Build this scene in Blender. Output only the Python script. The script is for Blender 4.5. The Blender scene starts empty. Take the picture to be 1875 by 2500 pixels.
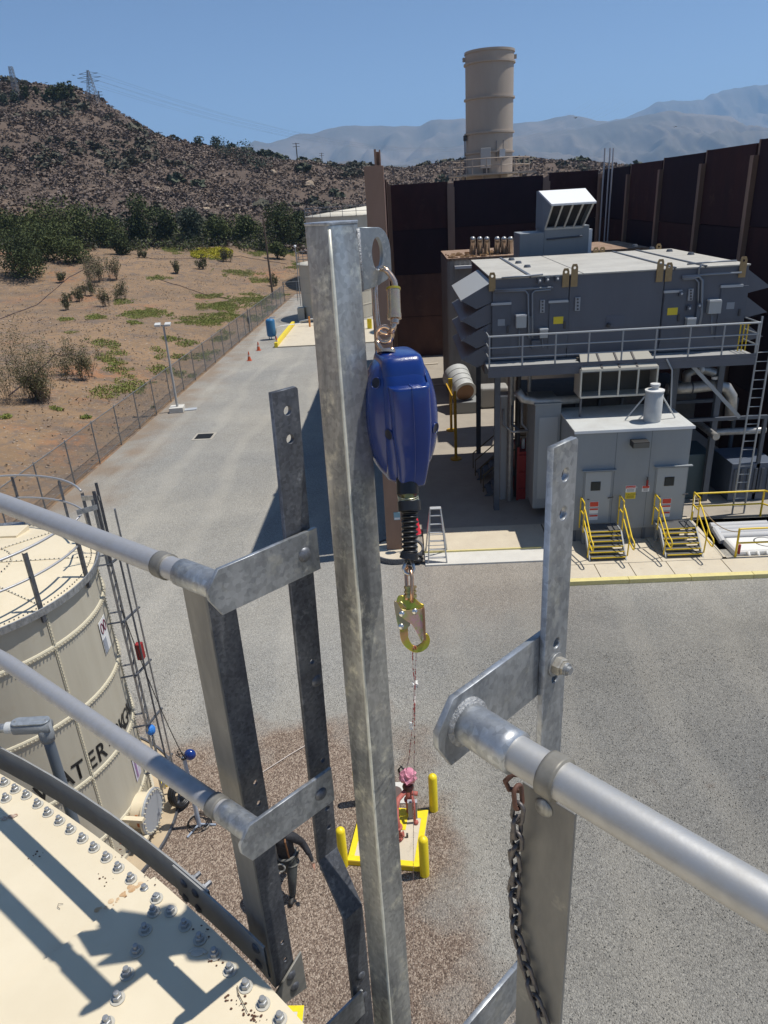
import bpy, bmesh, math, random
import numpy as np
from mathutils import Vector, Matrix, noise
random.seed(7); RNG = np.random.default_rng(7)
SC = bpy.context.scene
COL = SC.collection
# ---------------------------------------------------------------- camera
CX, CY, F, H = 937.5, 1250.0, 1743.0, 11.4
def _dir(px, py): return np.array([px-CX, -(py-CY), -F])
_dn = _dir(1177.6, 5195.0); _dn /= np.linalg.norm(_dn)
_Z = -_dn
_Y = _dir(970, 480); _Y -= _Z*_Y.dot(_Z); _Y /= np.linalg.norm(_Y)
_X = np.cross(_Y, _Z)
R3 = np.array([_X, _Y, _Z])
O3 = np.array([0, 0, H])
cam = bpy.data.cameras.new('camera'); camo = bpy.data.objects.new('camera', cam); COL.objects.link(camo)
mw = Matrix.Identity(4)
for i in range(3):
    for j in range(3): mw[i][j] = R3[i][j]
mw[2][3] = H
camo.matrix_world = mw
cam.sensor_fit = 'VERTICAL'; cam.sensor_height = 36.0; cam.lens = F*36.0/2500.0
cam.clip_start = 0.05; cam.clip_end = 60000
SC.camera = camo
# ---------------------------------------------------------------- world, sun, exposure
SUNV = Vector((0.42, 0.07, 1.0)).normalized()
w = bpy.data.worlds.new('World'); SC.world = w; w.use_nodes = True
nt = w.node_tree; nt.nodes.clear()
wo = nt.nodes.new('ShaderNodeOutputWorld'); bg = nt.nodes.new('ShaderNodeBackground'); sky = nt.nodes.new('ShaderNodeTexSky')
sky.sky_type = 'NISHITA'; sky.sun_disc = False
sky.sun_elevation = math.asin(SUNV.z); sky.sun_rotation = math.atan2(SUNV.x, SUNV.y)
sky.altitude = 4000; sky.air_density = 1.05; sky.dust_density = 0.0; sky.ozone_density = 3.0
bg.inputs[1].default_value = 0.096
nt.links.new(sky.outputs[0], bg.inputs[0]); nt.links.new(bg.outputs[0], wo.inputs[0])
sl = bpy.data.lights.new('sun', 'SUN'); sl.energy = 4.5; sl.angle = math.radians(0.53); sl.color = (1.0, 0.955, 0.88)
so = bpy.data.objects.new('sun', sl); COL.objects.link(so); so.location = (0, 0, 60)
so.rotation_euler = SUNV.to_track_quat('Z', 'Y').to_euler()
SC.view_settings.view_transform = 'Standard'; SC.view_settings.look = 'None'
SC.view_settings.exposure = 0.18; SC.view_settings.gamma = 1.0; SC.view_settings.use_curve_mapping = False
SC.cycles.max_bounces = 6; SC.cycles.volume_bounces = 1; SC.cycles.transparent_max_bounces = 8
# ---------------------------------------------------------------- surveying: a photo pixel plus one known coordinate gives a place
def ray(px, py): return (R3 @ _dir(px, py))/F
def W(px, py, z=None, y=None, x=None, d=None, n=None, c=None, cyl=None):
    r = ray(px, py)
    if z is not None: t = (z-H)/r[2]
    elif y is not None: t = y/r[1]
    elif x is not None: t = x/r[0]
    elif d is not None: t = d
    elif n is not None: t = (c - (np.array(n)@O3))/(np.array(n)@r)
    else:
        cx, cy, rr, far = cyl
        a = r[0]**2+r[1]**2; o = np.array([-cx, -cy]); b = 2*(o@r[:2]); cc = o@o-rr*rr
        s = math.sqrt(max(b*b-4*a*cc, 0)); t = (-b+(s if far else -s))/(2*a)
    return Vector(O3+r*t)
D2S = 1.1302
def S(x, y): return (x*D2S, y*D2S)
def PR(p):
    c = R3.T@(np.array(p, float)-O3); return (CX+F*c[0]/-c[2], CY-F*c[1]/-c[2])
def zat(x, y, py):
    lo, hi = -5.0, 14.0
    for _ in range(40):
        m = (lo+hi)/2
        if PR((x, y, m))[1] > py: lo = m
        else: hi = m
    return (lo+hi)/2
# ---------------------------------------------------------------- materials
MATS = {}
def mat(name, col, rough=0.6, metal=0.0, col2=None, scale=4.0, detail=4.0, lo=0.35, hi=0.65, stretch=None,
        col3=None, scale3=1.0, lo3=0.5, hi3=0.7, bump=0.0, bscale=40.0, rvar=0.0, spec=0.5, coat=0.0, bdist=0.01, vor=False, wave=None, spangle=0.0, sscale=90.0):
    if name in MATS: return MATS[name]
    m = bpy.data.materials.new(name); m.use_nodes = True; N = m.node_tree.nodes; L = m.node_tree.links
    b = N['Principled BSDF']; b.inputs['Roughness'].default_value = rough; b.inputs['Metallic'].default_value = metal
    b.inputs['Base Color'].default_value = (*col, 1); b.inputs['Specular IOR Level'].default_value = spec
    if coat: b.inputs['Coat Weight'].default_value = coat; b.inputs['Coat Roughness'].default_value = 0.08
    tc = N.new('ShaderNodeTexCoord'); src = tc.outputs['Object']
    if stretch:
        mp = N.new('ShaderNodeMapping'); mp.inputs['Scale'].default_value = stretch; L.new(src, mp.inputs[0]); src2 = mp.outputs[0]
    else: src2 = src
    out = None
    if col2:
        n = N.new('ShaderNodeTexVoronoi' if vor else 'ShaderNodeTexNoise'); n.inputs['Scale'].default_value = scale
        if not vor: n.inputs['Detail'].default_value = detail; n.inputs['Roughness'].default_value = 0.65
        L.new(src2, n.inputs['Vector'])
        r = N.new('ShaderNodeMapRange'); r.inputs['From Min'].default_value = lo; r.inputs['From Max'].default_value = hi
        L.new(n.outputs[0], r.inputs['Value'])
        mx = N.new('ShaderNodeMix'); mx.data_type = 'RGBA'; L.new(r.outputs[0], mx.inputs[0])
        mx.inputs[6].default_value = (*col, 1); mx.inputs[7].default_value = (*col2, 1); out = mx.outputs[2]
        if rvar:
            rr = N.new('ShaderNodeMapRange'); rr.inputs['To Min'].default_value = rough; rr.inputs['To Max'].default_value = rough+rvar
            L.new(r.outputs[0], rr.inputs['Value']); L.new(rr.outputs[0], b.inputs['Roughness'])
    if col3:
        n3 = N.new('ShaderNodeTexNoise'); n3.inputs['Scale'].default_value = scale3; n3.inputs['Detail'].default_value = 6; n3.inputs['Roughness'].default_value = 0.7
        L.new(src, n3.inputs['Vector'])
        r3 = N.new('ShaderNodeMapRange'); r3.inputs['From Min'].default_value = lo3; r3.inputs['From Max'].default_value = hi3
        L.new(n3.outputs[0], r3.inputs['Value'])
        m3 = N.new('ShaderNodeMix'); m3.data_type = 'RGBA'; L.new(r3.outputs[0], m3.inputs[0])
        if out is not None: L.new(out, m3.inputs[6])
        else: m3.inputs[6].default_value = (*col, 1)
        m3.inputs[7].default_value = (*col3, 1); out = m3.outputs[2]
    if spangle:
        vs_ = N.new('ShaderNodeTexVoronoi'); vs_.inputs['Scale'].default_value = sscale; L.new(src, vs_.inputs['Vector'])
        sc_ = N.new('ShaderNodeSeparateColor'); L.new(vs_.outputs['Color'], sc_.inputs[0])
        rs_ = N.new('ShaderNodeMapRange'); rs_.inputs['To Min'].default_value = 1-spangle; rs_.inputs['To Max'].default_value = 1+spangle; L.new(sc_.outputs[0], rs_.inputs['Value'])
        vm_ = N.new('ShaderNodeVectorMath'); vm_.operation = 'SCALE'
        if out is not None: L.new(out, vm_.inputs[0])
        else: vm_.inputs[0].default_value = col
        L.new(rs_.outputs[0], vm_.inputs['Scale']); out = vm_.outputs[0]
    if out is not None: L.new(out, b.inputs['Base Color'])
    if bump:
        nb = N.new('ShaderNodeTexNoise'); nb.inputs['Scale'].default_value = bscale; nb.inputs['Detail'].default_value = 3
        L.new(src2, nb.inputs['Vector'])
        bp = N.new('ShaderNodeBump'); bp.inputs['Strength'].default_value = bump; bp.inputs['Distance'].default_value = bdist
        L.new(nb.outputs[0], bp.inputs['Height']); L.new(bp.outputs[0], b.inputs['Normal'])
    MATS[name] = m; return m
galv = mat('galvanised_steel', (.46,.48,.50), .38, .72, (.27,.285,.30), 16, 7, .40, .62, (1,1,.4), (.50,.50,.46), 14, .56, .72, .25, 60, .15, bdist=.002, spangle=.16, sscale=110)
galv_post = mat('galvanised_post_steel', (.50,.50,.475), .36, .78, (.25,.25,.24), 13, 8, .38, .62, (1,1,.16), (.66,.64,.54), 21, .53, .68, .35, 90, .2, bdist=.002, spangle=.15, sscale=120)
galv_d = mat('weathered_galvanised_steel', (.165,.175,.195), .45, .6, (.095,.10,.115), 22, 6, .35, .66, (1,1,.5), (.30,.31,.33), 26, .60, .74, .3, 120, .15, bdist=.001, spangle=.22, sscale=160)
alum = mat('aluminium_pipe', (.46,.46,.455), .50, .6, (.42,.415,.40), 30, 6, .4, .7, None, (.40,.37,.33), 60, .66, .74, .15, 150, .12, bdist=.001)
alum_d = mat('oxidised_aluminium_pipe', (.43,.43,.44), .48, .5, (.38,.38,.385), 40, 6, .4, .7, None, (.28,.27,.25), 70, .66, .76, .25, 160, .1, bdist=.001)
collar_m = mat('rubber_collar', (.24,.23,.21), .6, .2, (.15,.145,.13), 14, 4)
bolt_m = mat('zinc_bolt', (.40,.405,.40), .45, .6, (.33,.34,.35), 90, 4, .4, .7)
washer_m = mat('washer_plastic', (.50,.475,.41), .6, .1)
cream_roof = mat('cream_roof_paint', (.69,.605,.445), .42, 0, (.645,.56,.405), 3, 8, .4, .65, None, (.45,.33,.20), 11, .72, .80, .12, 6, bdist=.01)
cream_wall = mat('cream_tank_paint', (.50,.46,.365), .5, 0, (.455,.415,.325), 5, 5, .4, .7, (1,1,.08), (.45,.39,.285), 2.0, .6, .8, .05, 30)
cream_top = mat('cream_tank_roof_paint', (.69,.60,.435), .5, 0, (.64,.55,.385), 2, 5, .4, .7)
far_cream = mat('far_tank_paint', (.52,.48,.39), .6, 0, (.46,.42,.335), 1.0, 4, .4, .7, (1,1,.1))
far_roof = mat('far_tank_roof_paint', (.74,.68,.55), .6)
white_m = mat('white_paint', (.78,.78,.77), .5)
concrete = mat('concrete', (.60,.53,.405), .8, 0, (.53,.46,.35), 1.2, 8, .35, .7, None, (.36,.31,.235), 3.5, .6, .8, .2, 60)
dull_post = mat('dull_post_steel', (.25,.245,.23), .5, .45, (.175,.172,.165), 9, 6, .36, .66, (1,1,.3), (.34,.325,.28), 16, .60, .74, .25, 110, .15, bdist=.001)
toe_m = mat('toe_board_steel', (.33,.33,.32), .55, .1, (.27,.27,.265), 16, 6, .36, .66, None, (.27,.27,.265), 30, .62, .76, .2, 120, bdist=.001)
concrete_l = mat('pale_concrete', (.62,.60,.545), .8, 0, (.55,.53,.48), 1.5, 8, .35, .7, None, None, bump=.2, bscale=60)
conc_in = mat('yard_concrete', (.36,.32,.265), .8, 0, (.30,.265,.22), 1.0, 8, .35, .7, None, (.21,.185,.155), 2.2, .62, .8, .2, 60)
yellow = mat('yellow_paint', (.80,.56,.02), .45, 0, (.74,.50,.02), 12, 4)
yellow_b = mat('bright_yellow_paint', (.85,.66,.015), .42, 0, (.78,.58,.015), 12, 4, .4, .7)
curb_y = mat('pale_yellow_curb', (.72,.62,.26), .6, 0, (.62,.53,.24), 5, 4)
brown = mat('brown_column_paint', (.29,.18,.125), .62, 0, (.235,.145,.10), 2, 6, .35, .7, (1,1,.3))
panel_m = mat('rust_brown_panel', (.062,.024,.023), .75, 0, (.040,.017,.018), 1.1, 6, .35, .7, (1,1,.4), (.10,.052,.042), .8, .58, .8, .1, 12, spec=.15)
panel_l = mat('faded_lower_panel', (.115,.062,.050), .75, 0, (.075,.042,.036), 1.0, 7, .35, .7, (1,1,.3), (.15,.095,.075), .7, .58, .8, .1, 12, spec=.15)
panel_n = mat('dark_brown_panel', (.034,.017,.022), .75, 0, (.025,.013,.019), 1.3, 6, .35, .7, (1,1,.4), None, bump=.1, bscale=12, spec=.15)
encl = mat('blue_grey_enclosure_paint', (.108,.115,.138), .45, 0, (.092,.099,.12), 1.2, 5, .35, .7, (1,1,.3))
encl_roof = mat('pale_enclosure_roof', (.50,.48,.425), .6, 0, (.40,.38,.335), 1.0, 7, .35, .7, None, (.57,.55,.49), 3, .55, .75)
hood_in = mat('brown_hood_underside', (.16,.095,.07), .7, 0, (.12,.07,.055), 2, 5)  # mottled brown for the hood undersides
bldg = mat('grey_building_paint', (.275,.295,.305), .5, 0, (.25,.27,.28), 1.5, 6, .38, .66, (1,1,.25))
bldg_roof = mat('pale_building_roof', (.55,.56,.54), .55, 0, (.48,.48,.455), 2, 6, .4, .7, None, (.46,.45,.41), 3, .58, .78)
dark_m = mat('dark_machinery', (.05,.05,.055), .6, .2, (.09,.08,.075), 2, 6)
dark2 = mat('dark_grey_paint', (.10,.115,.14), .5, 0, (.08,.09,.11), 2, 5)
pipe_ins = mat('aluminium_jacketed_pipe', (.46,.45,.43), .42, .5, (.33,.32,.30), 6, 5)
glass_d = mat('dark_window_glass', (.02,.025,.025), .15)
black_m = mat('black_rubber', (.012,.012,.013), .38)
tan_lug = mat('tan_lifting_lug', (.36,.245,.11), .6, 0, (.30,.20,.09), 10, 4)
red_m = mat('red_paint', (.30,.02,.02), .5)
red_b = mat('bright_red_plastic', (.85,.04,.07), .5)
orange_m = mat('cone_orange', (.55,.10,.03), .6)
blue_v = mat('blue_vessel_paint', (.03,.16,.34), .4)
blue_s = mat('blue_plastic', (.005,.032,.20), .26, 0, (.004,.025,.155), 3, 3, bump=.35, bscale=520, bdist=.0008, coat=.35)
zinc_y = mat('yellow_zinc_plating', (.66,.46,.06), .33, .8, (.42,.48,.07), 22, 2, .38, .58, None, (.70,.32,.14), 34, .50, .64)
zinc_p = mat('pink_zinc_plating', (.68,.47,.36), .25, .9, (.72,.55,.40), 40, 2, .35, .65, None, (.55,.50,.25), 60, .55, .7)
chain_m = mat('dull_chain_steel', (.10,.095,.10), .5, .6, (.17,.15,.14), 90, 4)
rust_m = mat('rusty_steel', (.16,.075,.05), .7, .2, (.10,.055,.045), 60, 4)
rope_m = mat('tag_rope', (.72,.64,.60), .8, 0, (.45,.07,.06), 60, 2, .50, .56, (1,1,1))
ring_y = mat('yellow_tape', (.85,.75,.1), .5)
valve_r = mat('faded_red_valve_paint', (.46,.13,.10), .7, 0, (.36,.10,.08), 20, 4)
pink_m = mat('pink_plastic_bag', (.70,.28,.36), .45, 0, (.55,.20,.27), 30, 4)
blue_l = mat('pale_blue_steel', (.40,.46,.55), .45, .3)
wood_m = mat('weathered_wood_pole', (.10,.07,.05), .9)
sign_w = mat('sign_white', (.75,.75,.73), .5)
sign_r = mat('sign_red', (.62,.06,.03), .5)
sign_y = mat('sign_yellow', (.72,.55,.03), .5)
ink = mat('black_lettering', (.015,.015,.015), .6)
grate_m = mat('drain_grate', (.035,.035,.035), .6, .5)
bark = mat('bark', (.075,.055,.04), .9, 0, (.05,.036,.028), 10, 4)
def leafmat(name, c1, c2, sc=.35, rough=.7):
    m = mat(name, c1, rough, 0, c2, sc, 5, .38, .62, spec=.2)
    b = m.node_tree.nodes['Principled BSDF']; b.inputs['Subsurface Weight'].default_value = 0
    return m
leaf_d = leafmat('dark_evergreen_leaves', (.038,.050,.018), (.070,.085,.028))
leaf_m = leafmat('mid_green_leaves', (.058,.074,.024), (.10,.115,.036))
leaf_o = leafmat('olive_grey_leaves', (.10,.095,.05), (.13,.125,.06))
leaf_b = leafmat('blue_green_leaves', (.045,.06,.04), (.07,.085,.055))
twig_m = leafmat('dry_twigs', (.15,.115,.08), (.20,.155,.11))
cover_m = leafmat('ground_cover_leaves', (.15,.185,.045), (.24,.25,.065), 1.2)
cover_y = leafmat('yellow_ground_cover', (.33,.30,.03), (.45,.40,.03), 3.0)
scrub_b = leafmat('dry_brown_scrub', (.17,.128,.10), (.215,.165,.13), .05)
scrub_m = leafmat('mauve_grey_scrub', (.135,.105,.09), (.175,.135,.115), .05)
scrub_g = leafmat('grey_green_scrub', (.08,.077,.054), (.105,.098,.068), .05)
# ---------------------------------------------------------------- mesh builder
ORG = {}
class MB:
    def __init__(s): s.v = []; s.f = []
    def add(s, vs, fs):
        k = len(s.v); s.v += [tuple(v) for v in vs]; s.f += [tuple(i+k for i in f) for f in fs]; return s
    def box(s, p0, p1):
        x0,y0,z0 = p0; x1,y1,z1 = p1
        if x0 > x1: x0, x1 = x1, x0
        if y0 > y1: y0, y1 = y1, y0
        if z0 > z1: z0, z1 = z1, z0
        return s.add([(x0,y0,z0),(x1,y0,z0),(x1,y1,z0),(x0,y1,z0),(x0,y0,z1),(x1,y0,z1),(x1,y1,z1),(x0,y1,z1)],
              [(3,2,1,0),(4,5,6,7),(0,1,5,4),(1,2,6,5),(2,3,7,6),(3,0,4,7)])
    def obox(s, o, a, b, c):        # corner + three edge vectors
        o, a, b, c = map(Vector, (o, a, b, c))
        if a.cross(b).dot(c) < 0: a, b = b, a
        return s.add([o, o+a, o+a+b, o+b, o+c, o+a+c, o+a+b+c, o+b+c],
              [(3,2,1,0),(4,5,6,7),(0,1,5,4),(1,2,6,5),(2,3,7,6),(3,0,4,7)])
    def bar(s, p, q, wd, h, up=(0,0,1)):
        p, q = Vector(p), Vector(q); t = (q-p)
        up = Vector(up); sd = t.cross(up)
        if sd.length < 1e-6: sd = t.cross(Vector((1,0,0)))
        sd.normalize(); u2 = sd.cross(t).normalized()
        return s.obox(p-sd*wd/2-u2*h/2, t, sd*wd, u2*h)
    def tube(s, pts, r, n=8, caps=True, closed=False, flat=1.0):
        pts = [Vector(p) for p in pts]; m = len(pts); k = len(s.v)
        rs = r if isinstance(r, (list, tuple)) else [r]*m
        prev = None
        for i, p in enumerate(pts):
            if closed: t = pts[(i+1) % m]-pts[i-1]
            else: t = pts[min(i+1, m-1)]-pts[max(i-1, 0)]
            t.normalize()
            if prev is None:
                a = t.cross(Vector((0,0,1)))
                if a.length < 1e-3: a = t.cross(Vector((1,0,0)))
                a.normalize()
            else:
                a = prev-t*prev.dot(t)
                if a.length < 1e-6: a = t.orthogonal()
                a.normalize()
            prev = a; b = t.cross(a)
            for j in range(n):
                an = 2*math.pi*j/n
                s.v.append(tuple(p+a*math.cos(an)*rs[i]+b*math.sin(an)*rs[i]*flat))
        R = m if closed else m-1
        for i in range(R):
            i2 = (i+1) % m
            for j in range(n):
                j2 = (j+1) % n
                s.f.append((k+i*n+j, k+i*n+j2, k+i2*n+j2, k+i2*n+j))
        if caps and not closed:
            s.f.append(tuple(k+j for j in reversed(range(n)))); s.f.append(tuple(k+(m-1)*n+j for j in range(n)))
        return s
    def cyl(s, p, q, r, n=12, r2=None): return s.tube([p, q], [r, r if r2 is None else r2], n)
    def lathe(s, c, prof, n=24, a0=0, a1=2*math.pi, ax=None):
        # profile of (radius, height) about vertical through c (or axis ax)
        c = Vector(c); k = len(s.v); full = abs(a1-a0-2*math.pi) < 1e-6; m = n if full else n+1
        if ax is None: A, B, Cc = Vector((1,0,0)), Vector((0,1,0)), Vector((0,0,1))
        else:
            Cc = Vector(ax).normalized(); A = Cc.orthogonal().normalized(); B = Cc.cross(A)
        for (r, h) in prof:
            for j in range(m):
                an = a0+(a1-a0)*j/n
                s.v.append(tuple(c+A*math.cos(an)*r+B*math.sin(an)*r+Cc*h))
        for i in range(len(prof)-1):
            for j in range(n):
                j2 = (j+1) % m if full else j+1
                s.f.append((k+i*m+j, k+i*m+j2, k+(i+1)*m+j2, k+(i+1)*m+j))
        return s
    def prism(s, pts, off):          # polygon (3D points) extruded by off
        pts = [Vector(p) for p in pts]; off = Vector(off); n = len(pts); k = len(s.v)
        s.v += [tuple(p) for p in pts]+[tuple(p+off) for p in pts]
        s.f.append(tuple(k+i for i in reversed(range(n)))); s.f.append(tuple(k+n+i for i in range(n)))
        for i in range(n):
            j = (i+1) % n; s.f.append((k+i, k+j, k+n+j, k+n+i))
        return s
    def sphere(s, c, r, n=12, m=8, sc=(1,1,1)):
        c = Vector(c); prof = []
        k = len(s.v)
        for i in range(m+1):
            ph = math.pi*i/m
            for j in range(n):
                an = 2*math.pi*j/n
                s.v.append((c.x+r*sc[0]*math.sin(ph)*math.cos(an), c.y+r*sc[1]*math.sin(ph)*math.sin(an), c.z+r*sc[2]*math.cos(ph)))
        for i in range(m):
            for j in range(n): s.f.append((k+i*n+j, k+(i+1)*n+j, k+(i+1)*n+(j+1) % n, k+i*n+(j+1) % n))
        return s
    def torus(s, c, R, r, nrm, n=24, m=8, a0=0, a1=2*math.pi):
        nrm = Vector(nrm).normalized(); A = nrm.orthogonal().normalized(); B = nrm.cross(A); c = Vector(c)
        if abs(a1-a0-2*math.pi) < 1e-6: return s.tube([c+A*R*math.cos(2*math.pi*i/n)+B*R*math.sin(2*math.pi*i/n) for i in range(n)], r, m, closed=True)
        return s.tube([c+A*R*math.cos(a0+(a1-a0)*i/n)+B*R*math.sin(a0+(a1-a0)*i/n) for i in range(n+1)], r, m)
    def build(s, name, m, parent=None, smooth=False, bev=0, stuff=False, label=None, seg=2):
        me = bpy.data.meshes.new(name)
        o = ORG.get(parent, Vector((0,0,0))) if parent is not None else Vector((0,0,0))
        vs = [(v[0]-o.x, v[1]-o.y, v[2]-o.z) for v in s.v]
        me.from_pydata(vs, [], s.f)
        bm = bmesh.new(); bm.from_mesh(me); bmesh.ops.recalc_face_normals(bm, faces=bm.faces)
        bm.to_mesh(me); bm.free()
        ms = m if isinstance(m, (list, tuple)) else [m]
        for mm in ms: me.materials.append(mm)
        ob = bpy.data.objects.new(name, me); COL.objects.link(ob)
        if smooth:
            me.polygons.foreach_set('use_smooth', [True]*len(me.polygons))
            if smooth != 'all':
                try: me.set_sharp_from_angle(angle=math.radians(38))
                except Exception: pass
        if bev:
            md = ob.modifiers.new('bevel', 'BEVEL'); md.width = bev; md.segments = seg; md.limit_method = 'ANGLE'; md.angle_limit = math.radians(35)
        if parent is not None:
            ob.parent = parent; ORG[ob] = o
        if stuff: ob['kind'] = 'stuff'
        if label: ob['label'] = label
        return ob
def fastmesh(name, verts, faces, m, parent=None, stuff=True):
    me = bpy.data.meshes.new(name); verts = np.asarray(verts, dtype=np.float32); faces = np.asarray(faces, dtype=np.int32)
    if parent is not None:
        o = ORG.get(parent, Vector((0,0,0))); verts = verts-np.array([o.x, o.y, o.z], dtype=np.float32)
    k = faces.shape[1]
    me.vertices.add(len(verts)); me.vertices.foreach_set('co', verts.ravel())
    me.loops.add(faces.size); me.loops.foreach_set('vertex_index', faces.ravel())
    me.polygons.add(len(faces)); me.polygons.foreach_set('loop_start', np.arange(0, faces.size, k, dtype=np.int32))
    me.polygons.foreach_set('loop_total', np.full(len(faces), k, dtype=np.int32))
    me.update(calc_edges=True); me.validate()
    me.materials.append(m)
    ob = bpy.data.objects.new(name, me); COL.objects.link(ob)
    if parent is not None: ob.parent = parent; ORG[ob] = ORG.get(parent, Vector((0,0,0)))
    if stuff: ob['kind'] = 'stuff'
    return ob
def tag(o, label, cat, group=None, kind=None):
    if label: o['label'] = label
    if cat: o['category'] = cat
    if group: o['group'] = group
    if kind: o['kind'] = kind
    return o
def thing(name, label, cat, loc=(0,0,0), group=None):
    o = bpy.data.objects.new(name, None); COL.objects.link(o); o.location = loc; o.empty_display_size = .2
    ORG[o] = Vector(loc); return tag(o, label, cat, group)
def copy_tree(o, dloc, label, parent=None):
    c = o.copy(); COL.objects.link(c)
    if parent is None:
        c.location = Vector(o.location)+Vector(dloc)
        if label: c['label'] = label
        ORG[c] = c.location.copy()
    else: c.parent = parent
    for ch in list(o.children): copy_tree(ch, dloc, None, c)
    return c
def plate(name, outer, holes, O, U, V, thick, m, parent=None, bev=0.0):
    # flat plate with round or polygonal holes: outline in (u,v), real thickness along UxV
    cu = bpy.data.curves.new(name, 'CURVE'); cu.dimensions = '2D'; cu.fill_mode = 'BOTH'; cu.extrude = thick/2-bev
    cu.bevel_depth = bev; cu.bevel_resolution = 1; cu.resolution_u = 1
    if bev: cu.offset = -bev
    for poly in [outer]+list(holes):
        sp = cu.splines.new('POLY'); sp.points.add(len(poly)-1); sp.use_cyclic_u = True
        for i, p in enumerate(poly): sp.points[i].co = (p[0], p[1], 0, 1)
    tmp = bpy.data.objects.new('tmp', cu); COL.objects.link(tmp)
    dg = bpy.context.evaluated_depsgraph_get(); me = bpy.data.meshes.new_from_object(tmp.evaluated_get(dg))
    bpy.data.objects.remove(tmp)
    U = Vector(U).normalized(); V = Vector(V).normalized(); N = U.cross(V)
    o = ORG.get(parent, Vector((0,0,0))); O = Vector(O)-o
    M = Matrix(((U.x,V.x,N.x,O.x),(U.y,V.y,N.y,O.y),(U.z,V.z,N.z,O.z),(0,0,0,1)))
    me.transform(M); me.materials.clear(); me.materials.append(m); me.name = name
    ob = bpy.data.objects.new(name, me); COL.objects.link(ob)
    if parent is not None: ob.parent = parent; ORG[ob] = o
    return ob
def circ(u, v, r, n=16, rx=None): return [(u+(rx or r)*math.cos(2*math.pi*i/n), v+r*math.sin(2*math.pi*i/n)) for i in range(n)]
def struct(o): o['kind'] = 'structure'; return o
def textobj(name, txt, size, O, U, V, m, parent=None, th=.004, bold=.0, wrap=None, align='LEFT'):
    cu = bpy.data.curves.new(name, 'FONT'); cu.body = txt; cu.size = size; cu.extrude = th/2; cu.offset = bold; cu.align_x = align; cu.resolution_u = 3
    tmp = bpy.data.objects.new('tmp', cu); COL.objects.link(tmp)
    dg = bpy.context.evaluated_depsgraph_get(); me = bpy.data.meshes.new_from_object(tmp.evaluated_get(dg)); bpy.data.objects.remove(tmp)
    U = Vector(U).normalized(); V = Vector(V).normalized(); N = U.cross(V); o = ORG.get(parent, Vector((0,0,0))); O = Vector(O)-o
    me.transform(Matrix(((U.x,V.x,N.x,O.x),(U.y,V.y,N.y,O.y),(U.z,V.z,N.z,O.z),(0,0,0,1))))
    me.materials.clear(); me.materials.append(m)
    ob = bpy.data.objects.new(name, me); COL.objects.link(ob)
    if parent is not None: ob.parent = parent; ORG[ob] = o
    return ob
# ================================================================ LAND
FX = -15.3                                   # fence line x
def fence_x(y): return -15.62+(y-30)*0.0145
_cp = []
def cpt(px, py, dist):
    r = ray(px, py); t = dist/math.hypot(r[0], r[1]); p = O3+r*t; _cp.append((p[0], p[1], p[2]))
SKY = [(-700,262,330),(-350,240,320),(-150,238,310),(0,240,300),(55,239,300),(110,240,296),(165,241,292),(200,244,290),(250,260,285),(300,286,280),(340,312,280),(380,329,275),(430,343,270),
       (480,353,265),(550,371,262),(600,382,260),(640,389,260),(700,394,255),(760,398,255),(830,402,255),(890,407,255),(1000,403,258),(1100,397,260),
       (1200,394,260),(1300,394,265),(1400,410,280),(1500,440,300),(1700,470,320),(2000,500,340)]
for a in SKY: cpt(*a)
for px, py, d in SKY[::2]:
    r = ray(px, py); t = d*1.5/math.hypot(r[0], r[1]); p = O3+r*t; z = O3[2]+r[2]*d/math.hypot(r[0], r[1])
    _cp.append((p[0], p[1], z-22))
for a in [(-500,700,118),(-200,680,118),(0,655,118),(80,650,120),(150,610,135),(250,600,145),(345,596,150),(500,592,152),(600,592,155),(700,600,155),(800,600,155),(950,600,160),(1200,590,165),(1500,590,170)]: cpt(*a)
# lower third of the hill (concave foot)
for px, py, d in [(0,520,165),(200,530,172),(400,535,180),(600,530,185),(800,520,185),(0,400,215),(200,405,215),(400,440,215),(600,470,212),(800,480,210),(1000,480,210),(1300,480,215)]: cpt(px, py, d)
for yy in (-40, 0, 25, 45, 65, 90):
    for s, z in ((3,.25),(9,1.0),(20,2.5),(36,4.2),(60,6.2)):
        _cp.append((-15.6-s, yy, z*(1.0 if yy < 80 else .6)))
for x in (-12,0,15,40):
    for yy in (-40,0,40,85,105): _cp.append((x, yy, 0.0))
_cp = np.array(_cp); _P = _cp[:, :2]/100; _z = _cp[:, 2]
def _k(r2): return np.sqrt(r2+0.02)
_A = _k(((_P[:, None]-_P[None])**2).sum(-1)); _n = len(_P)
_M = np.zeros((_n+3, _n+3)); _M[:_n, :_n] = _A+np.eye(_n)*2e-3; _M[:_n, _n] = 1; _M[:_n, _n+1:] = _P; _M[_n, :_n] = 1; _M[_n+1:, :_n] = _P.T
_C = np.linalg.solve(_M, np.r_[_z, 0, 0, 0])
def _hash(ix, iy): 
    h = np.sin(ix*127.1+iy*311.7)*43758.5453; return h-np.floor(h)
def vnoise(x, y):
    ix = np.floor(x); iy = np.floor(y); fx = x-ix; fy = y-iy; fx = fx*fx*(3-2*fx); fy = fy*fy*(3-2*fy)
    a = _hash(ix, iy); b = _hash(ix+1, iy); c = _hash(ix, iy+1); d = _hash(ix+1, iy+1)
    return (a*(1-fx)+b*fx)*(1-fy)+(c*(1-fx)+d*fx)*fy
def fbm(x, y, o=4):
    s = 0; a = .5
    for i in range(o): s = s+a*(vnoise(x, y)-.5)*2; x = x*2.03+17; y = y*2.03+5; a *= .5
    return s
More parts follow.
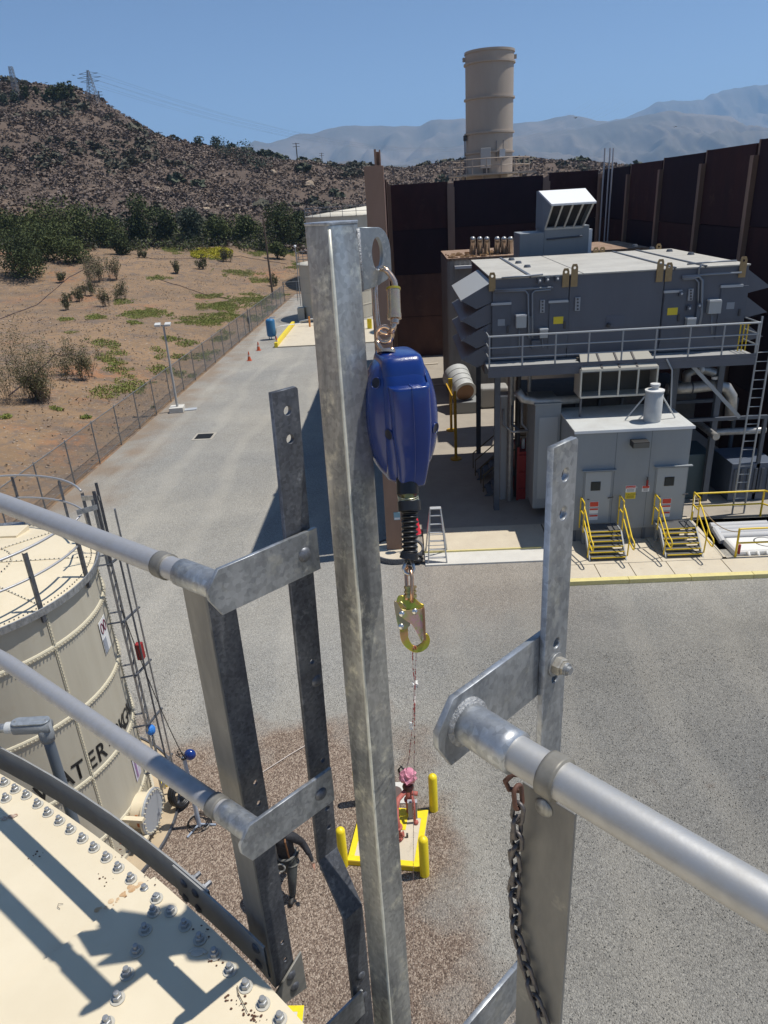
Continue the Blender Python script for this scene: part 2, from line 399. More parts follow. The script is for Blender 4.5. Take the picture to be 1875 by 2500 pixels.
def terr(x, y):
    x = np.atleast_1d(np.asarray(x, float)); y = np.atleast_1d(np.asarray(y, float))
    out = np.empty(len(x))
    for i in range(0, len(x), 20000):
        p = np.c_[x[i:i+20000], y[i:i+20000]]/100
        K = _k(((p[:, None]-_P[None])**2).sum(-1)); out[i:i+20000] = K@_C[:_n]+_C[_n]+p@_C[_n+1:]
    R = np.hypot(x, y)
    far = np.clip((R-420)/250, 0, 1); far = far*far*(3-2*far); out = out*(1-far)-6*far
    yard = np.clip((x-(fence_x(y)-.6))/-6.0, 0, 1)           # 0 inside the yard, 1 well outside
    yy = np.clip((y-96)/12, 0, 1); m = np.maximum(yard, yy); m = m*m*(3-2*m)
    rough = np.clip((R-130)/80, 0, 1)
    nz = fbm(x/26, y/26)*2.6*rough*(1-far)+fbm(x/5+9, y/5)*(.22+.5*rough)*(1-far)
    return (out+nz)*m-.12*(1-m)
def th(x, y): return float(terr(x, y)[0])
def ground_at(px, py, d0=16, d1=420):
    r = ray(px, py); hl = math.hypot(r[0], r[1]); ds = np.linspace(d0, d1, 900)
    X = r[0]/hl*ds; Y = r[1]/hl*ds; Z = H+r[2]/hl*ds; T = terr(X, Y); k = np.where(Z < T)[0]
    if len(k) == 0: k = [len(ds)-1]
    i = k[0]; return Vector((X[i], Y[i], T[i]))
def axis(lo, hi, a, b, ds, growth):
    v = list(np.arange(a, b+ds, ds)); s = ds
    while v[-1] < hi: s *= growth; v.append(v[-1]+s)
    s = ds
    while v[0] > lo: s *= growth; v.insert(0, v[0]-s)
    return np.array(v)
gx = axis(-11000, 11000, -210, 90, 1.5, 1.12); gy = axis(-2500, 11000, 14, 330, 1.5, 1.12)
GX, GY = np.meshgrid(gx, gy); GZ = terr(GX.ravel(), GY.ravel())
nx, ny = len(gx), len(gy)
idx = np.arange(nx*ny).reshape(ny, nx)
Fc = np.stack([idx[:-1,:-1], idx[:-1,1:], idx[1:,1:], idx[1:,:-1]], -1).reshape(-1, 4)
# dry ground material: tan dirt on the bank, darker soil on the hill, driven by distance noise only
tm = bpy.data.materials.new('dry_hillside_soil'); tm.use_nodes = True
N = tm.node_tree.nodes; L = tm.node_tree.links; b = N['Principled BSDF']; b.inputs['Roughness'].default_value = .95; b.inputs['Specular IOR Level'].default_value = .15
geo = N.new('ShaderNodeNewGeometry')
def nz(scale, detail, lo, hi, rough=.65):
    n = N.new('ShaderNodeTexNoise'); n.inputs['Scale'].default_value = scale; n.inputs['Detail'].default_value = detail; n.inputs['Roughness'].default_value = rough
    L.new(geo.outputs['Position'], n.inputs['Vector']); r = N.new('ShaderNodeMapRange'); r.inputs['From Min'].default_value = lo; r.inputs['From Max'].default_value = hi
    L.new(n.outputs[0], r.inputs['Value']); return r.outputs[0]
def mixc(f, a, bcol):
    m = N.new('ShaderNodeMix'); m.data_type = 'RGBA'
    L.new(f, m.inputs[0])
    for i, c in ((6, a), (7, bcol)):
        if isinstance(c, tuple): m.inputs[i].default_value = (*c, 1)
        else: L.new(c, m.inputs[i])
    return m.outputs[2]
sp = N.new('ShaderNodeSeparateXYZ'); L.new(geo.outputs['Position'], sp.inputs[0])
ry = N.new('ShaderNodeMapRange'); ry.inputs['From Min'].default_value = 135; ry.inputs['From Max'].default_value = 165; L.new(sp.outputs['Y'], ry.inputs['Value'])
bank = mixc(nz(.16, 8, .42, .62), (.275,.182,.108), (.21,.143,.088))
bank = mixc(nz(.07, 6, .56, .66), bank, (.31,.155,.08))
bank = mixc(nz(.45, 9, .50, .60, .75), bank, (.165,.122,.092))
bank = mixc(nz(2.2, 5, .50, .68), bank, (.17,.135,.11))
bank = mixc(nz(5.0, 4, .60, .70), bank, (.38,.32,.26))
hillc = mixc(nz(.035, 8, .4, .62), (.135,.10,.078), (.10,.076,.062))
hillc = mixc(nz(.09, 7, .60, .70), hillc, (.18,.135,.105))
L.new(mixc(ry.outputs[0], bank, hillc), b.inputs['Base Color'])
nb = N.new('ShaderNodeTexNoise'); nb.inputs['Scale'].default_value = 3.5; nb.inputs['Detail'].default_value = 6; L.new(geo.outputs['Position'], nb.inputs['Vector'])
bp = N.new('ShaderNodeBump'); bp.inputs['Strength'].default_value = .7; bp.inputs['Distance'].default_value = .12; L.new(nb.outputs[0], bp.inputs['Height']); L.new(bp.outputs[0], b.inputs['Normal'])
terrain = fastmesh('hillside_terrain', np.c_[GX.ravel(), GY.ravel(), GZ], Fc, tm, stuff=False); struct(terrain)
terrain.data.polygons.foreach_set('use_smooth', [True]*len(terrain.data.polygons))

# ---- gravel yard
gm = bpy.data.materials.new('crushed_gravel'); gm.use_nodes = True
N = gm.node_tree.nodes; L = gm.node_tree.links; b = N['Principled BSDF']; b.inputs['Roughness'].default_value = .9; b.inputs['Specular IOR Level'].default_value = .25
geo = N.new('ShaderNodeNewGeometry')
vo = N.new('ShaderNodeTexVoronoi'); vo.inputs['Scale'].default_value = 42; L.new(geo.outputs['Position'], vo.inputs['Vector'])
sepc = N.new('ShaderNodeSeparateColor'); L.new(vo.outputs['Color'], sepc.inputs[0])
stone = N.new('ShaderNodeValToRGB'); L.new(sepc.outputs[0], stone.inputs[0])
e = stone.color_ramp.elements; e[0].position = 0; e[0].color = (.225,.22,.208,1); e[1].position = 1; e[1].color = (.385,.375,.345,1)
x = stone.color_ramp.elements.new(.5); x.color = (.285,.278,.257,1)
stone2 = N.new('ShaderNodeValToRGB'); L.new(sepc.outputs[1], stone2.inputs[0])
e = stone2.color_ramp.elements; e[0].position = 0; e[0].color = (.125,.09,.07,1); e[1].position = 1; e[1].color = (.44,.36,.285,1)
x = stone2.color_ramp.elements.new(.5); x.color = (.24,.178,.135,1)
sp = N.new('ShaderNodeSeparateXYZ'); L.new(geo.outputs['Position'], sp.inputs[0])
def mth(op, a, bb=None, c=None):
    m = N.new('ShaderNodeMath'); m.operation = op
    for i, v in enumerate((a, bb, c)):
        if v is None: continue
        if isinstance(v, (int, float)): m.inputs[i].default_value = v
        else: L.new(v, m.inputs[i])
    return m.outputs[0]
def rng(v, a, bb):
    r = N.new('ShaderNodeMapRange'); r.inputs['From Min'].default_value = a; r.inputs['From Max'].default_value = bb; L.new(v, r.inputs['Value']); return r.outputs[0]
n1 = N.new('ShaderNodeTexNoise'); n1.inputs['Scale'].default_value = .55; n1.inputs['Detail'].default_value = 6; L.new(geo.outputs['Position'], n1.inputs['Vector'])
wob = mth('MULTIPLY', mth('SUBTRACT', n1.outputs[0], .5), 5.0)
# brown gravel round the near tanks: y < 13.5 and x < 0.6 (wavy)
fy = rng(mth('ADD', sp.outputs['Y'], wob), 13.9, 12.6)
fx = rng(mth('ADD', mth('ADD', sp.outputs['X'], wob), mth('MULTIPLY', sp.outputs['Y'], .12)), 2.1, 1.0)
brownf = mth('MULTIPLY', fy, fx)
# brown strip in front of the apron and kerb
g1 = mth('MULTIPLY', rng(mth('ADD', sp.outputs['Y'], wob), 16.2, 18.8), rng(sp.outputs['X'], -1.5, .5))
g1 = mth('MULTIPLY', g1, mth('MULTIPLY', rng(sp.outputs['X'], 6.5, 3.0), .38))
n2 = N.new('ShaderNodeTexNoise'); n2.inputs['Scale'].default_value = .14; n2.inputs['Detail'].default_value = 7; L.new(geo.outputs['Position'], n2.inputs['Vector'])
tint = rng(n2.outputs[0], .35, .65)
mx0 = N.new('ShaderNodeMix'); mx0.data_type = 'RGBA'; L.new(tint, mx0.inputs[0]); L.new(stone.outputs[0], mx0.inputs[6])
mg = N.new('ShaderNodeMix'); mg.data_type = 'RGBA'; mg.blend_type = 'MULTIPLY'; mg.inputs[0].default_value = 1; L.new(stone.outputs[0], mg.inputs[6]); mg.inputs[7].default_value = (1.25,1.21,1.14,1); L.new(mg.outputs[2], mx0.inputs[7])
# dirt margin along the fence
fe = rng(mth('ADD', sp.outputs['X'], mth('MULTIPLY', wob, .7)), -12.2, -15.0)
n3 = N.new('ShaderNodeTexNoise'); n3.inputs['Scale'].default_value = .5; n3.inputs['Detail'].default_value = 5; L.new(geo.outputs['Position'], n3.inputs['Vector'])
fe = mth('MULTIPLY', fe, mth('ADD', rng(n3.outputs[0], .4, .65), .35))
mx1 = N.new('ShaderNodeMix'); mx1.data_type = 'RGBA'; L.new(fe, mx1.inputs[0]); L.new(mx0.outputs[2], mx1.inputs[6]); mx1.inputs[7].default_value = (.29,.23,.175,1)
# pale tyre tracks sweeping toward the compound
wv = N.new('ShaderNodeTexWave'); wv.inputs['Scale'].default_value = .13; wv.inputs['Distortion'].default_value = 5; wv.inputs['Detail'].default_value = 3; wv.inputs['Detail Scale'].default_value = .6
L.new(geo.outputs['Position'], wv.inputs['Vector'])
tr = mth('MULTIPLY', rng(wv.outputs[0], .72, .98), .28)
mx2 = N.new('ShaderNodeMix'); mx2.data_type = 'RGBA'; L.new(tr, mx2.inputs[0]); L.new(mx1.outputs[2], mx2.inputs[6]); mx2.inputs[7].default_value = (.46,.43,.37,1)
mx3 = N.new('ShaderNodeMix'); mx3.data_type = 'RGBA'; L.new(mth('MAXIMUM', brownf, g1), mx3.inputs[0]); L.new(mx2.outputs[2], mx3.inputs[6]); L.new(stone2.outputs[0], mx3.inputs[7])
n4 = N.new('ShaderNodeTexNoise'); n4.inputs['Scale'].default_value = 1.1; n4.inputs['Detail'].default_value = 6; L.new(geo.outputs['Position'], n4.inputs['Vector'])
st4 = mth('MULTIPLY', rng(n4.outputs[0], .67, .76), .55)
mx4 = N.new('ShaderNodeMix'); mx4.data_type = 'RGBA'; L.new(mth('MULTIPLY', st4, rng(sp.outputs['Y'], 15, 12)), mx4.inputs[0]); L.new(mx3.outputs[2], mx4.inputs[6]); mx4.inputs[7].default_value = (.17,.085,.05,1)
# darker gravel to the right and broad uneven patches
dk = mth('MULTIPLY', rng(mth('ADD', sp.outputs['X'], wob), -2.5, 3.5), rng(mth('ADD', sp.outputs['Y'], wob), 20.5, 16.5))
n6 = N.new('ShaderNodeTexNoise'); n6.inputs['Scale'].default_value = .33; n6.inputs['Detail'].default_value = 9; n6.inputs['Roughness'].default_value = .7; L.new(geo.outputs['Position'], n6.inputs['Vector'])
fac = mth('SUBTRACT', mth('ADD', mth('MULTIPLY', n6.outputs[0], .55), .78), mth('MULTIPLY', dk, .33))
mv = N.new('ShaderNodeVectorMath'); mv.operation = 'SCALE'; L.new(mx4.outputs[2], mv.inputs[0]); L.new(fac, mv.inputs['Scale'])
L.new(mv.outputs[0], b.inputs['Base Color'])
vd = N.new('ShaderNodeTexVoronoi'); vd.inputs['Scale'].default_value = 42; L.new(geo.outputs['Position'], vd.inputs['Vector'])
bp = N.new('ShaderNodeBump'); bp.invert = True; bp.inputs['Strength'].default_value = .9; bp.inputs['Distance'].default_value = .03; L.new(vd.outputs[0], bp.inputs['Height']); L.new(bp.outputs[0], b.inputs['Normal'])
yard = MB()
ys = [-40]+list(range(0, 105, 5)); xr = 60
for i in range(len(ys)-1):
    a, c = ys[i], ys[i+1]
    yard.add([(fence_x(a)+.25, a, 0), (xr, a, 0), (xr, c, 0), (fence_x(c)+.25, c, 0)], [(0,1,2,3)])
struct(yard.build('gravel_yard', gm))
# loose stones on the gravel close by, real geometry
nS = 30000
sx = RNG.uniform(-7.5, 9, nS); sy = RNG.uniform(3.5, 16, nS)**1.0
keep = ~((np.abs(sx+.75) < .85) & (np.abs(sy-10.05) < .75)) & (np.hypot(sx+7.88, sy-10.65) > 2.9)
sx, sy = sx[keep], sy[keep]; nS = len(sx)
oc = np.array([[1,0,0],[0,1,0],[-1,0,0],[0,-1,0],[0,0,.7],[0,0,-.5]]); of = np.array([[0,1,4],[1,2,4],[2,3,4],[3,0,4],[1,0,5],[2,1,5],[3,2,5],[0,3,5]])
rr = RNG.uniform(.006, .013, nS); an = RNG.uniform(0, 6.28, nS)
V = oc[None]*rr[:, None, None]*RNG.uniform(.7, 1.3, (nS, 6, 1)); c, s_ = np.cos(an)[:, None], np.sin(an)[:, None]
VX = V[..., 0]*c-V[..., 1]*s_+sx[:, None]; VY = V[..., 0]*s_+V[..., 1]*c+sy[:, None]; VZ = V[..., 2]+.008
stone_m = bpy.data.materials['crushed_gravel']
o = fastmesh('loose_gravel', np.stack([VX, VY, VZ], -1).reshape(-1, 3), (of[None]+(np.arange(nS)*6)[:, None, None]).reshape(-1, 3), stone_m)
tag(o, 'loose angular stones lying over the gravel yard below the tank', 'gravel')

# ---------------- mountains
def ridge(name, pts, dist, back, seedx, m, zoff=0, gul=.55):
    P = []
    for px, py in pts:
        r = ray(px, py); t = dist/r[1]; p = O3+r*t; P.append((p[0], p[2]))
    P = np.array(P); xs = np.linspace(P[0, 0], P[-1, 0], 420); hs = np.interp(xs, P[:, 0], P[:, 1])
    us = np.linspace(-1, 1, 70)
    XX, UU = np.meshgrid(xs, us); Yy = dist+np.where(UU < 0, UU*1700, UU*back)
    sc = (XX+seedx)/300
    prof = 1-np.abs(UU)**.85
    rid = 1-np.abs(fbm(sc, Yy/640, 5))*1.5
    Hh = np.interp(XX.ravel(), P[:, 0], P[:, 1]).reshape(XX.shape)
    amp = np.clip(1-prof, 0, 1)*prof*3
    ZZ = Hh*prof+ (rid-.75)*amp*np.maximum(Hh, 60)*gul + fbm(sc*5, Yy/200, 3)*Hh*.012 + zoff
    ZZ = np.where(prof <= 0.001, -60, ZZ)
    n1_, n2_ = XX.shape; idx = np.arange(n1_*n2_).reshape(n1_, n2_)
    Fc = np.stack([idx[:-1,:-1], idx[:-1,1:], idx[1:,1:], idx[1:,:-1]], -1).reshape(-1, 4)
    o = fastmesh(name, np.c_[XX.ravel(), Yy.ravel(), ZZ.ravel()], Fc, m, stuff=False); struct(o)
    o.data.polygons.foreach_set('use_smooth', [True]*len(o.data.polygons)); return o
mtn_m = mat('mountain_scrub_and_rock', (.115,.10,.075), .95, 0, (.19,.155,.12), .0022, 9, .42, .62, spec=.1)
A = [(-900,420),(-300,400),(100,380),(400,372),(520,356),(560,352),(600,353),(625,340),(655,349),(700,334),(725,322),(760,320),(810,309),(860,301),(900,301),(955,300),(985,299),(1022,303),(1052,290),(1100,287),(1137,286),(1200,297),(1250,299),(1310,293),(1335,286),(1393,277),(1460,291),(1480,292),(1560,300),(1875,320),(2300,330),(3000,360)]
ridge('mountain_range', A, 6000, 1700, 0, mtn_m)
Bp = [(1300,330),(1380,312),(1480,292),(1523,285),(1560,265),(1605,244),(1640,243),(1717,240),(1735,226),(1800,209),(1875,202),(1960,190),(2100,200),(2500,230),(3000,260)]
ridge('mountain_range', Bp, 8000, 1700, 900, mtn_m)
Cp = [(700,440),(900,420),(1020,385),(1130,352),(1250,330),(1400,310),(1500,292),(1560,278),(1635,267),(1700,275),(1781,282),(1840,320),(1875,335),(1950,340),(2200,350)]
ridge('mountain_range', Cp, 5000, 1300, 300, mtn_m)
Ep = [(300,420),(520,385),(600,364),(650,372),(700,388),(800,398),(850,390),(920,402),(1000,400)]
ridge('mountain_range', Ep, 3400, 1200, 300, mtn_m, 0, .1)

# ---------------- vegetation
def leafcloud(centers, radii, n, size, jit=.5, flat=.6):
    # n small leaf quads spread through ellipsoids; centers (k,3), radii (k,3)
    k = len(centers); which = RNG.integers(0, k, n)
    d = RNG.normal(size=(n, 3)); d /= np.linalg.norm(d, axis=1)[:, None]
    r = RNG.uniform(.35, 1, (n, 1))**.6
    p = centers[which]+d*r*radii[which]
    a = RNG.normal(size=(n, 3)); a /= np.linalg.norm(a, axis=1)[:, None]
    b_ = np.cross(a, RNG.normal(size=(n, 3))); b_ /= np.linalg.norm(b_, axis=1)[:, None]
    s_ = size*RNG.uniform(1-jit, 1+jit, (n, 1))
    q = np.stack([p-a*s_, p-b_*s_*flat, p+a*s_, p+b_*s_*flat], 1)
    return q.reshape(-1, 3)
def quads(n): return np.arange(n*4).reshape(-1, 4)
def plant(name, label, cat, base, wdt, hgt, m, n, size, kind='bush', group=None, seed=0, trunk=True):
    R = random.Random(seed*31+5); base = Vector(base); t = thing(name, label, cat, base, group)
    cs, rs = [], []
    nc = 12 if kind != 'wispy' else 12
    for i in range(nc):
        a = R.uniform(0, 6.28); q = R.uniform(0, .62)*wdt/2
        if kind == 'tree': z = hgt*R.uniform(.22, .80); rr_ = wdt*R.uniform(.22, .34)
        elif kind == 'tall': z = hgt*R.uniform(.15, .9); q *= (1.15-z/hgt); rr_ = wdt*R.uniform(.2, .3)
        else: z = hgt*R.uniform(.15, .72); rr_ = wdt*R.uniform(.18, .32)
        cs.append((base.x+q*math.cos(a), base.y+q*math.sin(a), base.z+z)); rs.append((rr_, rr_, min(rr_*.9, hgt*.34)))
    cs = np.array(cs); rs = np.array(rs)
    if kind == 'wispy':
        mb = MB(); nb_ = max(4, int(wdt*2.2)); tips = []
        for i in range(nb_):
            a = R.uniform(0, 6.28); q = wdt*.34*math.sqrt(R.random()); bb = base+Vector((q*math.cos(a), q*math.sin(a), -.1)); bh = hgt*(1-.45*(q/(wdt*.34+.01))**2)*R.uniform(.75, 1)
            for j in range(9):
                a = R.uniform(0, 6.28); q2 = bh*.42*R.random(); hh = bh*R.uniform(.6, 1.05)
                p2 = bb+Vector((q2*math.cos(a), q2*math.sin(a), hh)); p1 = bb.lerp(p2, .5)+Vector((R.uniform(-.05,.05)*bh, R.uniform(-.05,.05)*bh, hh*.08))
                mb.tube([bb, p1, p2], [.011, .008, .003], 3, caps=False)
                for k in range(7): f = R.uniform(.3, 1.05); v = bb.lerp(p2, f)+Vector((0,0,hh*.10*(1-abs(2*f-1)))); tips.append((v.x, v.y, v.z))
        mb.build('stem', twig_m, t, stuff=True)
        p = np.array(tips); n = int(n*1.5)
        q = leafcloud(p, np.full((len(p), 3), .07*hgt+.02), n, size*1.0); fastmesh('foliage', q, quads(n), m, t)
        return t
    mb = MB()
    if kind in ('tree', 'tall'):
        top = base+Vector((0,0,hgt*.6)); rt = max(.07, wdt*.028)
        mb.tube([base-Vector((0,0,.3)), base+Vector((R.uniform(-.1,.1), R.uniform(-.1,.1), hgt*.3)), top], [rt, rt*.75, rt*.4], 6)
        for c in cs: mb.tube([base+Vector((0,0,hgt*R.uniform(.2,.45))), Vector(c)], [rt*.4, rt*.12], 4, caps=False)
        mb.build('trunk', bark, t)
    else:
        for c in cs: mb.tube([base-Vector((0,0,.1)), Vector(c)], [.05, .015], 4, caps=False)
        mb.build('stem', bark, t)
    q = leafcloud(cs, rs, n, size); fastmesh('crown' if kind in ('tree', 'tall') else 'foliage', q, quads(n), m, t)
    return t
def pl(dx, dy, wpx, hpx, name, label, cat, m, n, kind='bush', group=None, dense=1.0):
    b_ = ground_at(dx*D2S, dy*D2S); dist = math.hypot(b_.x, b_.y)
    k = dist*1.02/F*D2S; wd, hg = wpx*k, hpx*k*1.05
    size = max(.05, dist/F*D2S*1.9)
    if kind == 'wispy': size *= .62
    else: n = int(n*1.7)
    return plant(name, label, cat, b_, wd, hg, m, n, size*dense, kind, group, seed=int(dx*7+dy))
GT = 'trees and big shrubs along the foot of the hill'
pl(307,533,66,92,'evergreen_tree','dark round evergreen tree standing tallest in the middle of the tree line',"tree",leaf_d,2600,'tree',GT)
pl(360,532,62,72,'evergreen_tree','dark green tree just right of the tallest round evergreen','tree',leaf_d,2000,'tree',GT)
pl(418,532,60,78,'evergreen_tree','blue green tree with a loose crown right of the dark pair of trees','tree',leaf_b,2000,'tree',GT)
pl(478,528,60,50,'evergreen_tree','low mid green tree between the blue green tree and the bright green one','tree',leaf_m,1600,'tree',GT)
pl(535,528,78,52,'leafy_tree','brighter green spreading tree left of the wooden pole','tree',leaf_m,2200,'tree',GT)
pl(615,544,74,88,'evergreen_tree','big very dark evergreen tree right of the wooden pole beside the far tank','tree',leaf_d,2800,'tree',GT)
pl(600,560,44,34,'round_shrub','small round shrub at the foot of the big dark tree by the pole','shrub',leaf_m,900,'bush',GT)
pl(650,535,44,70,'evergreen_tree','green tree at the left edge of the large far tank','tree',leaf_d,1500,'tree',GT)
pl(118,545,110,84,'leafy_tree','broad brown green tree behind the left dark bushes','tree',leaf_m,2600,'tree',GT)
pl(180,530,90,62,'leafy_tree','wide low tree left of the tallest round evergreen','tree',leaf_m,2000,'tree',GT)
pl(235,532,70,54,'leafy_tree','low dull green tree between the wide tree and the tallest evergreen','tree',leaf_m,1500,'tree',GT)
pl(20,520,90,52,'leafy_tree','dark green low tree at the left edge below the hill','tree',leaf_m,1600,'tree',GT)
pl(85,528,80,48,'leafy_tree','low green tree second from the left edge below the hill','tree',leaf_m,1500,'tree',GT)
pl(50,598,112,82,'dense_bush','large dense dark green bush on the bank at the left edge','bush',leaf_d,3600,'bush')
pl(105,562,120,66,'dense_bush','dark green bush behind and right of the large left bush','bush',leaf_m,2600,'bush')
pl(160,568,80,44,'dense_bush','low olive bush right of the two dark left bushes','bush',leaf_m,1500,'bush')
pl(262,550,52,44,'dense_bush','small dark rounded bush standing alone on the bare bank','bush',leaf_d,1300,'bush')
GW = 'sparse grey shrubs on the bank'
for i, (dx, dy, w_, h_, lb) in enumerate([
    (200,622,44,74,'tall grey twiggy shrub in the middle of the bank cluster'),(222,608,34,60,'upright twiggy shrub at the right of the bank cluster'),
    (246,604,24,66,'thin grey shrub with tall loose stems above the round one'),(266,648,40,48,'rounded grey green shrub right of the twiggy cluster'),
    (228,662,22,44,'narrow upright shrub left of the rounded grey green one'),(165,652,44,28,'low grey shrub at the left foot of the cluster'),
    (150,670,30,36,'small green grey shrub lowest of the cluster'),(138,610,20,28,'small dry shrub left of the cluster'),
    (440,582,24,30,'dry twiggy shrub on the upper bank left of the yellow patch'),(492,566,30,34,'brown green shrub behind the yellow ground cover'),
    (384,592,18,30,'thin dry shrub left of the upper dry twiggy one'),(307,558,20,22,'tiny green sapling right of the lone dark bush'),
    (190,640,36,36,'dense grey shrub below the tall twiggy one'),(592,618,26,30,'small olive shrub at the foot of the wooden pole')]):
    pl(dx, dy, w_, h_, 'twiggy_shrub', lb, 'shrub', leaf_o, 650, 'wispy', GW)
pl(60,868,140,170,'sprawling_shrub','big sprawling half dry shrub at the left above the fence','shrub',leaf_o,5200,'wispy')
pl(170,815,100,90,'sprawling_shrub','half dry spreading shrub to the right of the big sprawling one','shrub',leaf_o,3000,'wispy')
pl(85,868,56,56,'leafy_bush','bright green clump growing at the front of the sprawling shrub','bush',leaf_m,900,'bush')
# ground cover patches (display pixels: centre x,y, half width, half height)
PAT = [(222,742,44,16),(258,762,30,9),(250,800,40,14),(225,848,50,22),(285,830,50,24),(300,846,34,16),(342,775,28,10),(345,800,30,14),(290,700,22,7),(265,655,26,9),(320,680,60,11),(368,682,20,6),
       (430,700,70,9),(400,690,40,7),(470,690,50,14),(500,665,40,20),(540,650,40,18),(455,660,40,9),(470,640,30,8),(410,745,34,8),(440,770,36,14),(370,735,22,7),(335,760,24,8),(205,688,26,8),
       (345,603,30,8),(380,537,34,11),(465,520,24,9),(475,560,26,6),(520,590,60,8),(560,606,40,8),(430,640,20,6),(490,722,26,9),(410,812,36,8),(438,820,30,10),(330,885,18,6),(15,905,16,6),(185,905,16,6),(480,735,24,8),
       (560,690,34,10),(590,670,26,9),(600,640,24,8),(620,545,40,9),(655,575,40,9),(560,548,30,7),(228,775,26,10),(250,785,30,10),(392,775,26,9),(150,722,24,5),(140,690,22,6),(120,885,22,6)]
vs = []
for (dx, dy, wx, wy) in PAT:
    if (dx-410)**2 < 400 and dy < 570: continue
    c0 = ground_at(dx*D2S, dy*D2S); a0 = ground_at((dx-wx)*D2S, dy*D2S); b0 = ground_at(dx*D2S, (dy-wy)*D2S); b1 = ground_at(dx*D2S, (dy+wy)*D2S)
    ux = (c0-a0); uy = (b0-b1)/2
    uy.z = 0; ux.z = 0
    n = int(min(11000, max(500, ux.length*uy.length*3.14*150)))
    ang = RNG.uniform(0, 6.28, n*3); rad = 1.35*np.sqrt(RNG.uniform(0, 1, n*3)); 
    X = c0.x+rad*(np.cos(ang)*ux.x+np.sin(ang)*uy.x); Y = c0.y+rad*(np.cos(ang)*ux.y+np.sin(ang)*uy.y)
    kk = (rad+.55*RNG.uniform(0, 1, len(rad))**2 < .42+.75*vnoise(X*.8+3, Y*.45)+.6*(vnoise(X*2.6, Y*1.3)-.5)); X, Y = X[kk], Y[kk]
    Z = terr(X, Y)+RNG.uniform(.01, .13, len(X)); vs.append(np.c_[X, Y, Z])
P = np.concatenate(vs); kk = P[:, 0] < fence_x(P[:, 1])-.3; P = P[kk]; n = len(P)
q = leafcloud(P, np.full((n, 3), .05), n, .052)
o = fastmesh('ground_cover', q, quads(n), cover_m); tag(o, 'bright green ground cover spreading in patches over the dirt bank', 'ground cover')
vs = []
for (dx, dy, wx, wy) in [(458,547,46,10),(430,552,18,6),(478,545,26,8)]:
    c0 = ground_at(dx*D2S, dy*D2S); a0 = ground_at((dx-wx)*D2S, dy*D2S); b0 = ground_at(dx*D2S, (dy-wy)*D2S); ux = c0-a0; uy = b0-c0; n = 3000
    ang = RNG.uniform(0, 6.28, n); rad = np.sqrt(RNG.uniform(0, 1, n)); X = c0.x+rad*(np.cos(ang)*ux.x+np.sin(ang)*uy.x); Y = c0.y+rad*(np.cos(ang)*ux.y+np.sin(ang)*uy.y)
    vs.append(np.c_[X, Y, terr(X, Y)+RNG.uniform(.03, .3, n)])
P = np.concatenate(vs); n = len(P); o = fastmesh('flowering_ground_cover', leafcloud(P, np.full((n, 3), .05), n, .11), quads(n), cover_y); tag(o, 'patch of yellow flowering ground cover high on the bank', 'ground cover')
# hill scrub, three colours
def scrub(n, m, name, label, size, x0, x1, y0, y1, thr, seed, hgt=1.0, per=9):
    X = RNG.uniform(x0, x1, n*3); Y = RNG.uniform(y0, y1, n*3)
    k = (fbm(X/15+seed, Y/15, 3) > thr) & (np.hypot(X, Y) < 330) & (Y > 138)
    X, Y = X[k][:n], Y[k][:n]; n = len(X); Z = terr(X, Y); S_ = size*RNG.uniform(.5, 1.5, n)*(1+.35*fbm(X/9, Y/9, 2))
    C = np.repeat(np.c_[X, Y, Z+S_*.35*hgt], per, 0); Rr = np.repeat(np.c_[S_, S_, S_*.6*hgt], per, 0)
    N_ = len(C); d = RNG.normal(size=(N_, 3)); d /= np.linalg.norm(d, axis=1)[:, None]; d[:, 2] = np.abs(d[:, 2])-.25
    p = C+d*Rr*.75
    a = RNG.normal(size=(N_, 3)); a[:, 2] *= .45; a /= np.linalg.norm(a, axis=1)[:, None]; b_ = np.cross(a, RNG.normal(size=(N_, 3))*np.array([.5,.5,1])); b_ /= np.linalg.norm(b_, axis=1)[:, None]
    s_ = np.repeat(S_, per)[:, None]*RNG.uniform(.22, .5, (N_, 1))
    q = np.stack([p-a*s_, p-b_*s_*.7, p+a*s_, p+b_*s_*.7], 1).reshape(-1, 3)
    o = fastmesh(name, q, quads(N_), m); tag(o, label, 'scrub')
scrub(24000, scrub_b, 'dry_scrub', 'dry brown brush covering the long hillside', .85, -240, 110, 138, 320, -.9, 1)
scrub(15000, scrub_m, 'dry_scrub', 'mauve grey dead brush mixed over the hillside', .85, -240, 110, 138, 320, -.05, 20)
scrub(2600, scrub_g, 'hill_scrub', 'grey green living scrub in drifts on the hillside', 1.5, -240, 110, 138, 320, .2, 55, 1.2, 16)
scrub(160, leafmat('dull_green_ridge_leaves', (.06,.07,.045), (.08,.09,.055)), 'hill_scrub', 'dark green bushes scattered along the hill ridge', 1.9, -60, 110, 200, 290, .25, 90, 1.3, 26)
